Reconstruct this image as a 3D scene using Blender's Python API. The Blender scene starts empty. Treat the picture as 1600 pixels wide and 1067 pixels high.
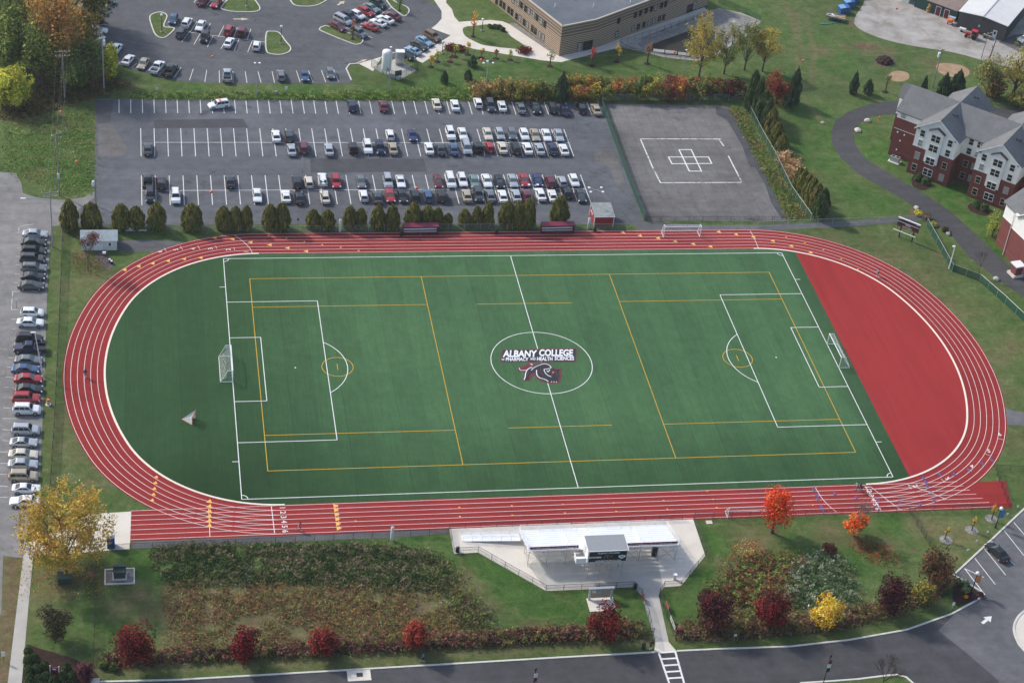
import bpy, bmesh, math, random
import numpy as np
from mathutils import Vector, Matrix
random.seed(7); RNG = np.random.default_rng(11)
S = bpy.context.scene
COL = S.collection

# ------------------------------------------------------------------ camera
CAM = np.array([-69.052, -263.419, 200.120])
CR = np.array([0.98176840, -0.16342064, 0.09707989])
CU = np.array([0.01898815, 0.59249232, 0.80535229])
CF = np.array([0.18913027, 0.78882606, -0.58479329])
FPX = 2942.52
cd = bpy.data.cameras.new("camera"); cam = bpy.data.objects.new("camera", cd); COL.objects.link(cam)
cd.sensor_width = 36; cd.lens = FPX * 36 / 1600; cd.clip_start = 1; cd.clip_end = 6000
m = Matrix.Identity(4)
for i in range(3):
    m[i][0], m[i][1], m[i][2], m[i][3] = CR[i], CU[i], -CF[i], CAM[i]
cam.matrix_world = m
S.camera = cam

# ------------------------------------------------------------------ light
SUN_EL = math.radians(39); SUN_DIR = Vector((-0.76, 0.65, 0)).normalized()
w = bpy.data.worlds.new("World"); S.world = w; w.use_nodes = True
nt = w.node_tree; nt.nodes.clear()
sky = nt.nodes.new("ShaderNodeTexSky"); sky.sky_type = 'NISHITA'; sky.sun_disc = False
sky.sun_elevation = SUN_EL; sky.sun_rotation = math.atan2(SUN_DIR.x, SUN_DIR.y)
sky.air_density = 1.0; sky.dust_density = 2.0; sky.ozone_density = 1.0
bg = nt.nodes.new("ShaderNodeBackground"); bg.inputs[1].default_value = 0.15
wo = nt.nodes.new("ShaderNodeOutputWorld")
nt.links.new(sky.outputs[0], bg.inputs[0]); nt.links.new(bg.outputs[0], wo.inputs[0])
sl = bpy.data.lights.new("sun", 'SUN'); sl.energy = 2.5; sl.angle = math.radians(4.0); sl.color = (1.0, 0.95, 0.88)
so = bpy.data.objects.new("sun", sl); COL.objects.link(so)
sv = Vector((SUN_DIR.x * math.cos(SUN_EL), SUN_DIR.y * math.cos(SUN_EL), math.sin(SUN_EL)))
so.rotation_euler = sv.to_track_quat('Z', 'Y').to_euler(); so.location = (0, 0, 400)
S.view_settings.view_transform = 'Standard'; S.view_settings.look = 'None'
S.view_settings.exposure = 0.44; S.view_settings.gamma = 1.0

# ------------------------------------------------------------------ survey helpers
def P(px, py, z=0.0):
    """point at height z seen at a pixel of the 1600 px photograph"""
    d = CF * FPX + CR * (px - 800) + CU * (533.5 - py)
    t = (z - CAM[2]) / d[2]
    return CAM + t * d
def proj(p):
    d = np.array(p, float) - CAM
    return 800 + FPX * (d @ CR) / (d @ CF), 533.5 - FPX * (d @ CU) / (d @ CF)
def G(px, py):
    p = P(px, py); return (float(p[0]), float(p[1]))
def hz(bx, by, ty):
    """height of a vertical thing with its foot at (bx,by) and its top at row ty"""
    b = P(bx, by); lo, hi = 0.0, 40.0
    for _ in range(40):
        mid = (lo + hi) / 2
        if proj(b + np.array([0, 0, mid]))[1] > ty: lo = mid
        else: hi = mid
    return lo
def on_wall(px, py, A, B):
    """(distance along A->B, height) of a pixel on the vertical wall over A->B"""
    A = np.array([A[0], A[1], 0.0]); B = np.array([B[0], B[1], 0.0])
    u = (B - A) / np.linalg.norm(B - A); n = np.array([u[1], -u[0], 0])
    d = CF * FPX + CR * (px - 800) + CU * (533.5 - py)
    t = ((A - CAM) @ n) / (d @ n); q = CAM + t * d
    return float((q - A) @ u), float(q[2])

# ------------------------------------------------------------------ object helpers
def link(o, parent=None):
    COL.objects.link(o)
    if parent is not None: o.parent = parent
    return o
def tag(o, label=None, cat=None, group=None, kind=None):
    if label: o["label"] = label
    if cat: o["category"] = cat
    if group: o["group"] = group
    if kind: o["kind"] = kind
    return o
def thing(name, label, cat, loc=(0, 0, 0), rot=0.0, group=None):
    o = bpy.data.objects.new(name, None); o.empty_display_size = 0.3
    o.location = (loc[0], loc[1], loc[2] if len(loc) > 2 else 0); o.rotation_euler = (0, 0, rot)
    link(o); return tag(o, label, cat, group)
def dup(root, loc=None, rot=None, scale=None, label=None, group=None, mats=None):
    kids = {}
    for o in list(root.children): kids[o] = list(o.children)
    r = root.copy(); COL.objects.link(r)
    if loc is not None: r.location = (loc[0], loc[1], loc[2] if len(loc) > 2 else 0)
    if rot is not None: r.rotation_euler = (0, 0, rot)
    if scale is not None: r.scale = scale if hasattr(scale, '__len__') else (scale,) * 3
    if label: r["label"] = label
    if group: r["group"] = group
    for ch, gs in kids.items():
        c = ch.copy(); COL.objects.link(c); c.parent = r
        for g in gs:
            d = g.copy(); COL.objects.link(d); d.parent = c
    return r

class MB:
    def __init__(s): s.v = []; s.f = []; s.m = []; s.cur = 0
    def mat(s, i): s.cur = i; return s
    def poly(s, pts):
        n = len(s.v); s.v += [tuple(map(float, p)) for p in pts]; s.f.append(tuple(range(n, n + len(pts)))); s.m.append(s.cur); return s
    def hexa(s, b, t):
        """eight corners: bottom four counter-clockwise, top four above them"""
        n = len(s.v); s.v += [tuple(map(float, p)) for p in list(b) + list(t)]
        for q in ((3, 2, 1, 0), (4, 5, 6, 7), (0, 1, 5, 4), (1, 2, 6, 5), (2, 3, 7, 6), (3, 0, 4, 7)):
            s.f.append(tuple(n + i for i in q)); s.m.append(s.cur)
        return s
    def box(s, c, d, rz=0.0):
        x, y, z = c; a, b, h = d[0] / 2, d[1] / 2, d[2] / 2
        ca, sa = math.cos(rz), math.sin(rz)
        q = [(x + i * a * ca - j * b * sa, y + i * a * sa + j * b * ca) for i, j in ((-1, -1), (1, -1), (1, 1), (-1, 1))]
        return s.hexa([(u, v, z - h) for u, v in q], [(u, v, z + h) for u, v in q])
    def prism(s, pts, z0, z1):
        n = len(s.v); k = len(pts)
        s.v += [(p[0], p[1], z0) for p in pts] + [(p[0], p[1], z1) for p in pts]
        s.f.append(tuple(n + i for i in reversed(range(k)))); s.f.append(tuple(n + k + i for i in range(k)))
        for i in range(k): s.f.append((n + i, n + (i + 1) % k, n + k + (i + 1) % k, n + k + i))
        s.m += [s.cur] * (k + 2); return s
    def tube(s, p0, p1, r0, r1=None, n=8, caps=True):
        r1 = r0 if r1 is None else r1
        a = Vector(p0); b = Vector(p1); d = (b - a)
        if d.length < 1e-6: return s
        d.normalize(); x = d.orthogonal().normalized(); y = d.cross(x)
        k = len(s.v)
        for c, r in ((a, r0), (b, r1)):
            for i in range(n):
                t = 2 * math.pi * i / n; q = c + x * (r * math.cos(t)) + y * (r * math.sin(t)); s.v.append(tuple(q))
        for i in range(n):
            s.f.append((k + i, k + (i + 1) % n, k + n + (i + 1) % n, k + n + i)); s.m.append(s.cur)
        if caps:
            s.f.append(tuple(k + i for i in reversed(range(n)))); s.f.append(tuple(k + n + i for i in range(n))); s.m += [s.cur] * 2
        return s
    def path(s, pts, r, n=8):
        for a, b in zip(pts, pts[1:]): s.tube(a, b, r, r, n)
        return s
    def lathe(s, prof, c=(0, 0, 0), n=16):
        k = len(s.v); rows = len(prof)
        for r, z in prof:
            for i in range(n):
                t = 2 * math.pi * i / n; s.v.append((c[0] + r * math.cos(t), c[1] + r * math.sin(t), c[2] + z))
        for j in range(rows - 1):
            for i in range(n):
                s.f.append((k + j * n + i, k + j * n + (i + 1) % n, k + (j + 1) * n + (i + 1) % n, k + (j + 1) * n + i)); s.m.append(s.cur)
        s.f.append(tuple(k + i for i in reversed(range(n)))); s.f.append(tuple(k + (rows - 1) * n + i for i in range(n))); s.m += [s.cur] * 2
        return s
    def build(s, name, mats, parent=None, smooth=None, kind=None, bevel=0):
        me = bpy.data.meshes.new(name); me.from_pydata(s.v, [], s.f)
        for mt in (mats if isinstance(mats, (list, tuple)) else [mats]): me.materials.append(mt)
        if len(me.materials) > 1: me.polygons.foreach_set("material_index", s.m)
        if smooth is not None:
            me.polygons.foreach_set("use_smooth", [True] * len(me.polygons)); me.set_sharp_from_angle(angle=math.radians(smooth))
        me.update(); o = bpy.data.objects.new(name, me); link(o, parent)
        if kind: o["kind"] = kind
        if bevel:
            b = o.modifiers.new("bevel", 'BEVEL'); b.width = bevel; b.segments = 2; b.limit_method = 'ANGLE'
        return o

# ------------------------------------------------------------------ materials
def newmat(name):
    mt = bpy.data.materials.new(name); mt.use_nodes = True
    n = mt.node_tree; b = n.nodes["Principled BSDF"]; return mt, n, b
def N(n, typ, **kw):
    o = n.nodes.new("ShaderNode" + typ)
    for k, v in kw.items():
        if k.startswith("i_"): o.inputs[k[2:].replace("_", " ")].default_value = v
        else: setattr(o, k, v)
    return o
def ramp(n, fac, stops, interp='LINEAR'):
    r = n.nodes.new("ShaderNodeValToRGB"); r.color_ramp.interpolation = interp
    e = r.color_ramp.elements
    while len(e) < len(stops): e.new(0.5)
    for el, (p, c) in zip(e, stops):
        el.position = p; el.color = (c[0], c[1], c[2], 1) if hasattr(c, '__len__') else (c, c, c, 1)
    n.links.new(fac, r.inputs[0]); return r
def mixc(n, fac, a, b, mode='MIX'):
    x = n.nodes.new("ShaderNodeMix"); x.data_type = 'RGBA'; x.blend_type = mode
    for sock, val in ((x.inputs[0], fac), (x.inputs[6], a), (x.inputs[7], b)):
        if isinstance(val, (int, float)): sock.default_value = val
        elif isinstance(val, tuple): sock.default_value = (val[0], val[1], val[2], 1)
        else: n.links.new(val, sock)
    return x.outputs[2]
def pos(n):
    return n.nodes.new("ShaderNodeNewGeometry").outputs["Position"]
def noise(n, vec, scale, detail=4, rough=0.6, dist=0.0):
    t = n.nodes.new("ShaderNodeTexNoise"); t.inputs["Scale"].default_value = scale; t.inputs["Detail"].default_value = detail
    t.inputs["Roughness"].default_value = rough; t.inputs["Distortion"].default_value = dist
    if vec is not None: n.links.new(vec, t.inputs["Vector"])
    return t.outputs["Fac"]
def mapv(n, vec, scale=(1, 1, 1), rot=(0, 0, 0)):
    mp = n.nodes.new("ShaderNodeMapping"); mp.inputs["Scale"].default_value = scale; mp.inputs["Rotation"].default_value = rot
    n.links.new(vec, mp.inputs["Vector"]); return mp.outputs[0]
def bump(n, b, h, strength=0.3, dist=0.05):
    x = n.nodes.new("ShaderNodeBump"); x.inputs["Strength"].default_value = strength; x.inputs["Distance"].default_value = dist
    n.links.new(h, x.inputs["Height"]); n.links.new(x.outputs[0], b.inputs["Normal"])
def hsv(c, k): return tuple(min(1, x * k) for x in c)
_pc = {}
def paint(name, col, rough=0.5, metal=0.0, var=0.12, scale=3.0, coat=0.0):
    """solid colour with a little worn variation"""
    if name in _pc: return _pc[name]
    mt, n, b = newmat(name)
    tc = n.nodes.new("ShaderNodeTexCoord").outputs["Object"]
    f = noise(n, tc, scale, 5, 0.65)
    r = ramp(n, f, [(0.25, hsv(col, 1 - var)), (0.75, hsv(col, 1 + var))])
    n.links.new(r.outputs[0], b.inputs["Base Color"])
    b.inputs["Roughness"].default_value = rough; b.inputs["Metallic"].default_value = metal
    if coat: b.inputs["Coat Weight"].default_value = coat; b.inputs["Coat Roughness"].default_value = 0.08
    _pc[name] = mt; return mt
def asphalt(name, lo, hi, patch=0.5, crack=0.35, tint=(1, 1, 1.06), wear=None):
    mt, n, b = newmat(name); p = pos(n)
    f1 = noise(n, p, 0.035, 5, 0.6, 0.6); f2 = noise(n, p, 0.45, 6, 0.7); f3 = noise(n, p, 9.0, 3, 0.8)
    c = ramp(n, f1, [(0.35, hsv((lo * tint[0], lo * tint[1], lo * tint[2]), 1)), (0.65, (hi * tint[0], hi * tint[1], hi * tint[2]))]).outputs[0]
    c = mixc(n, 0.55, c, ramp(n, f2, [(0.3, 0.55), (0.7, 1.35)]).outputs[0], 'MULTIPLY')
    c = mixc(n, 0.5, c, ramp(n, f3, [(0.25, 0.65), (0.75, 1.3)]).outputs[0], 'MULTIPLY')
    st = noise(n, mapv(n, p, (0.02, 0.5, 1)), 1.0, 4, 0.6)       # drive-lane streaks
    c = mixc(n, 0.35, c, ramp(n, st, [(0.35, 0.75), (0.65, 1.2)]).outputs[0], 'MULTIPLY')
    if crack:
        vo = n.nodes.new("ShaderNodeTexVoronoi"); vo.feature = 'DISTANCE_TO_EDGE'; vo.inputs["Scale"].default_value = 0.11
        wv = n.nodes.new("ShaderNodeVectorMath"); wv.operation = 'ADD'
        nz = n.nodes.new("ShaderNodeTexNoise"); nz.inputs["Scale"].default_value = 0.35; n.links.new(p, nz.inputs["Vector"])
        sc = n.nodes.new("ShaderNodeVectorMath"); sc.operation = 'SCALE'; sc.inputs["Scale"].default_value = 5.0
        n.links.new(nz.outputs["Color"], sc.inputs[0]); n.links.new(p, wv.inputs[0]); n.links.new(sc.outputs[0], wv.inputs[1])
        n.links.new(wv.outputs[0], vo.inputs["Vector"])
        k = ramp(n, vo.outputs["Distance"], [(0.0, 1), (0.012, 0)]).outputs[0]
        gate = ramp(n, noise(n, p, 0.05, 2), [(0.45, 0), (0.6, 1)]).outputs[0]
        kk = mixc(n, 1.0, k, gate, 'MULTIPLY'); kk = mixc(n, 1.0, kk, (crack,) * 3, 'MULTIPLY')
        c = mixc(n, kk, c, (0.02, 0.02, 0.022))
    oil = ramp(n, noise(n, p, 0.22, 3, 0.5), [(0.66, 0), (0.74, 1)]).outputs[0]
    ol = mixc(n, 1.0, oil, (patch,) * 3, 'MULTIPLY'); c = mixc(n, ol, c, (0.035, 0.036, 0.04))
    n.links.new(c, b.inputs["Base Color"]); b.inputs["Roughness"].default_value = 0.85; b.inputs["Specular IOR Level"].default_value = 0.3
    bump(n, b, f3, 0.25, 0.02); return mt
def mottled(name, stops, scale=0.5, detail=6, fine=8.0, fineamt=0.4, rough=0.95, bumpamt=0.4, bdist=0.06, spec=0.2):
    mt, n, b = newmat(name); p = pos(n)
    c = ramp(n, noise(n, p, scale, detail, 0.65, 0.4), stops).outputs[0]
    f = noise(n, p, fine, 3, 0.75); c = mixc(n, fineamt, c, ramp(n, f, [(0.25, 0.45), (0.75, 1.5)]).outputs[0], 'MULTIPLY')
    n.links.new(c, b.inputs["Base Color"]); b.inputs["Roughness"].default_value = rough; b.inputs["Specular IOR Level"].default_value = spec
    bump(n, b, f, bumpamt, bdist); return mt

M = {}
M['asphalt_lot'] = asphalt("asphalt_lot", 0.088, 0.135, crack=.7, patch=.6, tint=(.94, 1.0, 1.13))
M['asphalt_upper'] = asphalt("asphalt_upper", 0.082, 0.112, crack=0.6, tint=(.95, 1.0, 1.09))
M['asphalt_road'] = asphalt("asphalt_road", 0.052, 0.072, patch=0.2, crack=0.15)
M['asphalt_old'] = asphalt("asphalt_old", 0.17, 0.24, patch=0.3, crack=0.3, tint=(1.03, 1, 0.98))
M['asphalt_court'] = asphalt("asphalt_court", 0.095, 0.170, patch=0.7, crack=0.5, tint=(1.04, 1, .98))
M['asphalt_path'] = asphalt("asphalt_path", 0.09, 0.14, patch=0.2, crack=0.1)
M['seal'] = mottled("sealed_patch", [(0.3, (.058, .060, .067)), (0.7, (.085, .088, .097))], 0.3, 5, 6, .3)
M['concrete'] = mottled("concrete", [(0.3, (.58, .53, .46)), (0.7, (.69, .64, .56))], 0.25, 6, 6, .15, 0.85, 0.15, 0.02)
M['concrete_grey'] = mottled("concrete_grey", [(0.3, (.36, .35, .32)), (0.7, (.47, .45, .41))], 0.3, 6, 6, .2, 0.85, 0.15, 0.02)
M['kerb'] = mottled("kerb_stone", [(0.3, (.50, .48, .44)), (0.7, (.66, .63, .58))], 0.8, 6, 6, .25)
M['gravel'] = mottled("gravel", [(0.32, (.22, .19, .16)), (0.5, (.33, .31, .285)), (0.68, (.43, .41, .38))], 0.22, 9, 4, .55)
M['soil'] = mottled("soil", [(0.3, (.07, .05, .035)), (0.7, (.15, .11, .075))], 0.5, 6, 5, .5)
M['mulch'] = mottled("mulch", [(0.3, (.022, .012, .010)), (0.7, (.055, .030, .025))], 1.5, 6, 9, .6, bumpamt=0.8)
M['sand'] = mottled("sand", [(0.3, (.26, .17, .10)), (0.7, (.40, .29, .18))], 0.5, 6, 5, .3)
M['rock'] = mottled("rock_fill", [(0.3, (.16, .15, .14)), (0.7, (.34, .33, .31))], 1.2, 6, 4, .6, bumpamt=1.0, bdist=.2)
M['pond'] = mottled("pond_bed", [(0.3, (.022, .021, .019)), (0.7, (.05, .047, .04))], 0.3, 6, 5, .4)
M['white_paint'] = mottled("white_line_paint", [(0.3, (.62, .62, .60)), (0.7, (.80, .80, .78))], 1.5, 5, 9, .2)
M['old_paint'] = mottled("worn_line_paint", [(0.38, (.22, .21, .2)), (0.5, (.6, .6, .58)), (0.7, (.72, .71, .68))], 0.6, 6, 8, .3)
M['field_white'] = mottled("field_white", [(0.3, (.72, .74, .72)), (0.7, (.82, .84, .82))], 1.0, 4, 9, .15)
M['field_yellow'] = mottled("field_yellow", [(0.3, (.50, .30, .035)), (0.7, (.60, .38, .05))], 1.0, 4, 9, .15)
M['lane_white'] = mottled("lane_white", [(0.3, (.72, .62, .60)), (0.7, (.80, .74, .72))], 1.0, 4, 9, .15)
M['orange_mark'] = paint("orange_mark", (.78, .42, .10), .8)
M['blue_mark'] = paint("blue_mark", (.08, .08, .22), .8)
M['cream_kerb'] = paint("cream_kerb", (.80, .68, .58), .7)

def track_mat():
    mt, n, b = newmat("track_rubber"); p = pos(n)
    c = ramp(n, noise(n, p, 0.06, 6, 0.65, .5), [(0.3, (.235, .026, .025)), (0.7, (.295, .034, .032))]).outputs[0]
    c = mixc(n, 0.35, c, ramp(n, noise(n, p, 6, 4, 0.8), [(0.25, 0.6), (0.75, 1.35)]).outputs[0], 'MULTIPLY')
    c = mixc(n, 0.22, c, ramp(n, noise(n, mapv(n, p, (0.05, 1.2, 1)), 1, 5, 0.6), [(0.35, 0.6), (0.65, 1.25)]).outputs[0], 'MULTIPLY')
    n.links.new(c, b.inputs["Base Color"]); b.inputs["Roughness"].default_value = 0.85; b.inputs["Specular IOR Level"].default_value = 0.08
    return mt
M['track'] = track_mat()
def dzone_mat():
    mt, n, b = newmat("track_infield_rubber"); p = pos(n)
    c = ramp(n, noise(n, p, 0.05, 6, 0.6, .6), [(0.3, (.275, .029, .029)), (0.7, (.318, .035, .035))]).outputs[0]
    c = mixc(n, 0.3, c, ramp(n, noise(n, p, 5, 4, 0.8), [(0.25, 0.7), (0.75, 1.3)]).outputs[0], 'MULTIPLY')
    c = mixc(n, 0.4, c, ramp(n, noise(n, mapv(n, p, (.5, .03, 1), (0, 0, .5)), 1, 6, .7), [(0.35, 0.72), (0.65, 1.2)]).outputs[0], 'MULTIPLY')
    c = mixc(n, ramp(n, noise(n, p, .3, 7, .8, 1), [(.62, 0), (.75, .3)]).outputs[0], c, (.16, .04, .04))
    n.links.new(c, b.inputs["Base Color"]); b.inputs["Roughness"].default_value = 0.85; b.inputs["Specular IOR Level"].default_value = 0.08
    return mt
M['dzone'] = dzone_mat()
def turf_mat():
    mt, n, b = newmat("artificial_turf"); p = pos(n)
    c = ramp(n, noise(n, p, 0.03, 5, 0.6, .5), [(0.3, (.040, .098, .040)), (0.7, (.057, .126, .052))]).outputs[0]
    sx = n.nodes.new("ShaderNodeSeparateXYZ"); n.links.new(p, sx.inputs[0])
    mm = n.nodes.new("ShaderNodeMath"); mm.operation = 'MULTIPLY'; mm.inputs[1].default_value = 1 / 9.144
    n.links.new(sx.outputs[0], mm.inputs[0])
    fr = n.nodes.new("ShaderNodeMath"); fr.operation = 'FRACT'; n.links.new(mm.outputs[0], fr.inputs[0])
    def away(sock, lo, hi):           # view-dependent sheen painted into the colour: darker left end, near side, right strip
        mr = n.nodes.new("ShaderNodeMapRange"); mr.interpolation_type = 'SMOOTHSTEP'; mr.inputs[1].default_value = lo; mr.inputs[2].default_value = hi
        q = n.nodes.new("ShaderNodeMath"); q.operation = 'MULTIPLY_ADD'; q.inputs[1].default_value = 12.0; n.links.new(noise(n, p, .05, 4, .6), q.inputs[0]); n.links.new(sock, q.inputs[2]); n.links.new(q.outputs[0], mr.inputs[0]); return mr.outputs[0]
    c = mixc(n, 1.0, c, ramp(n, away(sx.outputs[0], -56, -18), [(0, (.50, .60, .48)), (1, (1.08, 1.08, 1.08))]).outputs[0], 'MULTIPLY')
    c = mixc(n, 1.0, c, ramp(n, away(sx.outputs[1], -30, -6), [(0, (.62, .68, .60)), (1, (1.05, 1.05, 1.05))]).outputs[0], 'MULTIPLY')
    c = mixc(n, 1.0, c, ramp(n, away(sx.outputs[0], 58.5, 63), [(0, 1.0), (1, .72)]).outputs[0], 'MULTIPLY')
    pan = ramp(n, fr.outputs[0], [(0.0, 0.95), (0.49, 0.95), (0.5, 1.06), (1.0, 1.06)], 'CONSTANT').outputs[0]
    c = mixc(n, 0.75, c, pan, 'MULTIPLY')
    sm = ramp(n, fr.outputs[0], [(0, .72), (.012, .72), (.013, 1), (.493, 1), (.494, .78), (.506, .78), (.507, 1)], 'CONSTANT').outputs[0]; c = mixc(n, .55, c, sm, 'MULTIPLY')
    c = mixc(n, .5, c, ramp(n, noise(n, p, .4, 7, .8, .6), [(.3, .68), (.7, 1.3)]).outputs[0], 'MULTIPLY')
    c = mixc(n, 0.5, c, ramp(n, noise(n, mapv(n, p, (3.0, 0.12, 1)), 1, 5, 0.65), [(0.3, 0.72), (0.7, 1.25)]).outputs[0], 'MULTIPLY')
    c = mixc(n, 0.45, c, ramp(n, noise(n, p, 7, 3, 0.8), [(0.25, 0.6), (0.75, 1.4)]).outputs[0], 'MULTIPLY')
    n.links.new(c, b.inputs["Base Color"]); b.inputs["Roughness"].default_value = 0.75
    b.inputs["Specular IOR Level"].default_value = 0.12
    bump(n, b, noise(n, mapv(n, p, (4.0, 0.4, 1)), 1, 4, .7), 0.4, 0.05); return mt
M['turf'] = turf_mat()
def lawn_mat():
    """lawn whose dryness, lushness and bare soil are surveyed into an attribute"""
    mt, n, b = newmat("lawn"); p = pos(n)
    at = n.nodes.new("ShaderNodeAttribute"); at.attribute_name = "survey"
    sp = n.nodes.new("ShaderNodeSeparateColor"); n.links.new(at.outputs["Color"], sp.inputs[0])
    f1 = noise(n, p, 0.06, 6, 0.65, .5); f2 = noise(n, p, 0.42, 8, 0.78, .7); f3 = noise(n, p, 5, 4, 0.8)
    c = ramp(n, f2, [(0.32, (.036, .078, .015)), (0.46, (.072, .122, .030)), (0.56, (.096, .142, .044)), (0.68, (.175, .190, .088))]).outputs[0]
    c = mixc(n, 0.5, c, ramp(n, f1, [(0.3, 0.7), (0.7, 1.25)]).outputs[0], 'MULTIPLY')
    lush = ramp(n, f2, [(0.32, (.024, .074, .010)), (0.5, (.050, .120, .020)), (0.68, (.098, .165, .044))]).outputs[0]
    dry = ramp(n, f2, [(0.28, (.105, .090, .038)), (0.5, (.150, .130, .060)), (0.72, (.205, .175, .095))]).outputs[0]
    soil = ramp(n, f2, [(0.28, (.085, .055, .032)), (0.5, (.15, .10, .06)), (0.72, (.22, .15, .09))]).outputs[0]
    def rag(s, lo=0.18, hi=0.62):      # ragged threshold so patch edges break up
        a = n.nodes.new("ShaderNodeMath"); a.operation = 'ADD'
        q = n.nodes.new("ShaderNodeMath"); q.operation = 'MULTIPLY_ADD'; q.inputs[1].default_value = .8; q.inputs[2].default_value = -0.40
        n.links.new(noise(n, p, 0.35, 8, 0.8, .8), q.inputs[0]); n.links.new(s, a.inputs[0]); n.links.new(q.outputs[0], a.inputs[1])
        return ramp(n, a.outputs[0], [(lo, 0), (hi, 1)]).outputs[0]
    c = mixc(n, rag(sp.outputs[1]), c, lush); c = mixc(n, rag(sp.outputs[0]), c, dry); c = mixc(n, rag(sp.outputs[2], .34, .6), c, soil)
    c = mixc(n, 0.7, c, ramp(n, f3, [(0.25, 0.4), (0.75, 1.6)]).outputs[0], 'MULTIPLY')
    f4 = noise(n, p, 1.6, 6, .8, .6); c = mixc(n, 0.6, c, ramp(n, f4, [(0.3, (.58, .64, .55)), (0.5, (1, 1, 1)), (0.72, (1.6, 1.38, 1.3))]).outputs[0], 'MULTIPLY')
    f5 = noise(n, p, .16, 5, .7, .8); c = mixc(n, ramp(n, f5, [(0.50, 0), (0.70, .45)]).outputs[0], c, dry)
    c = mixc(n, 0.6, c, ramp(n, noise(n, p, .022, 4, .6), [(0.32, .66), (0.68, 1.14)]).outputs[0], 'MULTIPLY')
    st = noise(n, mapv(n, p, (.05, 1.1, 1), (0, 0, .12)), 1, 4, .6)
    c = mixc(n, 0.3, c, ramp(n, st, [(0.35, 0.75), (0.65, 1.2)]).outputs[0], 'MULTIPLY')
    n.links.new(c, b.inputs["Base Color"]); b.inputs["Roughness"].default_value = 0.9; b.inputs["Specular IOR Level"].default_value = 0.15
    bump(n, b, f3, 0.7, 0.12); return mt
M['lawn'] = lawn_mat()
def leaf_mat():
    mt, n, b = newmat("foliage")
    at0 = n.nodes.new("ShaderNodeAttribute"); at0.attribute_name = "leaf"
    at = at0
    n.links.new(at.outputs["Color"], b.inputs["Base Color"]); b.inputs["Roughness"].default_value = 0.65
    b.inputs["Specular IOR Level"].default_value = 0.2
    tr = n.nodes.new("ShaderNodeBsdfTranslucent"); n.links.new(at.outputs["Color"], tr.inputs[0])
    mx = n.nodes.new("ShaderNodeMixShader"); mx.inputs[0].default_value = 0.32
    out = n.nodes["Material Output"]
    n.links.new(b.outputs[0], mx.inputs[1]); n.links.new(tr.outputs[0], mx.inputs[2]); n.links.new(mx.outputs[0], out.inputs[0]); return mt
M['leaf'] = leaf_mat()
M['bark'] = mottled("bark", [(0.3, (.06, .045, .033)), (0.7, (.14, .11, .085))], 2, 6, 9, .5, bumpamt=.8)
M['wood_pole'] = mottled("weathered_pole", [(0.3, (.20, .17, .14)), (0.7, (.34, .30, .26))], 1.5, 6, 9, .4)
def meshpanel(name, col, cover):
    mt, n, b = newmat(name)
    b.inputs["Base Color"].default_value = (*col, 1); b.inputs["Roughness"].default_value = 0.6; b.inputs["Metallic"].default_value = 0.2
    tc = n.nodes.new("ShaderNodeTexCoord").outputs["Object"]
    sx = n.nodes.new("ShaderNodeSeparateXYZ"); n.links.new(tc, sx.inputs[0])
    ax = n.nodes.new("ShaderNodeMath"); ax.operation = 'ADD'; n.links.new(sx.outputs[0], ax.inputs[0]); n.links.new(sx.outputs[1], ax.inputs[1])
    fs = []
    for op in ('ADD', 'SUBTRACT'):                                    # the two directions of the woven wire
        a = n.nodes.new("ShaderNodeMath"); a.operation = op; n.links.new(ax.outputs[0], a.inputs[0]); n.links.new(sx.outputs[2], a.inputs[1])
        k = n.nodes.new("ShaderNodeMath"); k.operation = 'MULTIPLY'; k.inputs[1].default_value = 14.0; n.links.new(a.outputs[0], k.inputs[0])
        f = n.nodes.new("ShaderNodeMath"); f.operation = 'FRACT'; n.links.new(k.outputs[0], f.inputs[0])
        l = n.nodes.new("ShaderNodeMath"); l.operation = 'LESS_THAN'; l.inputs[1].default_value = cover / 2; n.links.new(f.outputs[0], l.inputs[0]); fs.append(l.outputs[0])
    mxm = n.nodes.new("ShaderNodeMath"); mxm.operation = 'MAXIMUM'; n.links.new(fs[0], mxm.inputs[0]); n.links.new(fs[1], mxm.inputs[1])
    tr = n.nodes.new("ShaderNodeBsdfTransparent"); mx = n.nodes.new("ShaderNodeMixShader")
    n.links.new(mxm.outputs[0], mx.inputs[0]); n.links.new(tr.outputs[0], mx.inputs[1]); n.links.new(b.outputs[0], mx.inputs[2])
    n.links.new(mx.outputs[0], n.nodes["Material Output"].inputs[0]); return mt
M['link_black'] = meshpanel("chain_link_black", (.02, .02, .022), .22)
M['link_grey'] = meshpanel("chain_link_galvanised", (.32, .35, .35), .20)
M['link_green'] = meshpanel("green_windscreen", (.02, .085, .055), 1.1)
M['link_green_thin'] = meshpanel("green_chain_link", (.02, .09, .06), .42)
M['net'] = meshpanel("goal_net", (.75, .77, .78), .13)
M['white'] = paint("white_enamel", (.78, .78, .77), .4, 0, .05)
M['offwhite'] = paint("offwhite_vinyl", (.66, .66, .63), .6, 0, .06)
M['alum'] = paint("bare_aluminium", (.80, .82, .84), .45, .08, .05)
M['steel'] = paint("galvanised_steel", (.42, .44, .46), .45, .4, .12)
M['black'] = paint("black_powder_coat", (.018, .018, .02), .45, 0, .2)
M['dark'] = paint("dark_plastic", (.03, .03, .033), .5, 0, .2)
M['maroon'] = paint("maroon_panel", (.14, .012, .028), .5, 0, .15)
M['green_box'] = paint("utility_green", (.030, .060, .055), .5, 0, .15)
M['glass'] = paint("dark_glass", (.015, .018, .02), .08, 0, .3)
M['orange'] = paint("signal_orange", (.80, .13, .06), .5, 0, .08)
M['red_paint'] = paint("barn_red", (.27, .022, .02), .6, 0, .12)
M['globe'] = paint("lamp_globe", (.82, .82, .80), .3, 0, .03)
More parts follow.
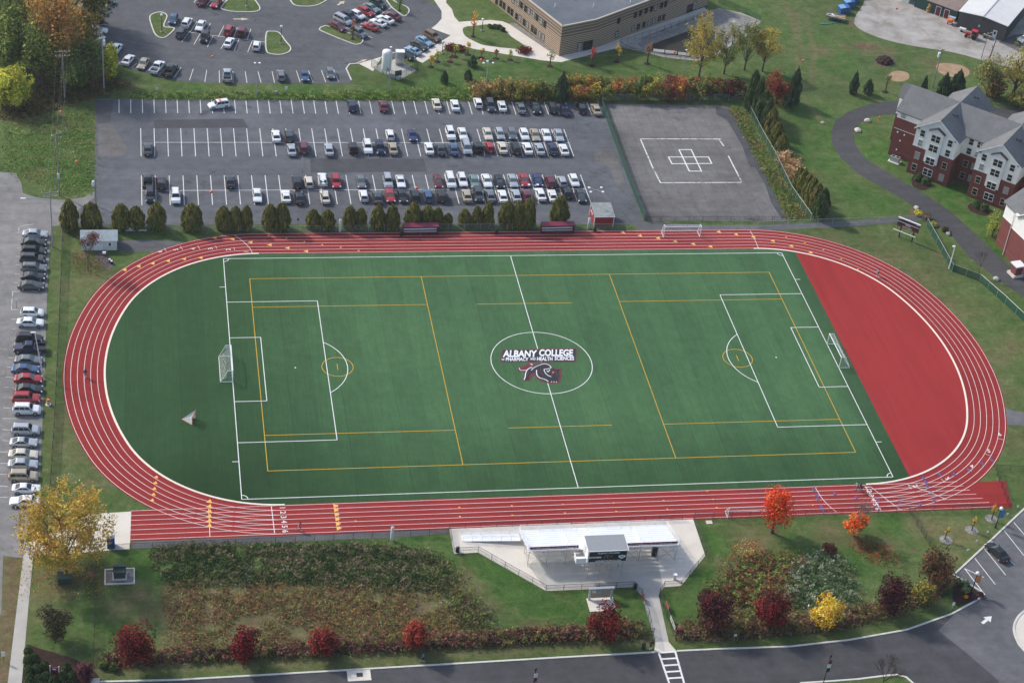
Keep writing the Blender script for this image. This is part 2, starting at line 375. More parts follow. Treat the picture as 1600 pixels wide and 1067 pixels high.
M['blue_plastic'] = paint("blue_plastic", (.015, .09, .27), .45, 0, .12)
# ------------------------------------------------------------------ ground, roads, track
def smooth_line(pts, n=6, closed=False):
    p = [np.array(q, float) for q in pts]; out = []; k = len(p)
    rng = range(k) if closed else range(k - 1)
    for i in rng:
        a, b, c, d = (p[(i - 1) % k], p[i], p[(i + 1) % k], p[(i + 2) % k]) if closed else (p[max(i - 1, 0)], p[i], p[i + 1], p[min(i + 2, k - 1)])
        for j in range(n):
            t = j / n
            out.append(tuple(0.5 * ((2 * b) + (c - a) * t + (2 * a - 5 * b + 4 * c - d) * t * t + (3 * b - a - 3 * c + d) * t ** 3)))
    if not closed: out.append(tuple(p[-1]))
    return out
def sheet(name, pts, z, mat, kind='structure', px=True, curve=0):
    w_ = [G(*q) for q in pts] if px else list(pts)
    if curve: w_ = smooth_line(w_, curve, True)
    mb = MB(); mb.poly([(x, y, z) for x, y in w_])
    o = mb.build(name, mat, kind=kind)
    if o.data.polygons[0].normal.z < 0: o.data.flip_normals()
    return o
def offset_line(pts, d, closed=False):
    p = [np.array(q[:2], float) for q in pts]; out = []; k = len(p)
    for i in range(k):
        a = p[(i - 1) % k] if (closed or i > 0) else p[i]; c = p[(i + 1) % k] if (closed or i < k - 1) else p[i]
        t1 = p[i] - a; t2 = c - p[i]
        t1 = t1 / (np.linalg.norm(t1) + 1e-9); t2 = t2 / (np.linalg.norm(t2) + 1e-9); t = t1 + t2; t /= np.linalg.norm(t) + 1e-9
        nrm = np.array([t[1], -t[0]]); cs = max(0.4, float(np.dot(nrm, np.array([t1[1], -t1[0]])) if np.linalg.norm(t1) > .5 else 1.0))
        out.append(tuple(p[i] + nrm * d / cs))
    return out
_rz = [0]
def ribbon(mb, pts, w_, z, closed=False):
    _rz[0] += 1; z += .0009 * (_rz[0] % 7)      # strokes that cross never share a plane
    a = offset_line(pts, w_ / 2, closed); b = offset_line(pts, -w_ / 2, closed); k = len(pts)
    for i in range(k if closed else k - 1):
        j = (i + 1) % k; mb.poly([(*a[i], z), (*a[j], z), (*b[j], z), (*b[i], z)])
def kerb(mb, pts, w_=0.18, h=0.13, closed=False):
    a = offset_line(pts, w_ / 2, closed); b = offset_line(pts, -w_ / 2, closed); k = len(pts)
    for i in range(k if closed else k - 1):
        j = (i + 1) % k
        mb.hexa([(*a[i], 0), (*a[j], 0), (*b[j], 0), (*b[i], 0)], [(*a[i], h), (*a[j], h), (*b[j], h), (*b[i], h)])

# surveyed ground: one sheet to the horizon, fine where the photograph looks at it
SURV = []   # (px, py, radius m, channel, amount); channels: 0 dry, 1 lush, 2 soil
def sv_line(pts, r, ch, amt, step=14):
    for (x0, y0), (x1, y1) in zip(pts, pts[1:]):
        k = max(1, int(math.hypot(x1 - x0, y1 - y0) / step))
        for i in range(k + 1): SURV.append((x0 + (x1 - x0) * i / k, y0 + (y1 - y0) * i / k, r, ch, amt))
def sv(ch, amt, *rows):
    for x, y, r in rows: SURV.append((x, y, r, ch, amt))
# dry, trodden lawn round the track; lush lawn by the dormitory and below the stand; soil where plants died back
sv(0, .42, (1390, 400, 8), (1440, 430, 9), (1480, 480, 9), (1530, 560, 9), (1560, 610, 7), (1300, 372, 5), (1590, 690, 6), (120, 700, 8), (105, 660, 6), (150, 740, 6), (110, 450, 5), (140, 440, 5))
sv(0, .5, (1425, 515, 5), (1470, 400, 3), (1560, 560, 4), (1580, 540, 5), (130, 690, 4), (60, 935, 3), (75, 960, 3), (1300, 840, 4), (1175, 845, 3))
sv_line([(160, 1045), (500, 1035), (1010, 1000)], 2.2, 0, .45); sv_line([(1060, 1000), (1280, 1000), (1400, 970), (1490, 935)], 2.0, 0, .3)
sv_line([(18, 880), (8, 1060)], 2.2, 2, .5); sv_line([(18, 880), (8, 1060)], 3.2, 0, .6); sv_line([(58, 875), (40, 1000)], .9, 2, .5); sv(0, .55, (90, 920, 4), (110, 900, 4), (70, 900, 3), (190, 950, 4), (215, 930, 4), (230, 960, 3), (720, 900, 3), (760, 950, 3), (740, 920, 3), (830, 985, 3), (1300, 830, 4), (1175, 845, 5), (1340, 845, 3), (1450, 825, 5), (1500, 835, 6), (1480, 870, 4), (1390, 850, 3), (640, 905, 4)); sv(2, .5, (1420, 860, 1), (1170, 870, 2), (1190, 855, 2))
sv(1, .75, (1380, 225, 7), (1360, 205, 4), (1400, 250, 5), (1370, 240, 5), (1450, 285, 5), (1500, 300, 6), (1490, 320, 4), (1530, 345, 5), (1545, 375, 4), (1560, 395, 4), (1480, 300, 4))
sv(1, .6, (860, 965, 8), (820, 930, 7), (780, 900, 7), (900, 950, 8), (720, 870, 6), (985, 960, 6), (760, 930, 6), (1130, 850, 6), (1100, 900, 6), (1240, 865, 5), (1360, 850, 7), (1400, 830, 6), (220, 880, 6), (180, 960, 7), (250, 900, 7), (400, 845, 4), (550, 840, 4), (640, 835, 4), (1060, 950, 4), (1330, 870, 6))
sv(1, .55, (1265, 180, 9), (1250, 230, 8), (1290, 260, 9), (1340, 300, 7), (1240, 160, 6), (1380, 320, 6), (1300, 220, 8), (1220, 120, 6), (1260, 60, 8), (1300, 100, 8), (100, 260, 7), (120, 220, 6), (60, 230, 6), (40, 250, 5), (470, 140, 5), (640, 140, 6), (300, 140, 4), (700, 130, 8), (770, 120, 8), (850, 105, 8), (950, 95, 7), (1020, 110, 5), (1150, 20, 8), (140, 280, 5), (600, 135, 6))
sv_line([(150, 160), (150, 290)], 1.0, 2, .7); sv_line([(170, 153), (500, 157), (740, 158)], .8, 2, .6); sv_line([(220, 113), (300, 129), (540, 133)], .6, 2, .6)
sv_line([(945, 162), (1130, 165), (1150, 185), (1180, 245), (1225, 340)], .9, 2, .75); sv(2, .55, (1165, 255, 1.5), (1210, 310, 1.5))
sv_line([(1330, 268), (1375, 296), (1412, 318), (1437, 336), (1485, 372), (1515, 408), (1550, 437), (1600, 472)], .9, 2, .6); sv_line([(1296, 205), (1298, 228), (1310, 250)], .7, 2, .5)
sv(2, .75, (1430, 335, 2), (1460, 345, 2), (1485, 283, 1.2), (1438, 284, 2.0), (1525, 329, 2.2), (1448, 290, 1.5), (1450, 112, 1), (1515, 160, .8))
sv(2, .7, (1405, 119, 2.6), (1492, 108, 4), (1335, 40, 2), (1340, 70, 2), (1350, 72, 2.5), (1475, 112, 2.5), (1510, 110, 2.5), (1366, 72, 2), (1325, 75, 1.6), (1440, 68, 1.5), (1330, 33, 1.5))
sv(0, .5, (1360, 80, 4), (1385, 80, 4), (1460, 100, 5), (1410, 60, 3), (1280, 80, 5), (30, 180, 6), (60, 170, 5), (90, 190, 4), (60, 270, 3), (135, 145, 4), (200, 135, 4))
sv(2, .6, (155, 390, 1.6), (130, 400, 2.2), (150, 410, 2), (75, 130, 4), (40, 150, 4), (60, 190, 2), (120, 140, 3), (170, 130, 2.5), (110, 355, 2), (245, 358, 1.5), (300, 358, 1.5), (95, 870, 2.5), (110, 880, 2), (140, 900, 1.5))
sv(2, .5, (1180, 845, 1.2), (1207, 835, 1.6), (1430, 860, 1.5), (1490, 905, 2.5), (300, 940, 4), (330, 960, 5), (270, 950, 4), (400, 970, 5), (500, 960, 6), (560, 960, 6), (650, 960, 5), (1330, 900, 2), (1345, 930, 2.0))
sv_line([(95, 350), (88, 540), (78, 760)], .8, 0, .5); sv_line([(150, 870), (150, 1040)], .5, 2, .8)
sv_line([(100, 360), (300, 360), (500, 360), (700, 357), (900, 355)], 1.1, 0, .35)
for _x in range(270, 750, 22):
    for _y in range(918, 1005, 14): SURV.append((_x, _y, 2.2, 0, .62 if _x < 720 else .4))
for _x in range(1130, 1260, 20):
    for _y in range(880, 965, 16): SURV.append((_x, _y, 2.0, 0, .5))
for q in ([(1230, 5), (1243, 60), (1250, 130), (1258, 158)], [(1260, 30), (1272, 80), (1268, 130)], [(1258, 158), (1285, 192)], [(1244, 20), (1256, 90)]): sv_line(q, 1.0, 0, .6, 5)
sv_line([(60, 205), (145, 200)], 1.0, 0, .5, 5); sv_line([(40, 225), (145, 222)], 1.0, 0, .5, 5); sv_line([(60, 245), (145, 243)], 1.0, 0, .5, 5)
def build_ground():
    xs = np.arange(-135, 190, 0.9); ys = np.arange(-100, 190, 0.9)
    X, Y = np.meshgrid(xs, ys); A = np.zeros((3,) + X.shape)
    for px, py, r, ch, amt in SURV:
        gx, gy = G(px, py)
        i0, i1 = np.searchsorted(xs, [gx - 2.4 * r, gx + 2.4 * r]); j0, j1 = np.searchsorted(ys, [gy - 2.4 * r, gy + 2.4 * r])
        if i1 <= i0 or j1 <= j0: continue
        g = amt * np.exp(-((X[j0:j1, i0:i1] - gx) ** 2 + (Y[j0:j1, i0:i1] - gy) ** 2) / (r * r))
        A[ch, j0:j1, i0:i1] = np.maximum(A[ch, j0:j1, i0:i1], g)
    A = np.clip(A, 0, 1); nx, ny = len(xs), len(ys)
    V = np.stack([X.ravel(), Y.ravel(), 0 * X.ravel()], 1)
    idx = np.arange(nx * ny).reshape(ny, nx)
    F = np.stack([idx[:-1, :-1], idx[:-1, 1:], idx[1:, 1:], idx[1:, :-1]], -1).reshape(-1, 4)
    col = np.concatenate([A.reshape(3, -1).T, np.ones((nx * ny, 1))], 1)
    # outer ring out to the horizon
    B = 3500.0; x0, x1, y0, y1 = xs[0], xs[-1], ys[0], ys[-1]; k = len(V)
    V = np.vstack([V, [[-B, -B, 0], [B, -B, 0], [B, B, 0], [-B, B, 0]]]); col = np.vstack([col, np.tile([0, 0, 0, 1], (4, 1))])
    me = bpy.data.meshes.new("ground")
    faces = [tuple(int(q) for q in f) for f in F]
    c = [int(idx[0, 0]), int(idx[0, -1]), int(idx[-1, -1]), int(idx[-1, 0])]
    bot = [int(q) for q in idx[0, :]]; rgt = [int(q) for q in idx[:, -1]]; top = [int(q) for q in idx[-1, ::-1]]; lef = [int(q) for q in idx[::-1, 0]]
    faces += [tuple([k, k + 1] + bot[::-1]), tuple([k + 1, k + 2] + rgt[::-1]), tuple([k + 2, k + 3] + top[::-1]), tuple([k + 3, k] + lef[::-1])]
    me.from_pydata(V.tolist(), [], faces); me.materials.append(M['lawn'])
    at = me.color_attributes.new("survey", 'FLOAT_COLOR', 'POINT'); at.data.foreach_set("color", col.ravel().astype(np.float32))
    o = bpy.data.objects.new("ground", me); link(o); o["kind"] = 'structure'
build_ground()

# --- asphalt
sheet("street", [(-80, 262), (25, 271), (33, 285), (36, 302), (58, 309), (100, 313), (130, 309), (151, 298), (170, 330), (100, 352), (80, 354), (74, 450), (69, 600), (63, 740), (52, 800), (40, 845), (36, 872), (5, 868), (2, 960), (-80, 960)], .02, M['asphalt_old'])
sheet("car_park", [(150, 155), (945, 161), (1006, 347), (985, 350), (700, 350), (400, 351), (99, 353), (120, 330), (147, 310)], .03, M['asphalt_lot'])
for nm, q in (("asphalt_patch", [(148, 157), (178, 157), (172, 192), (152, 194)]), ("asphalt_patch", [(240, 188), (380, 186), (388, 200), (242, 201)]), ("asphalt_patch", [(484, 248), (662, 249), (668, 269), (486, 270)]), ("asphalt_patch", [(690, 310), (728, 309), (730, 322), (694, 322)])):
    sheet(nm, q, .04, M['seal'])
sheet("asphalt_patch", [(176, 193), (200, 235), (192, 243), (175, 245), (153, 246), (153, 194)], .04, M['asphalt_court'])
sheet("asphalt_patch", [(932, 236), (958, 238), (975, 285), (965, 292), (950, 262), (930, 254)], .04, M['asphalt_court'], curve=4)
sheet("helipad_court", [(947, 163), (1122, 165), (1137, 168), (1152, 190), (1180, 250), (1229, 346), (1010, 346)], .02, M['asphalt_court'])
UP = [(110, -60), (655, -30), (667, 0), (683, 8), (690, 18), (690, 30), (683, 38), (674, 45), (704, 56), (647, 93), (598, 90), (560, 100), (546, 101), (541, 108), (549, 126), (545, 131), (400, 131), (330, 130), (290, 128), (250, 122), (218, 112), (183, 103), (165, 80), (140, 60), (120, 20)]
sheet("upper_car_park", UP, .02, M['asphalt_upper'])
WALK = [(667, -15), (699, -15), (697, 5), (706, 15), (710, 27), (717, 35), (742, 33), (767, 32), (785, 34), (795, 38), (875, 88), (960, 63), (1100, 12), (1106, 18), (960, 77), (887, 95), (877, 98), (847, 95), (740, 77), (715, 70), (708, 69), (690, 80), (660, 99), (647, 93), (704, 56), (674, 45), (683, 38), (690, 30), (690, 18), (683, 8)]
sheet("campus_walk", WALK, .04, M['concrete'])
sheet("driveway_apron", [(560, 100), (598, 89), (590, 100), (583, 112), (572, 106)], .04, M['concrete'])
sheet("lawn_island", [(723, 46), (727, 57), (745, 67), (760, 72), (803, 77), (824, 80), (817, 70), (799, 58), (785, 44), (770, 40), (759, 39), (743, 41), (730, 42)], .06, M['lawn'], curve=3)
sheet("rock_strip", [(795, 38), (804, 36), (875, 87), (866, 86)], .06, M['rock'])
isl = {'a': [(234, 28), (240, 22), (252, 20), (261, 26), (256, 42), (272, 45), (265, 54), (255, 60), (244, 56), (238, 44)],
       'b': [(346, 12), (350, 16), (365, 19), (398, 19), (406, 13), (395, -2), (380, -10), (362, -5)],
       'c': [(416, 53), (424, 50), (436, 52), (446, 65), (454, 75), (451, 82), (438, 86), (424, 85), (416, 79)],
       'd': [(500, 45), (506, 42), (516, 43), (562, 59), (566, 66), (560, 70), (548, 68), (504, 50)],
       'e': [(453, -12), (455, 3), (465, 10), (490, 10), (507, 3), (515, -8)],
       'f': [(600, -6), (611, 11), (622, 20), (632, 26), (639, 19), (636, 12), (622, 6), (612, 0)]}
km = MB(); lm = 0
for k_, q in isl.items():
    wq = smooth_line([G(*a) for a in q], 4, True)
    sheet("parking_island", wq, .09, M['lawn'], px=False); kerb(km, wq, .28, .13, True)
for q in ([(549, 126), (541, 108), (546, 101), (560, 100)], [(590, 95), (598, 89), (620, 82)]):
    kerb(km, [G(*a) for a in q], .28, .12)
km.mat(0).build("parking_kerbs", M['kerb'], kind='structure')

DRIVE = [(1640, 173), (1570, 170), (1500, 163), (1409, 157), (1362, 162), (1325, 175), (1305, 190), (1299, 207), (1300, 225), (1312, 245), (1338, 270), (1375, 292), (1412, 312), (1437, 330), (1452, 341), (1485, 367), (1515, 402), (1550, 430), (1640, 492), (1640, 462), (1600, 434), (1560, 400), (1512, 355), (1487, 332), (1450, 307), (1400, 277), (1362, 255), (1350, 247), (1336, 225), (1334, 207), (1345, 192), (1362, 182), (1385, 179), (1400, 180), (1500, 186), (1640, 196)]
sheet("campus_drive", DRIVE, .02, M['asphalt_road'])
sheet("gravel_yard", [(1352, -30), (1351, 2), (1335, 30), (1342, 45), (1375, 60), (1425, 72), (1487, 82), (1537, 95), (1600, 112), (1660, 125), (1660, -30)], .015, M['gravel'], curve=4)
sheet("asphalt_patch", [(1560, 66), (1585, 55), (1660, 50), (1660, 100), (1610, 90)], .03, M['asphalt_court'])
Z6 = lambda q: [(940 + x / 5.714, y / 5.714) for x, y in q]
sheet("gravel_bank", Z6([(160, 410), (900, 120), (1050, 75), (1250, 120), (1430, 190), (1330, 300), (1050, 480), (850, 548), (560, 515), (385, 470), (200, 432)]), .015, M['gravel'])
sheet("rock_bank", Z6([(322, 400), (385, 350), (900, 175), (1075, 80), (1250, 130), (1400, 190), (1300, 290), (1040, 460), (850, 530), (560, 500), (390, 455)]), .03, M['rock'])
sheet("pond_bed", Z6([(400, 440), (460, 395), (700, 310), (870, 240), (930, 230), (1010, 300), (980, 420), (840, 500), (600, 492), (480, 470)]), .045, M['pond'], curve=3)
sheet("drain_pad", Z6([(1130, 185), (1150, 165), (1185, 165), (1200, 190), (1180, 205), (1145, 203)]), .05, M['concrete_grey'], curve=3)
sheet("footpath", [(985, 348), (1010, 347), (1100, 352), (1200, 352), (1330, 346), (1432, 337), (1450, 344), (1330, 354), (1180, 361), (1000, 361)], .016, M['asphalt_path'])
sheet("footpath", [(184, 377), (225, 375), (290, 378), (335, 384), (270, 392), (225, 393), (184, 392)], .016, M['asphalt_path'])
sheet("footpath", [(152, 392), (166, 393), (181, 415), (168, 422), (150, 404)], .016, M['asphalt_path'])
sheet("footpath", [(1566, 634), (1585, 642), (1640, 648), (1640, 672), (1590, 664), (1566, 664)], .016, M['asphalt_path'])
sheet("long_jump_pit", [(205, 857), (640, 838), (706, 832), (706, 826), (640, 829), (205, 846)], .012, M['asphalt_path'])
bpy.data.objects["long_jump_pit"].name = "fence_side_path"
sheet("damp_stain", [(1118, 168), (1138, 170), (1152, 191), (1190, 262), (1228, 340), (1222, 343), (1205, 318), (1196, 290), (1180, 262), (1172, 262), (1160, 230), (1146, 205), (1136, 188), (1120, 180)], .028, M['seal'])
pl = MB()
for k in range(11):
    f = (k + .5) / 11; ribbon(pl, [G(947 + 185 * f, 164 + 3 * f), G(1010 + 216 * f, 346)], .055, .026)
pl.build("court_seams", M['seal'], kind='structure')
# bottom road, corner lot
KT = [(60, 1075), (156, 1065), (280, 1062), (480, 1050.5), (700, 1037.5), (860, 1028), (1022, 1019), (1058, 1017), (1120, 1014), (1233, 1010), (1325, 1000), (1416, 984), (1487, 959), (1524, 939), (1535, 931), (1533, 924), (1518, 915), (1490, 898), (1545, 847), (1600, 795), (1680, 722)]
sheet("road", KT + [(1720, 800), (1720, 1180), (60, 1180)], .02, M['asphalt_road'])
sheet("corner_car_park", [(1490, 899), (1600, 796), (1680, 722), (1720, 800), (1720, 1180), (1575, 1180), (1560, 1063), (1508, 1018), (1466, 985), (1490, 960), (1526, 940), (1536, 931), (1518, 916)], .032, M['asphalt_path'])
km = MB(); kerb(km, [G(*a) for a in KT[1:7]], .3, .13); kerb(km, [G(*a) for a in KT[7:]], .3, .13)
lowk = [(1240, 1075), (1252, 1067), (1300, 1064), (1340, 1061), (1380, 1056), (1401, 1054), (1416, 1058), (1432, 1072)]
kerb(km, [G(*a) for a in lowk], .3, .13)
wi = smooth_line([G(*a) for a in [(1640, 930), (1600, 955), (1588, 968), (1584, 982), (1588, 998), (1600, 1016), (1650, 1060)]], 4)
kerb(km, wi, .35, .14); km.build("road_kerb", M['kerb'], kind='structure')
sheet("lawn_verge", lowk + [(1432, 1150), (1240, 1150)], .06, M['lawn'])
sheet("pavement", wi + [G(1720, 1100), G(1720, 900)], .05, M['concrete'], px=False)
sheet("sidewalk", [(41, 846), (46, 850), (52, 870), (45, 940), (34, 1067), (30, 1130), (5, 1130), (12, 1067), (25, 960), (36, 872)], .03, M['concrete_grey'])
sheet("concrete_pad", [(140, 803), (205, 799), (203, 857.5), (120, 864), (52, 870), (43, 848), (100, 825)], .035, M['concrete'])
PLAZA = [(702, 826), (800, 822), (1083, 811), (1102, 868), (1064, 915), (1037, 917), (1029, 930), (1002, 930), (990, 917), (853, 923), (747, 863), (709, 865)]
sheet("plaza", PLAZA, .03, M['concrete'])
sheet("stand_walk", [(1002, 930), (1029, 930), (1045, 1003), (1024, 1003)], .034, M['concrete_grey'])
sheet("stand_walk", [(1024, 1003), (1045, 1003), (1058, 1018), (1022, 1019)], .034, M['concrete'])
sheet("plaza_slab", [(823, 880), (1010, 868), (1027, 868), (1036, 917), (1029, 930), (1002, 930), (990, 917), (853, 922)], .042, M['concrete_grey'])
# --- track
TX, TY, TB, TA, TR1, TPHI = 0.6707, -0.0210, 36.0261, 48.9995, 26.4460, 0.38978
def oval(off, n=26):
    b, a, R1, phi = TB, TA, TR1, TPHI
    c2 = a - (b - R1) / math.tan(phi); R2 = R1 + (b - R1) / math.sin(phi); pts = []
    for t in np.linspace(math.pi / 2, phi, n): pts.append((a + (R1 + off) * math.cos(t), (b - R1) + (R1 + off) * math.sin(t)))
    for t in np.linspace(phi, -phi, n)[1:-1]: pts.append((c2 + (R2 + off) * math.cos(t), (R2 + off) * math.sin(t)))
    for t in np.linspace(-phi, -math.pi / 2, n): pts.append((a + (R1 + off) * math.cos(t), -(b - R1) + (R1 + off) * math.sin(t)))
    pts = pts + [(-x, -y) for x, y in pts]
    return [(x + TX, y + TY) for x, y in pts]
LW = 1.112; LO = [0.12 + LW * k for k in range(7)]
sheet("running_track", oval(7.05), .024, M['track'], px=False)
yb = TY - TB
sheet("sprint_straight", [(-72.5, yb - .0), (-72.5, yb - 7.15), (73.4, yb - 7.15), (74.9, yb - .3), (60, yb - .3)], .028, M['track'], px=False)
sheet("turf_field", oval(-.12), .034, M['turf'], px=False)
ov = oval(-.12); xD = 58.0
dp = [q for q in ov if q[0] > xD]
k0 = max(range(len(dp)), key=lambda i: dp[i][1])
def ov_y(x, s):
    best = None
    for a, b in zip(ov, ov[1:] + ov[:1]):
        if (a[0] - x) * (b[0] - x) <= 0 and a[0] != b[0]:
            y = a[1] + (b[1] - a[1]) * (x - a[0]) / (b[0] - a[0])
            if y * s > 0: best = y
    return best
sheet("jump_apron", [(xD, ov_y(xD, 1))] + sorted(dp, key=lambda q: -q[1]) + [(xD, ov_y(xD, -1))], .044, M['dzone'], px=False)
tl = MB()
for o_ in LO: ribbon(tl, oval(o_), .085, .040 if o_ > 1 else .041, True)
for k in range(7):
    y = yb - .12 - LW * k
    tl.poly([(-72.4, y - .04, .046), (-24, y - .04, .046), (-24, y + .04, .046), (-72.4, y + .04, .046)])
    xr = 66.0 + k * .75
    tl.poly([(36, y - .04, .046), (xr, y - .04, .046), (xr, y + .04, .046), (36, y + .04, .046)])
def cross(px0, px1, w_=.08, z=.05, n=1):
    a, b = G(*px0), G(*px1); ribbon(tl, [a, b], w_, z)
cross((424, 791), (429, 833), .12); cross((326, 795), (328, 838), .1); cross((527, 788), (530, 826), .04)
cross((1352, 760), (1377, 798), .12)
ribbon(tl, smooth_line([G(1172, 361), G(1178, 372), G(1185, 388)], 3), .1, .05); ribbon(tl, smooth_line([G(366, 367.5), G(380, 378), G(390, 388), G(395, 397)], 4), .1, .05)
ribbon(tl, smooth_line([G(1274, 762), G(1284, 778), G(1295, 790), G(1307, 800)], 4), .1, .05)
ribbon(tl, smooth_line([G(1360, 760), G(1385, 780), G(1408, 797)], 4), .1, .05); ribbon(tl, smooth_line([G(1418, 757), G(1450, 768), G(1478, 780)], 4), .1, .05)
for px0, px1 in (((256.5, 388), (260, 393)), ((282, 385), (285.5, 391)), ((309, 384.5), (312, 389.5)), ((336.5, 384.5), (339, 389)), ((365, 387), (367, 391.5)), ((1558, 685), (1567, 687)), ((1539, 709), (1547, 712)), ((1511, 732), (1518, 736.5)), ((1470, 748), (1476, 753)), ((1419, 758), (1424, 764))):
    cross(px0, px1)
tl.build("track_lines", M['lane_white'], kind='structure')
km = MB(); rim = oval(-.02, 40)
for s in (1, -1):
    seg = [q for q in rim if s * (q[0] - TX) > 46]; seg.sort(key=lambda q: -q[1]); kerb(km, seg, .34, .10)
km.build("track_kerb", M['cream_kerb'], kind='structure')
# triangles that mark relay zones and hurdles
def rot_of(v): return math.atan2(v[1], v[0])
om = MB(); bm_ = MB()
def tri(mb, px, py, s=.42, d=(1, 0), z=.056):
    x, y = G(px, py); d = np.array(d, float); d /= np.linalg.norm(d); n_ = np.array([-d[1], d[0]])
    q = [np.array([x, y]) + d * s, np.array([x, y]) - d * s * .8 + n_ * s, np.array([x, y]) - d * s * .8 - n_ * s]
    mb.poly([(*a, z) for a in (q[0], q[1], q[2])])
for px, py in ((335, 372), (363, 374), (391, 379), (194, 422), (216, 416.5), (238, 412), (262, 408), (287, 405), (313, 403), (421, 383), (449, 388), (478, 393), (1207, 377), (1236, 385), (1266, 395)): tri(om, px, py, .5, (-1, .05))
for px, py in ((974, 364), (1001, 369), (1029, 373), (1056, 378), (1084, 382), (1111, 386), (1124, 363), (1151, 367), (1178, 371)): tri(om, px, py, .5, (.6, -.8))
for py in (783, 790.5, 798.5, 806, 813.5, 821): tri(om, 327.5, py, .5, (.3, 1))
for k, py in enumerate((791, 797.5, 804.5, 811.5, 819, 826)): tri(om, 523.5 + k * 1.0, py, .5, (-.5, -1))
for px, py in ((244.5, 745), (243, 754), (241.5, 763), (240, 772), (238, 781)): tri(om, px, py, .38, (.2, 1))
for px, py in ((419, 369), (447, 373), (475, 378), (503, 383), (532, 387), (560, 392), (1228, 371), (1257, 380), (1286, 391), (1314, 405), (1340, 421)): tri(om, px, py, .25, (-1, 0))
for px, py in ((556, 814), (718, 792.5), (719, 807), (800, 790), (801, 805), (880, 788), (883, 801.5), (960, 785.5), (963, 799), (1037, 782), (1043, 795.5), (1105, 767), (1115, 780), (1120, 793), (1270, 789)): tri(om, px, py, .2, (1, 0))
om.build("track_zone_marks", M['orange_mark'], kind='structure')
for px, py in ((1271, 765), (1276, 774), (1278, 780), (1283, 791), (1287, 799), (1338, 777), (1372, 781), (1304, 771), (1406, 785.5), (1438, 788), (1443, 747), (1446, 753), (1449, 760), (1455, 770), (1460, 782), (1468, 741), (1491, 741), (1535, 725), (1550, 719), (1513, 734), (1367, 790)):
    x, y = G(px, py); bm_.poly([(x - .22, y - .4, .054), (x + .22, y - .4, .054), (x + .22, y + .4, .054), (x - .22, y + .4, .054)])
bm_.build("track_hurdle_marks", M['blue_mark'], kind='structure')
# writing
def text_mesh(s, size, mat, ext=0.0, shear=0.0, bold=0.0, align='CENTER', space=1.0):
    c = bpy.data.curves.new("writing", 'FONT'); c.body = s; c.size = size; c.extrude = ext; c.shear = shear; c.offset = bold
    c.align_x = align; c.align_y = 'CENTER'; c.space_character = space; c.resolution_u = 3
    o = bpy.data.objects.new("writing", c); COL.objects.link(o)
    dg = bpy.context.evaluated_depsgraph_get(); me = bpy.data.meshes.new_from_object(o.evaluated_get(dg))
    bpy.data.objects.remove(o); bpy.data.curves.remove(c); me.materials.clear(); me.materials.append(mat); return me
def merge(name, items, mat, kind=None, parent=None):
    """one mesh from (mesh, matrix) pairs"""
    bm = bmesh.new()
    for me, mx in items:
        b2 = bmesh.new(); b2.from_mesh(me); b2.transform(mx); t = bpy.data.meshes.new("t"); b2.to_mesh(t); b2.free(); bm.from_mesh(t); bpy.data.meshes.remove(t)
    me = bpy.data.meshes.new(name); bm.to_mesh(me); bm.free(); me.materials.append(mat)
    o = bpy.data.objects.new(name, me); link(o, parent)
    if kind: o["kind"] = kind
    return o
def flat(x, y, z, up):  # text lying on the ground, its top towards `up`
    a = math.atan2(up[1], up[0]) - math.pi / 2
    return Matrix.Translation((x, y, z)) @ Matrix.Rotation(a, 4, 'Z')
dig = [text_mesh(str(i), 1.25, M['lane_white'], bold=.02) for i in range(1, 7)]
it = []
for i in range(6):
    y = yb - .12 - LW * (i + .5)
    x = G(444, 794)[0] + .0; it.append((dig[i], flat(G(441 + i * .8, 794 + 6.6 * i)[0], y, .056, (1, 0))))
    it.append((dig[i], flat(G(1356 + i * 3.2, 764 + 6.6 * i)[0], y, .056, (1, 0))))
for i, (px, py, up) in enumerate(((385, 393.5, (-1, 0)), (357, 390.5, (-1, -.1)), (329, 389, (-1, -.12)), (302, 389, (-1, -.16)), (275, 390.5, (-1, -.2)), (250, 393.5, (-1, -.26)))):
    it.append((dig[i], flat(*G(px, py), .056, up)))
for i, (px, py, up) in enumerate(((1430, 759, (.9, .3)), (1480, 747.5, (.75, .6)), (1518, 728.5, (.45, .85)), (1545, 705, (.2, 1)), (1562, 679, (.1, 1)))):
    it.append((dig[i + 1], flat(*G(px, py), .056, up)))
merge("lane_numbers", it, M['lane_white'], 'structure')
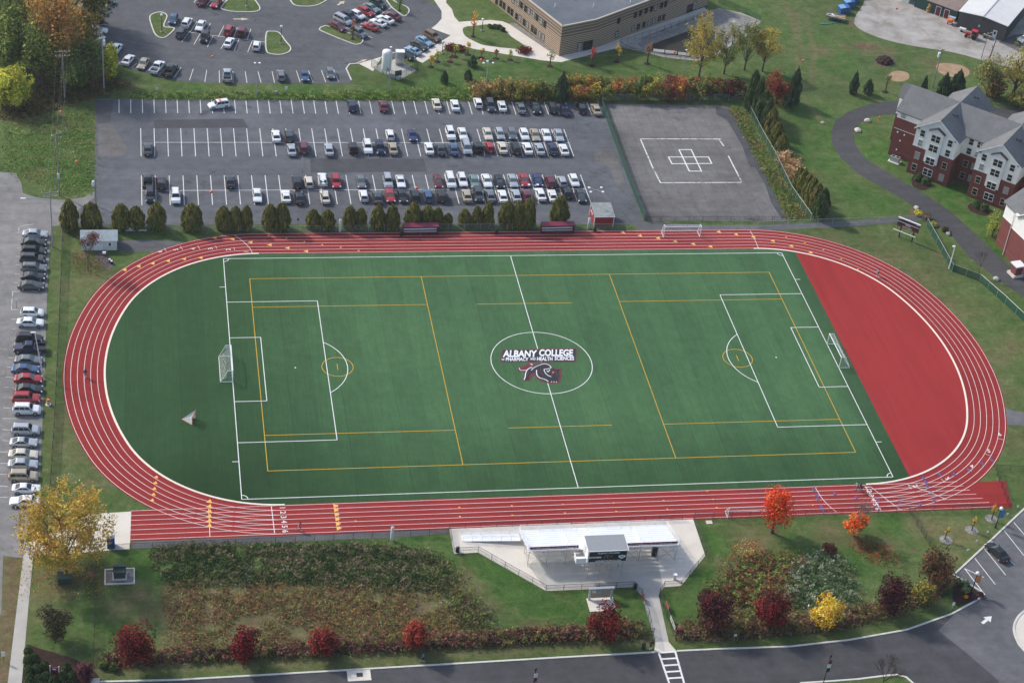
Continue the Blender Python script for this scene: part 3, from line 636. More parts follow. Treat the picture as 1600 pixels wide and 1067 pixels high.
# --- field markings (metres, field centre at the origin)
HX, HY = 55.04, 34.36
fw = MB(); fy = MB()
def seg(mb, a, b, w_=.13, z=.052): ribbon(mb, [a, b], w_, z)
def arc(mb, c, r, t0, t1, w_=.13, z=.052, n=40):
    full = abs(t1 - t0) > 6.28
    ts = np.linspace(t0, t1, n + 1)[:-1] if full else np.linspace(t0, t1, n + 1)
    ribbon(mb, [(c[0] + r * math.cos(t), c[1] + r * math.sin(t)) for t in ts], w_, z, full)
for a, b in (((-HX, HY), (HX, HY)), ((HX, HY), (HX, -HY)), ((HX, -HY), (-HX, -HY)), ((-HX, -HY), (-HX, HY)), ((0, HY), (0, -HY))): seg(fw, a, b)
arc(fw, (0, 0), 9.15, 0, 6.2832, n=72)
for s in (-1, 1):
    seg(fw, (s * HX, 20.16), (s * (HX - 16.5), 20.16)); seg(fw, (s * (HX - 16.5), 20.16), (s * (HX - 16.5), -20.16)); seg(fw, (s * HX, -20.16), (s * (HX - 16.5), -20.16))
    seg(fw, (s * HX, 9.16), (s * (HX - 5.5), 9.16)); seg(fw, (s * (HX - 5.5), 9.16), (s * (HX - 5.5), -9.16)); seg(fw, (s * HX, -9.16), (s * (HX - 5.5), -9.16))
    a = math.acos(5.5 / 9.15); c = (s * (HX - 11), 0)
    arc(fw, c, 9.15, (math.pi - a) if s > 0 else -a, (math.pi + a) if s > 0 else a, n=24)
    seg(fw, (c[0] - .12, 0), (c[0] + .12, 0), .3)
    for t in (-1, 1):
        arc(fw, (s * HX, t * HY), 1.0, *((math.pi, 1.5 * math.pi) if s > 0 and t > 0 else (1.5 * math.pi, 2 * math.pi) if s < 0 and t > 0 else (.5 * math.pi, math.pi) if s > 0 else (0, .5 * math.pi)), n=10)
        seg(fw, (s * HX, t * 25.0), (s * (HX + 1.1), t * 25.0))
fw.build("field_lines", M['field_white'], kind='structure')
YX, YY = 50.5, 27.58
for a, b in (((-YX, YY), (YX, YY)), ((YX, YY), (YX, -YY)), ((YX, -YY), (-YX, -YY)), ((-YX, -YY), (-YX, YY)), ((-18.3, YY), (-18.3, -YY)), ((18.3, YY), (18.3, -YY))): seg(fy, a, b, .13, .048)
for s in (-1, 1):
    seg(fy, (-9.1, s * 18.3), (9.1, s * 18.3), .13, .048); seg(fy, (-YX, s * 18.45), (-18.3, s * 18.45), .13, .048); seg(fy, (18.3, s * 18.45), (YX, s * 18.45), .13, .048)
    arc(fy, (s * 36.65, 0), 2.74, 0, 6.2832, .13, .048); seg(fy, (s * 36.65, -.9), (s * 36.65, .9), .13, .048)
fy.build("practice_lines", M['field_yellow'], kind='structure')
# --- midfield emblem
navy = paint("emblem_navy", (.012, .013, .022), .8); ew = paint("emblem_white", (.74, .76, .78), .8); em = paint("emblem_maroon", (.13, .018, .030), .8)
ZE = lambda q: [G(740 + x / 7.273, 500 + y / 7.273) for x, y in q]
def emb(name, q, z, mt): return sheet(name, ZE(q), z, mt, px=False)
emb("emblem_border", [(325, 338), (1170, 322), (1165, 478), (300, 484)], .056, em)
emb("emblem_field", [(338, 346), (1160, 331), (1155, 470), (313, 476)], .062, navy)
a = np.array(G(785.0, 554.5)); b = np.array(G(899.5, 551.5)); ang = math.atan2(b[1] - a[1], b[0] - a[0]); W_ = np.linalg.norm(b - a)
def fit_text(s, x0, y0, x1, y1, z, bold=.03, shear=.34):
    """writing that fills the ground between two pixel rows"""
    pa, pb = np.array(G(x0, y1)), np.array(G(x1, y1)); pc = np.array(G(x0, y0))
    wd = np.linalg.norm(pb - pa); u_ = (pb - pa) / wd; n_ = np.array([-u_[1], u_[0]]); ht = float((pc - pa) @ n_)
    me = text_mesh(s, 1.0, ew, bold=bold, shear=shear, align='LEFT')
    co = np.array([v.co for v in me.vertices]); mn, mxx = co.min(0), co.max(0)
    sx, sy = wd / (mxx[0] - mn[0]), ht / (mxx[1] - mn[1])
    mx = Matrix.Translation((pa[0], pa[1], z)) @ Matrix.Rotation(math.atan2(u_[1], u_[0]), 4, 'Z') @ Matrix.Diagonal((sx, sy, 1, 1)) @ Matrix.Translation((-mn[0], -mn[1], 0))
    return me, mx
items = [fit_text(s, 740 + x0 / 7.273, 500 + y0 / 7.273, 740 + x1 / 7.273, 500 + y1 / 7.273, .068, bd) for s, x0, y0, x1, y1, bd in
         (("ALBANY", 330, 346, 742, 424, .035), ("COLLEGE", 752, 336, 1150, 414, .035), ("OF", 320, 440, 356, 464, .02), ("PHARMACY", 364, 428, 634, 468, .03), ("AND", 642, 430, 708, 458, .02), ("HEALTH", 718, 422, 908, 464, .03), ("SCIENCES", 920, 416, 1152, 460, .03))]
merge("emblem_writing", items, ew, 'structure')
emb("emblem_border", [(500, 545), (530, 535), (580, 520), (625, 490), (655, 482), (690, 490), (695, 508), (740, 492), (800, 482), (850, 498), (890, 532), (940, 556), (1010, 558), (990, 590), (1003, 630), (988, 680), (978, 718), (900, 726), (850, 720), (790, 706), (735, 684), (705, 645), (680, 628), (655, 652), (645, 694), (565, 694), (550, 675), (570, 640), (580, 602), (555, 588), (510, 580)], .056, em)
emb("panther_emblem", [(520, 562), (545, 570), (590, 575), (615, 560), (660, 542), (720, 512), (780, 494), (830, 502), (870, 532), (925, 566), (985, 568), (968, 595), (978, 640), (960, 672), (968, 704), (880, 710), (830, 702), (760, 674), (722, 644), (706, 612), (680, 596), (650, 614), (628, 652), (632, 684), (574, 684), (588, 650), (596, 600), (560, 582), (525, 575)], .062, navy)
wl = MB()
for q, wd in (([(520, 545), (522, 562), (545, 575), (580, 574), (592, 568)], .12), ([(572, 682), (585, 650), (592, 605), (608, 570), (640, 548), (668, 540)], .16), ([(655, 575), (680, 548), (715, 528), (745, 515)], .13), ([(715, 570), (717, 620), (745, 656), (795, 672), (835, 690), (848, 702)], .16), ([(748, 516), (800, 500), (850, 512), (880, 540), (850, 556), (800, 562)], .14), ([(800, 564), (812, 600), (845, 632), (882, 648)], .14), ([(832, 576), (848, 592), (866, 566)], .13), ([(638, 500), (664, 502), (660, 518)], .12), ([(884, 700), (886, 712)], .12), ([(912, 700), (914, 712)], .12), ([(940, 700), (942, 712)], .12)):
    ribbon(wl, smooth_line(ZE(q), 4), wd, .068)
wl.build("emblem_highlights", ew, kind='structure')
ml = MB()
for q, wd in (([(880, 560), (905, 590), (900, 620), (870, 640)], .18), ([(925, 575), (935, 610), (960, 640)], .16), ([(760, 560), (770, 610), (800, 640)], .12), ([(620, 590), (610, 640)], .14), ([(550, 555), (600, 540), (650, 520)], .2), ([(940, 660), (960, 650)], .12)): ribbon(ml, smooth_line(ZE(q), 4), wd, .066)
ml.build("emblem_accents", em, kind='structure'); yl = MB(); ribbon(yl, ZE([(892, 602), (914, 594)]), .16, .07); yl.build("emblem_eye", M['orange_mark'], kind='structure')

# --- car park markings
pl = MB()
def pline(a, b, w_=.13, z=.046): ribbon(pl, [a, b], w_, z)
x = -74.35; k = 0
while x < 30.5: pline((x, 89.4), (x, 95.1), .15); x += 2.42
for k in range(34): pline((-69.95 + 2.72 * k, 71.7), (-69.95 + 2.72 * k, 83.05), .15)
pline((-69.9 + 2.72, 77.3), (19.8, 77.3), .13, .049)
for k in range(34): pline((-69.95 + 2.72 * k, 53.3), (-69.95 + 2.72 * k, 64.3), .15)
pline((-69.9, 58.65), (19.8, 58.65), .13, .049)
pl.build("stall_lines", M['white_paint'], kind='structure')
pl = MB()
def pxl(*q, w_=.13, z=.036): ribbon(pl, [G(*a) for a in q], w_, z)
for a, b in (((293, 67), (283, 67)),): pass
for q in (((285, 50), (312, 53)), ((312, 53), (332, 56)), ((332, 56), (414, 66.5)), ((308, 34), (297, 51)), ((329, 37), (319, 53)), ((350, 41), (341, 58)), ((371, 43.5), (365, 59)), ((392, 46), (386, 63)), ((297, 49), (284, 66)), ((313, 53), (303, 70)), ((333, 57), (324, 74)), ((355, 60), (345, 77)), ((373, 63), (366, 80)), ((394, 65), (387, 82)), ((262, 41), (270, 45)),
          ((167, 20), (154, 20)), ((160, 29), (146, 30)), ((168, 39.5), (140, 39)), ((170, 49), (145, 50)), ((175, 3), (182, 4)), ((165, 11.5), (172, 12)), ((158, 68), (147, 75)), ((185, 100), (195, 94)), ((205, 107), (214, 99)), ((228, 113), (235, 107)), ((248, 119), (255, 108)), ((283, 106), (272, 122)), ((302, 108), (296, 126)), ((323, 110), (320, 129)), ((342.5, 111), (343, 130)), ((364, 112), (364, 130)), ((383, 112), (386, 130)), ((403, 112), (408, 130)), ((425, 112), (429, 130)), ((463, 111), (469, 129)), ((482, 111), (489, 129)), ((502, 110), (509, 129)), ((521, 109), (529, 128)),
          ((303, 5), (311, -6)), ((323, 9), (335, -6)), ((342, 8), (350, 0)), ((561, 41), (592, 53)), ((540, 43), (582, 60)), ((575, 37), (602, 47)), ((583, 32), (612, 41)), ((590, 26), (622, 36)), ((546, 52), (565, 42)), ((565, 42), (612, 12)), ((604, 17), (612, 12)), ((663, 77), (680, 68)), ((672, 74), (676, 72)), ((686, 64), (694, 68)), ((671, 74), (676, 77)), ((655, 83), (660, 86))):
    pxl(*q)
pl.build("upper_stall_lines", M['white_paint'], kind='structure')
pl = MB()
for q in (((1537, 902), (1507, 888)), ((1507, 888), (1538.5, 929)), ((1523, 872), (1555, 913)), ((1538, 857), (1571, 898)), ((1575, 872), (1586, 883)), ((1569, 829), (1600, 868)), ((1584, 816), (1606, 842)), ((1508, 889), (1539, 929))): pxl(*q, z=.046)
for k in range(7):     # crosswalk ladder
    f = k / 6; a = np.array((1029 + 20 * f * 1.05, 1019.5 + 60 * f)); b = np.array((1054.5 + 17 * f * 1.05, 1018 + 60 * f)); pxl(tuple(a), tuple(b), w_=.32, z=.046)
pxl((1029, 1019), (1050, 1080), w_=.3, z=.05); pxl((1055, 1018), (1072, 1078), w_=.3, z=.05)
pl.build("road_markings", M['white_paint'], kind='structure')
def arrow(cx, cy, tx, ty, L, W, mat, z):
    a = np.array(G(cx, cy)); b = np.array(G(tx, ty)); d = (b - a) / np.linalg.norm(b - a); n_ = np.array([-d[1], d[0]]); mb = MB()
    pts = [(-.5, .11), (0, .11), (0, .32), (.5, 0), (0, -.32), (0, -.11), (-.5, -.11)]
    mb.poly([(*(a + d * u * L + n_ * v * W), z) for u, v in reversed(pts)]); return mb.build("road_arrow", mat, kind='structure')
arrow(1542, 968, 1550, 962, 2.6, 2.2, M['white_paint'], .05)
tan_ = paint("faded_arrow", (.55, .45, .30), .8)
arrow(377, 30.5, 390, 30.6, 3.6, 2.0, tan_, .04); arrow(533, 5.5, 539, 2, 3.0, 2.4, tan_, .04); arrow(566, 96, 574, 93, 3.2, 1.6, tan_, .05)
pl = MB()
for q, wd in (([(1000, 217.5), (1126, 217.8)], .30), ([(1000.5, 217.5), (1021, 265), (1032, 286)], .30), ([(1124, 219), (1131, 229)], .30), ([(1138, 244), (1159, 285)], .30), ([(1031, 286), (1158, 285.5)], .30)): ribbon(pl, [G(*a) for a in q], wd, .036)
pl.build("helipad_border", M['old_paint'], kind='structure')
pl = MB()
for q in ([(1061, 234.5), (1080, 234.5), (1096, 268), (1077, 268)], [(1044.5, 246), (1107, 246), (1112, 256), (1050, 256.5)]):
    ribbon(pl, [G(*a) for a in q], .28, .044, True)
pl.build("helipad_cross", M['white_paint'], kind='structure')
pl = MB()
for q in ([(65, 455), (20, 456)], [(20, 456), (17.5, 484)], [(17.5, 484), (33, 484)], [(28, 365), (30, 355), (40, 352), (52, 351)], [(27, 375), (34, 375)], [(27, 388), (35, 388)], [(25, 401), (33, 401)], [(24, 414), (32, 414)], [(23, 428), (31, 428)], [(22, 442), (30, 442)], [(17, 499), (30, 499)], [(16, 514), (65, 513)], [(12, 559), (22, 559)], [(11, 574), (20, 574)], [(9, 589), (22, 590)], [(7, 605), (23, 606)], [(6, 621), (22, 622)], [(5, 637), (22, 638)], [(4, 654), (26, 654)], [(3, 671), (18, 672)], [(2, 688), (15, 689)], [(0, 706), (14, 706)], [(-1, 724), (13, 724)], [(-2, 741), (12, 741)], [(-3, 759), (12, 760)], [(-3, 777), (12, 777)]):
    ribbon(pl, [G(*a) for a in q], .11, .036)
pl.build("street_stall_lines", M['old_paint'], kind='structure')
# ------------------------------------------------------------------ vehicles
TYRE = paint("tyre_rubber", (.014, .014, .015), .8, 0, .2); RIM = paint("alloy_rim", (.40, .41, .42), .35, .6, .1)
GLASS = paint("car_glass", (.022, .030, .034), .06, 0, .2); GLASSL = paint("car_glass_light", (.10, .14, .145), .10, 0, .15)
TAIL = paint("tail_lamp", (.30, .012, .012), .3, 0, .1); HEAD = paint("head_lamp", (.72, .73, .74), .15, 0, .05); TRIM = paint("black_trim", (.012, .012, .013), .6, 0, .2); PLATE = paint("number_plate", (.62, .62, .58), .5, 0, .05)
def carpaint(name, c, metal=0.0): return paint("paint_" + name, c, .28, metal, .04, 1.0, .6)
CP = {'white': carpaint('white', (.74, .75, .76)), 'cream': carpaint('cream', (.60, .55, .45)), 'beige': carpaint('beige', (.42, .36, .26), .2), 'silver': carpaint('silver', (.44, .46, .49), .3),
      'grey': carpaint('grey', (.17, .18, .19), .3), 'dark grey': carpaint('dark_grey', (.055, .058, .064), .2), 'black': carpaint('black', (.012, .012, .014)), 'red': carpaint('red', (.34, .018, .025)),
      'dark red': carpaint('dark_red', (.12, .012, .022)), 'blue': carpaint('blue', (.05, .10, .20), .2), 'navy': carpaint('navy', (.014, .020, .055), .1), 'light blue': carpaint('light_blue', (.25, .40, .55), .2),
      'brown': carpaint('brown', (.20, .12, .07), .1), 'dark green': carpaint('dark_green', (.018, .045, .038), .2), 'pale green': carpaint('pale_green', (.20, .29, .28), .3), 'dark brown': carpaint('dark_brown', (.035, .020, .020), .1), 'royal blue': carpaint('royal_blue', (.025, .035, .13), .1)}
# length, width, height, belt, hood height, windscreen base x, roof front, roof rear, rear glass base, boot height
SPEC = {'sedan': (4.75, 1.80, 1.45, .95, .92, 1.05, .28, -1.05, -1.75, .98), 'coupe': (4.45, 1.78, 1.33, .90, .86, .85, .05, -.85, -1.75, .93),
        'hatchback': (4.15, 1.75, 1.50, .96, .95, 1.05, .35, -1.50, -1.95, .96), 'SUV': (4.65, 1.86, 1.74, 1.08, 1.06, 1.00, .45, -1.90, -2.20, 1.08),
        'wagon': (4.70, 1.80, 1.52, .96, .93, 1.05, .30, -1.85, -2.22, .96), 'minivan': (5.05, 1.95, 1.76, 1.04, 1.02, 1.50, .75, -2.15, -2.42, 1.04),
        'jeep': (4.05, 1.82, 1.84, 1.12, 1.10, .62, .42, -1.72, -1.82, 1.10), 'pickup': (5.60, 1.95, 1.80, 1.12, 1.10, 1.25, .65, -.55, -.80, 1.10)}
def make_car(kind):
    L, W, H, belt, hood, xb0, xt0, xt1, xb1, boot = SPEC[kind]
    root = thing("car" if kind not in ('pickup',) else "pickup_truck", "car", "car")
    zb = .24; hw = W / 2
    bod = MB()
    xs = [(L / 2, .80 * hw, .55, .40), (L / 2 - .10, .90 * hw, .68, .30), (L / 2 - .40, .97 * hw, hood - .10, zb), (xb0 + .15, hw, hood, zb), (xb0 - .5, hw, belt, zb)]
    if kind == 'pickup': xs += [(-.95, hw, belt, zb)]
    else: xs += [(xb1 + .4, hw, belt, zb), (-L / 2 + .35, .97 * hw, boot, zb), (-L / 2 + .08, .93 * hw, boot - .10, .32), (-L / 2, .84 * hw, boot - .28, .40)]
    rings = []
    for x, w_, zt, zl in xs:
        zm = zl + (zt - zl) * .62
        rings.append([(x, -w_ * .90, zl), (x, -w_, zl + .16), (x, -w_, zm), (x, -w_ * .90, zt - .015), (x, -w_ * .4, zt + .02), (x, w_ * .4, zt + .02), (x, w_ * .90, zt - .015), (x, w_, zm), (x, w_, zl + .16), (x, w_ * .90, zl)])
    for r0, r1 in zip(rings, rings[1:]):
        for i in range(10):
            j = (i + 1) % 10; bod.poly([r0[i], r0[j], r1[j], r1[i]])
    bod.poly(rings[0][::-1]); bod.poly(rings[-1])
    # greenhouse
    wb, wt = hw * .90, hw * (.70 if kind not in ('jeep',) else .82)
    zr = H
    B = [(xb0, -wb, belt - .02), (xb0, wb, belt - .02), (xb1, wb, belt - .02), (xb1, -wb, belt - .02)]
    T = [(xt0, -wt, zr - .05), (xt0, wt, zr - .05), (xt1, wt, zr - .05), (xt1, -wt, zr - .05)]
    C = [(xt0 - .15, -wt * .8, zr), (xt0 - .15, wt * .8, zr), (xt1 + .15, wt * .8, zr), (xt1 + .15, -wt * .8, zr)]
    for lo, hi in ((B, T), (T, C)):
        for i in range(4):
            j = (i + 1) % 4; bod.poly([lo[i], lo[j], hi[j], hi[i]])
    bod.poly([C[0], C[1], C[2], C[3]])
    if kind == 'pickup':
        x0, x1 = -.95, -L / 2; zt = belt
        bod.box(((x0 + x1) / 2, 0, .60), (x0 - x1, W * .98, .12)); bod.box(((x0 + x1) / 2, hw - .06, .78), (x0 - x1, .12, .70)); bod.box(((x0 + x1) / 2, -hw + .06, .78), (x0 - x1, .12, .70)); bod.box((x1 + .06, 0, .80), (.12, W - .26, .62))
    ob = bod.build("body", CP['white'], root, smooth=35)
    ob.material_slots[0].link = 'OBJECT'; ob.material_slots[0].material = CP['white']
    if kind == 'pickup':
        t = MB(); t.box(((-.95 - L / 2) / 2, 0, .69), (L / 2 - .95 - .2, W - .3, .05)); t.build("cargo_bed", TRIM, root)
    # glass panes stand a centimetre proud of the pillars
    def pane(name, q, m0=.06, m1=.94, n0=.10, n1=.90, mt=GLASS):
        q = [Vector(p) for p in q]; nn = (q[1] - q[0]).cross(q[3] - q[0]).normalized(); ce = sum(q, Vector()) / 4
        if nn.dot(ce - Vector((0, 0, belt - .3))) < 0: nn = -nn
        bl = lambda u, v: (q[0] * (1 - u) + q[1] * u) * (1 - v) + (q[3] * (1 - u) + q[2] * u) * v + nn * .012
        mb = MB(); mb.poly([bl(m0, n0), bl(m1, n0), bl(m1, n1), bl(m0, n1)]); return mb
    gl = GLASSL if kind in ('sedan', 'hatchback', 'minivan') else GLASS
    pane(0, [B[0], B[1], T[1], T[0]]).build("windscreen", gl, root)
    pane(0, [B[2], B[3], T[3], T[2]], .08, .92, .22 if kind in ('SUV', 'jeep', 'minivan', 'wagon') else .10).build("rear_window", GLASS, root)
    for s, q in ((-1, [B[3], B[0], T[0], T[3]]), (1, [B[1], B[2], T[2], T[1]])):
        mb = MB(); ns = 2 if kind in ('sedan', 'coupe', 'pickup', 'hatchback') else 3
        for k in range(ns):
            u0 = .05 + .9 * k / ns + .012; u1 = .05 + .9 * (k + 1) / ns - .012
            p = pane(0, q, u0, u1, .14, .88); n0 = len(mb.v); mb.v += p.v; mb.f.append(tuple(n0 + i for i in range(4))); mb.m.append(0)
        mb.build("side_windows", GLASS, root)
    if kind in ('SUV', 'minivan', 'wagon'):
        for s in (-1, 1):
            r = MB(); r.tube((xt0 - .3, s * wt * .88, zr + .035), (xt1 + .3, s * wt * .88, zr + .035), .022, n=6); r.build("roof_rail", TRIM, root)
    xf, xr = L / 2 - .92, -L / 2 + .95; wr = .34 if kind not in ('SUV', 'jeep', 'pickup') else .38
    wm = MB(); wm.tube((0, -.11, 0), (0, .11, 0), wr, n=16); wm.mat(1); wm.tube((0, -.118, 0), (0, .118, 0), wr * .62, n=12)
    w0 = wm.build("wheel", [TYRE, RIM], root, smooth=40); w0.location = (xf, hw - .085, wr)
    for x, y in ((xf, -hw + .085), (xr, hw - .085), (xr, -hw + .085)):
        c = w0.copy(); COL.objects.link(c); c.location = (x, y, wr)
    hl = MB()
    for s in (-1, 1):
        h = MB(); h.hexa([(L / 2 - .13, s * hw * .86 - .15, .58), (L / 2 - .06, s * hw * .80 - .15, .58), (L / 2 - .06, s * hw * .80 + .13, .58), (L / 2 - .13, s * hw * .86 + .13, .58)][::1], [(L / 2 - .34, s * hw * .80 - .15, hood - .12), (L / 2 - .14, s * hw * .78 - .15, .71), (L / 2 - .14, s * hw * .78 + .13, .71), (L / 2 - .34, s * hw * .80 + .13, hood - .12)]); h.build("headlight", HEAD, root)
        t = MB(); zt = boot if kind != 'pickup' else 1.05; t.box((-L / 2 + .045, s * hw * .72, zt - .22), (.13, .30, .17)); t.build("tail_light", TAIL, root)
        if kind in ('SUV', 'minivan', 'pickup', 'sedan'):
            q = MB(); q.box((xb0 - .25, s * (hw + .07), belt + .05), (.16, .16, .14)); q.build("wing_mirror", TRIM, root)
    g = MB(); g.box((L / 2 - .03, 0, .48), (.09, W * .5, .18)); g.build("grille", TRIM, root)
    p = MB(); p.box((-L / 2 + .01, 0, boot - .42), (.07, .34, .15)); p.build("number_plate", PLATE, root)
    if kind == 'jeep':
        q = MB(); q.tube((-L / 2 - .02, 0, .95), (-L / 2 - .22, 0, .95), .36, n=16); q.build("spare_wheel", TYRE, root, smooth=40)
    return root
PROTO = {}
def put_car(kind, col, x, y, ang, roof=None):
    if kind not in PROTO: PROTO[kind] = make_car(kind); r = PROTO[kind]; r.location = (x, y, .035); r.rotation_euler = (0, 0, ang)
    else: r = dup(PROTO[kind], (x, y, .035), ang)
    for c in r.children:
        if c.name.startswith("body"): c.material_slots[0].link = 'OBJECT'; c.material_slots[0].material = CP[col]
    return r
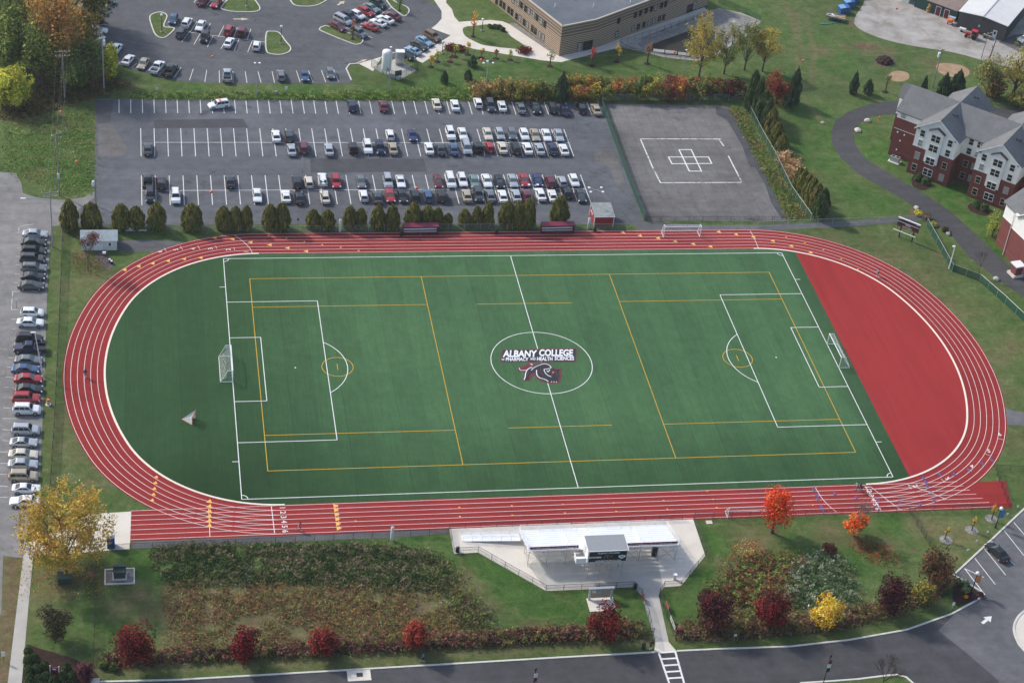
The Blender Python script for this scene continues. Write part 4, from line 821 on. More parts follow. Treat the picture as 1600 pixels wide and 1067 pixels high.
# rows: (colour, kind, px, py, facing); f = nose towards the track, b = tail towards the track, or a pixel direction
ROWS = {
 'top': ("top row of the car park", [('navy', 'SUV', 550, 165, 'b'), ('dark red', 'sedan', 599, 165, 'b'), ('cream', 'sedan', 682, 162, 'b'), ('white', 'sedan', 711, 164, 'b'), ('white', 'hatchback', 747, 160, 'b'), ('dark grey', 'SUV', 766.5, 165, 'f'), ('white', 'coupe', 784.5, 165, 'b'), ('grey', 'sedan', 814, 168, 'b'), ('black', 'sedan', 837, 168, 'f'), ('black', 'SUV', 863, 167.5, 'b'), ('navy', 'sedan', 882.5, 171, 'b'), ('black', 'wagon', 909, 168, 'b'), ('beige', 'sedan', 931.5, 170.5, 'b')]),
 'bu': ("upper middle row", [('white', 'sedan', 431.5, 212, 'b'), ('dark grey', 'SUV', 452, 212, 'b'), ('white', 'hatchback', 609.5, 210, 'b'), ('royal blue', 'coupe', 644.5, 211, 'f'), ('white', 'SUV', 704, 209, 'f'), ('white', 'sedan', 723, 209, 'f'), ('cream', 'sedan', 762, 209, 'f'), ('silver', 'hatchback', 781, 209, 'f'), ('grey', 'hatchback', 800, 209, 'f'), ('white', 'hatchback', 819, 210, 'f'), ('beige', 'sedan', 836, 210.5, 'f'), ('white', 'sedan', 854, 211, 'f'), ('silver', 'sedan', 873, 211, 'f')]),
 'bl': ("lower middle row", [('dark grey', 'sedan', 231, 232, 'b'), ('silver', 'sedan', 455.5, 233, 'b'), ('dark red', 'SUV', 474.5, 230, 'b'), ('silver', 'sedan', 514, 233, 'b'), ('black', 'jeep', 551.5, 231, 'b'), ('white', 'SUV', 574.5, 230, 'f'), ('navy', 'SUV', 594, 231, 'f'), ('beige', 'sedan', 614, 231, 'b'), ('white', 'sedan', 670.5, 231, 'b'), ('dark grey', 'sedan', 688.5, 232, 'b'), ('blue', 'sedan', 708.5, 232, 'b'), ('silver', 'minivan', 729, 230, 'f'), ('black', 'jeep', 747.5, 230, 'b'), ('red', 'hatchback', 765, 229, 'b'), ('cream', 'sedan', 785, 230, 'b'), ('black', 'SUV', 806, 231, 'b'), ('white', 'sedan', 824, 231, 'b'), ('silver', 'sedan', 843, 232, 'b'), ('navy', 'sedan', 863.5, 232, 'b'), ('white', 'coupe', 881, 233, 'b')]),
 'cu': ("upper row nearest the hedge", [('dark grey', 'pickup', 231, 282, 'b'), ('dark brown', 'SUV', 251.5, 285, 'b'), ('black', 'sedan', 359.5, 283, 'b'), ('black', 'SUV', 464, 284, 'b'), ('cream', 'hatchback', 482.5, 284, 'b'), ('white', 'SUV', 504, 280, 'b'), ('red', 'wagon', 525, 283, 'f'), ('grey', 'sedan', 564, 283, 'f'), ('silver', 'SUV', 606, 283, 'f'), ('white', 'coupe', 626, 283, 'f'), ('dark red', 'sedan', 684.5, 283, 'f'), ('white', 'minivan', 704, 282, 'f'), ('white', 'wagon', 722.5, 281, 'f'), ('pale green', 'sedan', 741, 283, 'f'), ('white', 'sedan', 760.5, 282, 'f'), ('black', 'sedan', 780, 283, 'f'), ('silver', 'sedan', 801, 282, 'f'), ('red', 'sedan', 819, 281, 'f'), ('royal blue', 'sedan', 839.5, 281, 'f'), ('dark red', 'SUV', 859.5, 283.5, 'b'), ('silver', 'hatchback', 878, 283, 'b'), ('white', 'hatchback', 897, 282, 'f')]),
 'cl': ("bottom row by the hedge", [('black', 'SUV', 234.5, 305, 'f'), ('white', 'SUV', 274.5, 307, 'f'), ('white', 'sedan', 402, 305, 'f'), ('white', 'coupe', 447, 306, 'b'), ('black', 'sedan', 467.5, 308, 'b'), ('cream', 'sedan', 507.5, 307, 'b'), ('white', 'hatchback', 568, 305, 'b'), ('dark grey', 'sedan', 590, 308, 'b'), ('red', 'sedan', 609.5, 305, 'f'), ('black', 'coupe', 629, 306, 'f'), ('black', 'wagon', 648.5, 304, 'b'), ('blue', 'wagon', 668.5, 305, 'b'), ('dark brown', 'SUV', 689, 305, 'b'), ('beige', 'sedan', 729.5, 305, 'b'), ('dark grey', 'SUV', 747.5, 304, 'f'), ('grey', 'sedan', 766, 305, 'b'), ('white', 'sedan', 785.5, 306, 'b'), ('silver', 'sedan', 806.5, 305, 'b'), ('dark red', 'sedan', 823.5, 305, 'b'), ('white', 'sedan', 844.5, 303, 'b'), ('white', 'coupe', 863.5, 305, 'b'), ('black', 'hatchback', 885.5, 300, 'b'), ('dark grey', 'sedan', 907, 305, 'f')]),
 'st': ("row along the left street", [('silver', 'sedan', 55, 365, 'r'), ('black', 'sedan', 53, 378, 'r'), ('black', 'wagon', 53, 391, 'r'), ('dark grey', 'SUV', 51, 404, 'r'), ('grey', 'wagon', 53, 417.5, 'r'), ('black', 'coupe', 52, 431, 'r'), ('dark grey', 'sedan', 49, 445.5, 'r'), ('white', 'hatchback', 50.5, 487.5, 'r'), ('white', 'sedan', 47.5, 503, 'r'), ('black', 'SUV', 46, 528.5, 'r'), ('navy', 'pickup', 46, 543, 'l'), ('grey', 'sedan', 44.5, 562, 'r'), ('blue', 'sedan', 40, 576, 'r'), ('red', 'sedan', 44.5, 591, 'r'), ('black', 'sedan', 45, 607, 'r'), ('red', 'SUV', 41.5, 621.5, 'r'), ('white', 'SUV', 42, 639, 'r'), ('silver', 'SUV', 40.5, 671, 'r'), ('silver', 'coupe', 37, 690, 'r'), ('cream', 'sedan', 36.5, 709, 'r'), ('silver', 'sedan', 36, 724, 'r'), ('beige', 'SUV', 37, 743, 'r'), ('white', 'coupe', 41, 762, 'r'), ('white', 'sedan', 39, 782, 'l')]),
 'ul': ("row beside the woods", [('black', 'minivan', 163, 1, (20, 1)), ('silver', 'sedan', 153, 8.5, (20, 1)), ('dark green', 'SUV', 151, 18, (20, 1)), ('black', 'SUV', 145, 30, (-20, -1)), ('white', 'sedan', 151.5, 47, (20, 1)), ('white', 'SUV', 147, 59.5, (-20, 1)), ('white', 'pickup', 180, 77.5, (110, -140))]),
 'uf': ("row along the grass bank", [('white', 'sedan', 200.5, 93, (115, -140)), ('beige', 'sedan', 224, 99, (-85, 135)), ('white', 'pickup', 246, 105, (130, -160)), ('black', 'pickup', 266, 109.5, (110, -150)), ('silver', 'pickup', 355, 117.5, (0, -10)), ('grey', 'wagon', 439, 117, (-2, -10)), ('blue', 'coupe', 476, 118, (2, 10)), ('grey', 'hatchback', 516, 114.5, (2, 10))]),
 'um': ("rows between lawn islands", [('blue', 'hatchback', 271, 30, (-55, 125)), ('white', 'SUV', 292, 35.5, (80, -130)), ('white', 'sedan', 313.5, 40, (-70, 130)), ('dark grey', 'SUV', 283.5, 51, (70, -130)), ('black', 'jeep', 320, 58.5, (-60, 130)), ('red', 'SUV', 358, 47, (60, -130)), ('dark red', 'jeep', 378.5, 50, (50, -130)), ('white', 'sedan', 358, 66, (80, -130)), ('white', 'hatchback', 401, 71, (30, -130)), ('dark red', 'sedan', 316.5, 1, (80, -110)), ('red', 'sedan', 338, 4, (-80, 110))]),
 'uc': ("slanting cluster", [('dark red', 'sedan', 527.5, 41, (9, 5)), ('silver', 'minivan', 536, 31, (9, 4.5)), ('navy', 'wagon', 547, 25, (9, 4.5)), ('white', 'hatchback', 559, 23, (9, 4.5)), ('red', 'wagon', 572, 18, (9, 4.5)), ('pale green', 'sedan', 580.5, 12, (9, 4.5)), ('dark green', 'SUV', 591, 6, (9, 4.5)), ('dark red', 'sedan', 612.5, 24.5, (-9, -4)), ('white', 'sedan', 602, 30, (-9, -4)), ('white', 'coupe', 591, 35, (-9, -4)), ('red', 'coupe', 578, 41, (-9, -4)), ('grey', 'SUV', 560.5, 51.5, (9, 4.5))]),
 'ur': ("row beside campus walk", [('brown', 'SUV', 676, 57, (9, 5)), ('light blue', 'sedan', 663, 64, (9, 5)), ('dark grey', 'sedan', 655.5, 71, (9, 5)), ('light blue', 'coupe', 646, 78.5, (-9, -4.6)), ('black', 'sedan', 634, 85, (9, 5))]),
}
TYPEW = {'SUV': 'SUV', 'jeep': 'boxy off-roader', 'pickup': 'pickup truck', 'minivan': 'minivan', 'wagon': 'estate car'}
ORD = ['', 'second', 'third', 'fourth', 'fifth', 'sixth', 'seventh', 'eighth', 'ninth', 'tenth', 'eleventh', 'twelfth']
def desc(c): return c[0] + ' ' + TYPEW.get(c[1], c[1])
CARS = []
for key, (rn, lst) in ROWS.items():
    vertical = key in ('st', 'ul')
    lst = sorted(lst, key=lambda c: c[3] if vertical else c[2])
    A_, Bn = ('above', 'below') if vertical else ('left of', 'right of')
    ds = [desc(c) for c in lst]; labels = [None] * len(lst)
    for i, c in enumerate(lst):
        if ds.count(ds[i]) == 1: labels[i] = "only %s in the %s" % (ds[i], rn)
        else:
            same = [j for j in range(len(lst)) if ds[j] == ds[i]]
            cand = []
            if i > 0: cand.append(("%s %s the %s, %s" % (ds[i], Bn, ds[i - 1], rn), lambda j: j > 0 and ds[j - 1] == ds[i - 1]))
            if i < len(lst) - 1: cand.append(("%s %s the %s, %s" % (ds[i], A_, ds[i + 1], rn), lambda j: j < len(lst) - 1 and ds[j + 1] == ds[i + 1]))
            good = [t for t, f in cand if sum(1 for j in same if f(j)) == 1]
            labels[i] = good[0] if good else "%s %s from the %s, %s" % (ORD[same.index(i)] or 'first', ds[i], 'top' if vertical else 'left', rn)
    for c, lb in zip(lst, labels):
        col, kd, px, py, fc = c
        x, y, _ = P(px, py, .75)
        if fc == 'f': an = -math.pi / 2
        elif fc == 'b': an = math.pi / 2
        elif fc == 'r': a = np.array(G(30, 560)); b = np.array(G(70, 560.5)); an = math.atan2(b[1] - a[1], b[0] - a[0])
        elif fc == 'l': a = np.array(G(30, 560)); b = np.array(G(70, 560.5)); an = math.atan2(b[1] - a[1], b[0] - a[0]) + math.pi
        else:
            s = 8 / math.hypot(*fc); a = np.array(G(px, py)); b = np.array(G(px + fc[0] * s, py + fc[1] * s)); an = math.atan2(b[1] - a[1], b[0] - a[0])
        if fc in ('f', 'b'): an += random.uniform(-.025, .025)
        r = put_car(kd, col, float(x), float(y), an)
        r["label"] = lb; r["category"] = 'pickup truck' if kd == 'pickup' else 'car'; r["group"] = "cars parked in the " + rn
        CARS.append(r)
def lone(kd, col, px, py, d, label):
    x, y, _ = P(px, py, .75); a = np.array(G(px, py)); b = np.array(G(px + d[0], py + d[1]))
    r = put_car(kd, col, float(x), float(y), math.atan2(b[1] - a[1], b[0] - a[0])); r["label"] = label; r["category"] = "car"
    if "group" in r: del r["group"]
    return r
sec = lone('SUV', 'white', 342, 163.5, (-9, 1.2), "white security SUV with orange roof light bar parked across the empty stalls")
lb_ = MB(); lb_.box((-.2, 0, 1.80), (.35, 1.15, .13)); lb_.build("light_bar", M['orange'], sec, bevel=.02)
lone('sedan', 'black', 1558.5, 861, (-9, -8.4), "black sedan nosed up to the kerb of the corner car park")
lone('hatchback', 'white', 1601, 61, (-9, 3.5), "white hatchback parked outside the grey metal workshop")
# named extras that make single cars recognisable
# ------------------------------------------------------------------ fences, goals, stand, sheds, poles
def fence(pts, h, label, panel, rail, gap=3.0, group=None, name="chain_link_fence", mid=False, panel2=None, bottom=False, pr=.035):
    """pts in metres; posts, rails and a woven panel hang on one root"""
    p = [np.array(q[:2], float) for q in pts]
    root = thing(name, label, "fence", (p[0][0], p[0][1], 0), 0, group); o = p[0]
    L = [p[i] - o for i in range(len(p))]
    posts = []
    for a, b in zip(L, L[1:]):
        d = np.linalg.norm(b - a); k = max(1, int(round(d / gap)))
        posts += [a + (b - a) * i / k for i in range(k)]
    posts.append(L[-1])
    if len(posts) > 98: posts = posts[::2]
    pm = MB(); pm.tube((0, 0, 0), (0, 0, h + .06), pr, n=6); p0 = pm.build("post", rail, root); p0.location = (*posts[0], 0)
    for q in posts[1:]:
        c = p0.copy(); COL.objects.link(c); c.location = (*q, 0)
    r = MB(); r.path([(*q, h) for q in L], pr * .8, 6); r.build("top_rail", rail, root)
    if mid: r = MB(); r.path([(*q, h * .52) for q in L], pr * .6, 6); r.build("middle_rail", rail, root)
    if bottom: r = MB(); r.path([(*q, .08) for q in L], pr * .6, 6); r.build("bottom_rail", rail, root)
    m_ = MB()
    for a, b in zip(L, L[1:]): m_.poly([(*a, .04), (*b, .04), (*b, h - .03), (*a, h - .03)])
    m_.build("mesh_panel", panel, root); return root
GP = lambda q: [G(*a) for a in q]
BK, LB, LG, LGR, LGT = M['black'], M['link_black'], M['link_grey'], M['link_green'], M['link_green_thin']
fence(GP([(206, 858), (400, 849.5), (700, 834)]), 1.25, "low black chain link fence along the bottom straight left of the stand", LB, BK, 3.1)
fence(GP([(46, 872), (120, 866), (203, 858)]), 1.25, "short black chain link fence along the concrete pad under the yellow tree", LB, BK, 3.1)
fence(GP([(702, 826), (800, 822), (1030, 813), (1066, 811.5)]), 1.1, "low black rail fence between the track and the aluminium stand", LB, BK, 2.4)
fence(GP([(702, 826), (709, 864.5), (747, 862.5), (853, 923), (990, 917), (1002, 930)]), 1.2, "black fence zigzagging round the left and near side of the plaza", LB, BK, 2.6, mid=True)
fence(GP([(1083, 811), (1103, 868), (1064, 915), (1037.5, 916.5), (1030, 930)]), 1.2, "black fence round the right side of the plaza", LB, BK, 2.6, mid=True)
fence(GP([(1002, 930), (1013, 965), (1021, 1008)]), 1.5, "black fence on the left side of the concrete path to the crosswalk", LB, BK, 2.2, bottom=True)
fence(GP([(1030, 930), (1042, 965), (1055, 998)]), 1.5, "black fence on the right side of the concrete path to the crosswalk", LB, BK, 2.2, bottom=True)
fence(GP([(1085, 810), (1200, 807.5), (1400, 800), (1575, 796)]), 1.25, "low black chain link fence along the bottom straight right of the stand", LB, BK, 3.2)
fence(GP([(1578, 795), (1561, 752), (1556, 735)]), 1.3, "short black fence at the right end of the sprint straight", LB, BK, 1.6)
fence(GP([(1556, 735), (1620, 738)]), 1.3, "black fence running off to the right above the sprint straight", LB, BK, 2.2)
fence(GP([(1420, 800), (1452, 852)]), 1.3, "thin black fence crossing the lawn below the sprint straight", LB, BK, 1.6)
fence(GP([(168, 1040), (500, 1022), (860, 1001), (1021, 992)]), 1.5, "dark metal fence in front of the long hedge along the road", LB, BK, 2.6, bottom=True)
fence(GP([(1056, 1000), (1150, 1000), (1280, 989), (1380, 970), (1450, 945), (1494, 922), (1480, 880)]), 1.5, "dark metal fence curving along the road on the right", LB, BK, 2.4, bottom=True)
fence(GP([(149, 866), (148.5, 950), (146, 1040)]), 1.5, "dark chain link fence running down from the concrete pad to the road", LB, BK, 1.8)
fence(GP([(99, 352), (93, 500), (86, 650), (78, 775)]), 1.5, "long black fence between the street cars and the track", meshpanel("chain_link_black_dense", (.02, .02, .022), .34), BK, 2.8, pr=.05)
fence(GP([(96, 357), (300, 361), (500, 362), (700, 359), (900, 358.5), (984, 358)]), 1.3, "grey chain link fence in front of the clipped evergreens", LG, M['steel'], 3.2)
fence(GP([(1010, 346), (1228, 346)]), 1.2, "low dark fence along the near edge of the helipad court", LB, BK, 3.0)
fence(GP([(1184, 355), (1300, 350), (1445, 345)]), 1.3, "grey chain link fence beside the footpath above the track", LG, M['steel'], 3.2)
fence(GP([(937, 158), (960, 222), (985, 291), (1007, 345)]), 1.7, "green windscreen fence between the car park and the helipad court", LGR, M['green_box'], 3.0)
fence(GP([(937, 158), (1050, 157), (1160, 158)]), 1.6, "galvanised fence along the top of the helipad court", LG, M['steel'], 3.2)
fence(GP([(1168, 172), (1190, 215), (1210, 250), (1235, 302), (1266, 346)]), 1.8, "galvanised fence slanting down beside the tall evergreens", LGT, M['steel'], 3.0)
fence(GP([(1447, 352), (1487, 424), (1530, 440), (1570, 475), (1620, 522)]), 1.7, "green mesh fence sagging round the corner by the scoreboard", LGR, M['steel'], 3.2)
fence(GP([(968, 72), (1060, 42), (1104, 25)]), 1.5, "dark fence along the concrete walk beside the brick building", LB, BK, 2.4)
fence(GP([(968, 72), (985, 82), (1040, 93), (1085, 96)]), 1.2, "low dark fence along the near edge of the stone basin", LB, BK, 3.0)
fence(GP([(1122, 5), (1165, 22), (1188, 34)]), 1.5, "green fence beyond the far end of the stone basin", LGT, M['green_box'], 3.0)
fence(GP([(580, 105), (608, 123), (625, 127), (652, 111), (645, 95)]), 2.2, "green mesh enclosure fence round the white tank", LGT, M['green_box'], 2.2)

# --- football goals: width along local x, opening towards local -y
NET = M['net']
def goal(px, py, rot, label, w_=7.32, h=2.44, d0=.9, d1=2.1, mat=None):
    x, y = px, py; mt = mat or M['white']
    r = thing("football_goal", label, "goal", (x, y, .03), rot)
    f = MB()
    for s in (-1, 1): f.tube((s * w_ / 2, 0, 0), (s * w_ / 2, 0, h), .075, n=8)
    f.tube((-w_ / 2 - .075, 0, h), (w_ / 2 + .075, 0, h), .075, n=8); f.build("goal_frame", mt, r)
    for s in (-1, 1):
        q = MB(); q.path([(s * w_ / 2, 0, h), (s * w_ / 2, d0, h), (s * w_ / 2, d1, .06), (s * w_ / 2, 0, .06)], .05, 6); q.build("side_stay", mt, r)
    q = MB(); q.tube((-w_ / 2, d1, .06), (w_ / 2, d1, .06), .05, n=6); q.build("ground_bar", mt, r)
    n_ = MB(); e = .02
    n_.poly([(-w_ / 2, e, h), (w_ / 2, e, h), (w_ / 2, d0, h), (-w_ / 2, d0, h)]); k = 6
    pr_ = [(d0, h), (d0 + .05, h * .7), (d0 + .25, h * .4), (d1 - .25, h * .15), (d1, .08)]
    for a, b in zip(pr_, pr_[1:]): n_.poly([(-w_ / 2, a[0], a[1]), (w_ / 2, a[0], a[1]), (w_ / 2, b[0], b[1]), (-w_ / 2, b[0], b[1])])
    for s in (-1, 1): n_.poly([(s * w_ / 2, e, .06), (s * w_ / 2, d1, .06), (s * w_ / 2, d0, h), (s * w_ / 2, e, h)])
    n_.build("net", NET, r); return r
goal(-HX, 0, math.pi / 2, "white football goal with net at the left end of the field")
goal(HX, 0, -math.pi / 2, "white football goal with net at the right end beside the red apron")
goal(35.85, 40.35, 0, "white football goal standing on the far straight of the track", 7.5, 2.44, .9, 2.1)
goal(27.0, -43.1, 0, "white football goal on the near straight half hidden by the orange tree", 7.32, 2.2, .05, 1.6)
x, y = G(303, 659)
r = thing("lacrosse_goal", "small lacrosse goal with white net alone in the dark left end of the turf", "goal", (x, y, .04), math.radians(70))
f = MB()
for s in (-1, 1): f.tube((s * .92, 0, 0), (s * .92, 0, 1.85), .04, n=8)
f.tube((-.92, 0, 1.85), (.92, 0, 1.85), .04, n=8); f.build("goal_frame", M['orange'], r)
f = MB(); f.path([(-.92, 0, .03), (0, 2.1, .03), (.92, 0, .03)], .035, 6); f.build("base_frame", M['orange'], r)
f = MB(); ap = (0, 2.1, .05); md = (0, .75, .75)
for a, b in (((-.92, 0, .05), (-.92, 0, 1.83)), ((.92, 0, 1.83), (.92, 0, .05))):
    f.poly([a, b, (0, .5, 1.0), ap])
f.poly([(-.92, 0, 1.83), (.92, 0, 1.83), (0, .5, 1.0)]); f.build("net", meshpanel("lacrosse_net", (.8, .8, .8), .75), r)

# --- aluminium stand with press box
AL = M['alum']; x0, x1 = -11.9, 12.3; yf, yr_ = -45.2, -52.5; z0, z1 = .75, 3.35; NR = 11
st = thing("grandstand", "aluminium grandstand with maroon back row seats on the concrete plaza", "grandstand", (0, -49, 0)); oy = -49.0
def pt(x, y, z): return (x, y - oy, z)
for k in range(NR):
    y = yf + (yr_ - yf) * k / (NR - 1); z = z0 + (z1 - z0) * k / (NR - 1)
    b = MB(); b.box(pt((x0 + x1) / 2, y, z), (x1 - x0, .56, .05)); b.build("foot_deck", AL, st)
    segs = [(x0 + .1, x0 + 6.0), (x0 + 7.1, x1 - 6.6), (x1 - 5.5, x1 - .1)]
    for a, c in segs:
        if k == 0 : continue
        b = MB(); b.box(pt((a + c) / 2, y - .18, z + .40), (c - a, .26, .045)); b.build("bench_plank", AL, st)
for i in range(46):
    xx = x0 + .4 + i * .515
    if xx > x1 - .3 or -4.2 < xx < 2.7: continue
    y, z = yr_ - .12, z1 + .47
    b = MB(); b.box(pt(xx, y + .1, z), (.46, .62, .07)); b.hexa([pt(xx - .22, y - .22, z), pt(xx + .22, y - .22, z), pt(xx + .22, y - .16, z), pt(xx - .22, y - .16, z)], [pt(xx - .22, y - .36, z + .62), pt(xx + .22, y - .36, z + .62), pt(xx + .22, y - .30, z + .62), pt(xx - .22, y - .30, z + .62)])
    o = b.build("seat", M['maroon'], st)
fr = MB(); ST = M['steel']
for i in range(9):
    xx = x0 + .2 + (x1 - x0 - .4) * i / 8
    b = MB(); b.tube(pt(xx, yf, z0), pt(xx, yr_, z1 - .1), .05, n=6)
    for k in (0, 3, 6, 10):
        y = yf + (yr_ - yf) * k / 10; z = z0 + (z1 - z0) * k / 10; b.tube(pt(xx, y, .03), pt(xx, y, z - .05), .05, n=6)
    b.tube(pt(xx, yr_, .3), pt(xx, yf + (yr_ - yf) * .6, z0 + (z1 - z0) * .6 - .2), .035, n=6); b.tube(pt(xx, yr_, z1 - .3), pt(xx, yf + (yr_ - yf) * .6, .2), .035, n=6)
    b.build("support_frame", ST, st)
for i in (0, 2, 5, 7):
    xa = x0 + .2 + (x1 - x0 - .4) * i / 8; xb = x0 + .2 + (x1 - x0 - .4) * (i + 1) / 8
    b = MB(); b.tube(pt(xa, yr_, .2), pt(xb, yr_, z1 - .3), .035, n=6); b.tube(pt(xb, yr_ + .08, .2), pt(xa, yr_ + .08, z1 - .3), .035, n=6); b.build("cross_brace", ST, st)
def railing(pp, h, name="guard_rail"):
    b = MB()
    for hh in (h, h * .66, h * .33): b.path([(q[0], q[1], q[2] + hh) for q in pp], .028, 6)
    n_ = 0
    for a, c in zip(pp, pp[1:]):
        a, c = np.array(a), np.array(c); k = max(1, int(np.linalg.norm(c - a) / 1.4))
        for i in range(k + 1): q = a + (c - a) * i / k; b.tube(q, q + np.array([0, 0, h]), .03, n=6)
    return b.build(name, AL, st)
railing([pt(x0, yf, z0), pt(x0, yr_, z1)], 1.05); railing([pt(x1, yf, z0), pt(x1, yr_, z1)], 1.05)
railing([pt(x0, yr_ - .45, z1), pt(-4.4, yr_ - .45, z1)], 1.15, "back_rail"); railing([pt(2.8, yr_ - .45, z1), pt(x1, yr_ - .45, z1)], 1.15, "back_rail")
railing([pt(x0 + .2, yf + .35, z0), pt(-3.6, yf + .35, z0)], 1.0, "front_rail"); railing([pt(-1.0, yf + .35, z0), pt(x1 - .4, yf + .35, z0)], 1.0, "front_rail")
for xx in (x0 + 6.5, -.9, x1 - 6.0):
    b = MB()
    b.path([pt(xx, yf - 1.0, z0 + .5), pt(xx, yf - 1.0, z0 + 1.25), pt(xx, yr_ + 1.2, z1 + .6), pt(xx, yr_ + 1.2, z1 - .3)], .028, 6); b.build("aisle_rail", AL, st)
for xx in (-7.6, -3.8, 3.4):                      # wheelchair bays
    b = MB(); b.path([pt(xx - 1.1, yf - .7, z0), pt(xx - 1.1, yf - .7, z0 + 1.0), pt(xx + 1.1, yf - .7, z0 + 1.0), pt(xx + 1.1, yf - .7, z0)], .028, 6); b.build("bay_rail", AL, st)
rw = MB(); ra, rb = np.array(G(722, 841)), np.array((x0 - .1, -46.6))
rw.hexa([(ra[0], ra[1] + .75 - oy, .04), (ra[0], ra[1] - .75 - oy, .04), (rb[0], rb[1] - .75 - oy, z0 - .08), (rb[0], rb[1] + .75 - oy, z0 - .08)][::-1], [(ra[0], ra[1] + .75 - oy, .10), (ra[0], ra[1] - .75 - oy, .10), (rb[0], rb[1] - .75 - oy, z0), (rb[0], rb[1] + .75 - oy, z0)][::-1]); rw.build("access_ramp", AL, st)
for s in (-.75, .75): railing([(ra[0], ra[1] + s - oy, .08), (rb[0], rb[1] + s - oy, z0)], 1.0, "ramp_rail")
# press box behind the top row
pb = thing("press_box", "small white press box with grey roof and black banner behind the stand", "press box", (-.2, -54.3, 0))
bx0, bx1, by0, by1, bz0, bz1 = -3.1, 3.15, -1.6, 1.55, 3.45, 5.95
b = MB(); b.hexa([(bx0, by0, bz0), (bx1, by0, bz0), (bx1, by1, bz0), (bx0, by1, bz0)], [(bx0, by0, bz1 - .15), (bx1, by0, bz1 - .15), (bx1, by1, bz1), (bx0, by1, bz1)]); b.build("cabin_wall", M['white'], pb)
b = MB(); b.hexa([(bx0 - .15, by0 - .15, bz1 - .15), (bx1 + .15, by0 - .15, bz1 - .15), (bx1 + .15, by1 + .25, bz1 + .02), (bx0 - .15, by1 + .25, bz1 + .02)], [(bx0 - .15, by0 - .15, bz1 - .03), (bx1 + .15, by0 - .15, bz1 - .03), (bx1 + .15, by1 + .25, bz1 + .14), (bx0 - .15, by1 + .25, bz1 + .14)]); b.build("roof", M['white'], pb)
b = MB(); b.hexa([(bx0 - .02, by0 - .02, bz1 - .02), (bx1 + .02, by0 - .02, bz1 - .02), (bx1 + .02, by1 + .12, bz1 + .143), (bx0 - .02, by1 + .12, bz1 + .143)], [(bx0 - .02, by0 - .02, bz1 + .01), (bx1 + .02, by0 - .02, bz1 + .01), (bx1 + .02, by1 + .12, bz1 + .173), (bx0 - .02, by1 + .12, bz1 + .173)]); b.build("roof_membrane", paint("roof_grey", (.26, .275, .29), .8, 0, .1), pb)
b = MB(); b.box((.1, by0 - .03, 4.62), (5.95, .05, 2.05)); bn = b.build("banner", M['black'], pb)
def wall_text(s, size, mat, x, z, y, parent, name="writing", bold=.01, ext=.004):
    me = text_mesh(s, size, mat, ext, 0, bold); o = bpy.data.objects.new(name, me); link(o, parent); o.location = (x, y, z); o.rotation_euler = (math.pi / 2, 0, 0); return o
wall_text("ALBANY COLLEGE", .42, ew, .15, 5.38, by0 - .07, bn); wall_text("PANTHERS", .42, ew, -1.95, 4.55, by0 - .07, bn, bold=.02); wall_text("ACPHSATHLETICS.COM", .38, ew, .25, 3.78, by0 - .07, bn, bold=.012)
b = MB()
for q in ([(-.5, 4.3), (-.25, 4.85), (.1, 4.95), (.35, 4.75)], [(.1, 4.9), (.0, 4.5), (.25, 4.2)], [(.5, 4.45), (.75, 4.85), (.8, 4.6)]):
    for a, c in zip(q, q[1:]): b.tube((a[0], by0 - .07, a[1]), (c[0], by0 - .07, c[1]), .045, n=4)
b.build("emblem", paint("emblem_grey", (.30, .25, .25), .6), bn)
b = MB(); b.prism([(1.75, 0), (2.1, .10), (2.35, .16), (2.6, .10), (2.95, 0), (2.85, -.35), (2.35, -.62), (1.85, -.35)], 0, .01); cr = b.build("crest", ew, bn); cr.rotation_euler = (math.pi / 2, 0, 0); cr.location = (0, by0 - .065, 4.75)
b = MB(); b.box((2.35, by0 - .09, 4.56), (.62, .02, .12)); b.build("crest_band", navy, bn)
for i in range(4):
    xx = bx0 + .5 + i * 1.8; b = MB()
    for yy in (by0 + .15, .6): b.tube((xx, yy, .04), (xx, yy, bz0), .06, n=6)
    b.tube((xx, by0 + .15, .4), (xx, .6, 2.4), .035, n=6); b.tube((xx, .6, .4), (xx, by0 + .15, 2.4), .035, n=6); b.build("support_leg", ST, pb)
b = MB(); b.box((-4.0, -.9, 3.42), (1.7, 1.5, .08)); b.box((-4.83, -.9, 3.95), (.06, 1.5, 1.0)); b.box((-4.0, -1.63, 3.95), (1.6, .06, 1.0)); b.build("landing", M['white'], pb)
b = MB(); b.box((bx0 - .04, .5, 4.45), (.06, .9, 1.9)); b.build("door", M['offwhite'], pb)
# small plaza furniture
def bin_(px, py, label, mat=None, h=.95, r=.32):
    x, y = G(px, py); t = thing("litter_bin", label, "litter bin", (x, y, .04))
    b = MB(); b.lathe([(r * .85, 0), (r, .1), (r, h * .82), (r * .9, h * .85)], n=14); b.build("barrel", mat or M['dark'], t, smooth=40)
    b = MB(); b.lathe([(r * 1.03, h * .84), (r * .98, h * .95), (r * .5, h * 1.08)], n=14); b.build("lid", M['black'], t, smooth=40); return t
bin_(714.5, 862, "black litter bin inside the left corner of the plaza fence"); bin_(992, 919, "black litter bin beside the plaza gate")
bin_(627, 369, "black litter bin left of the first team shelter"); bin_(776, 365, "black litter bin between the two team shelters"); bin_(929, 361.5, "black litter bin in front of the red ticket shed"); bin_(1005, 1013, "dark litter bin at the foot of the path by the road", h=1.1)
x, y = G(1053.5, 905)
t = thing("drinking_fountain", "small grey drinking fountain on the right of the plaza", "drinking fountain", (x, y, .04)); b = MB(); b.box((0, 0, .45), (.3, .3, .9)); b.build("pedestal", ST, t); b = MB(); b.lathe([(.12, .88), (.3, 1.0), (.3, 1.08), (.22, 1.02)], (0, 0, 0), 12); b.build("basin", M['alum'], t, smooth=40)
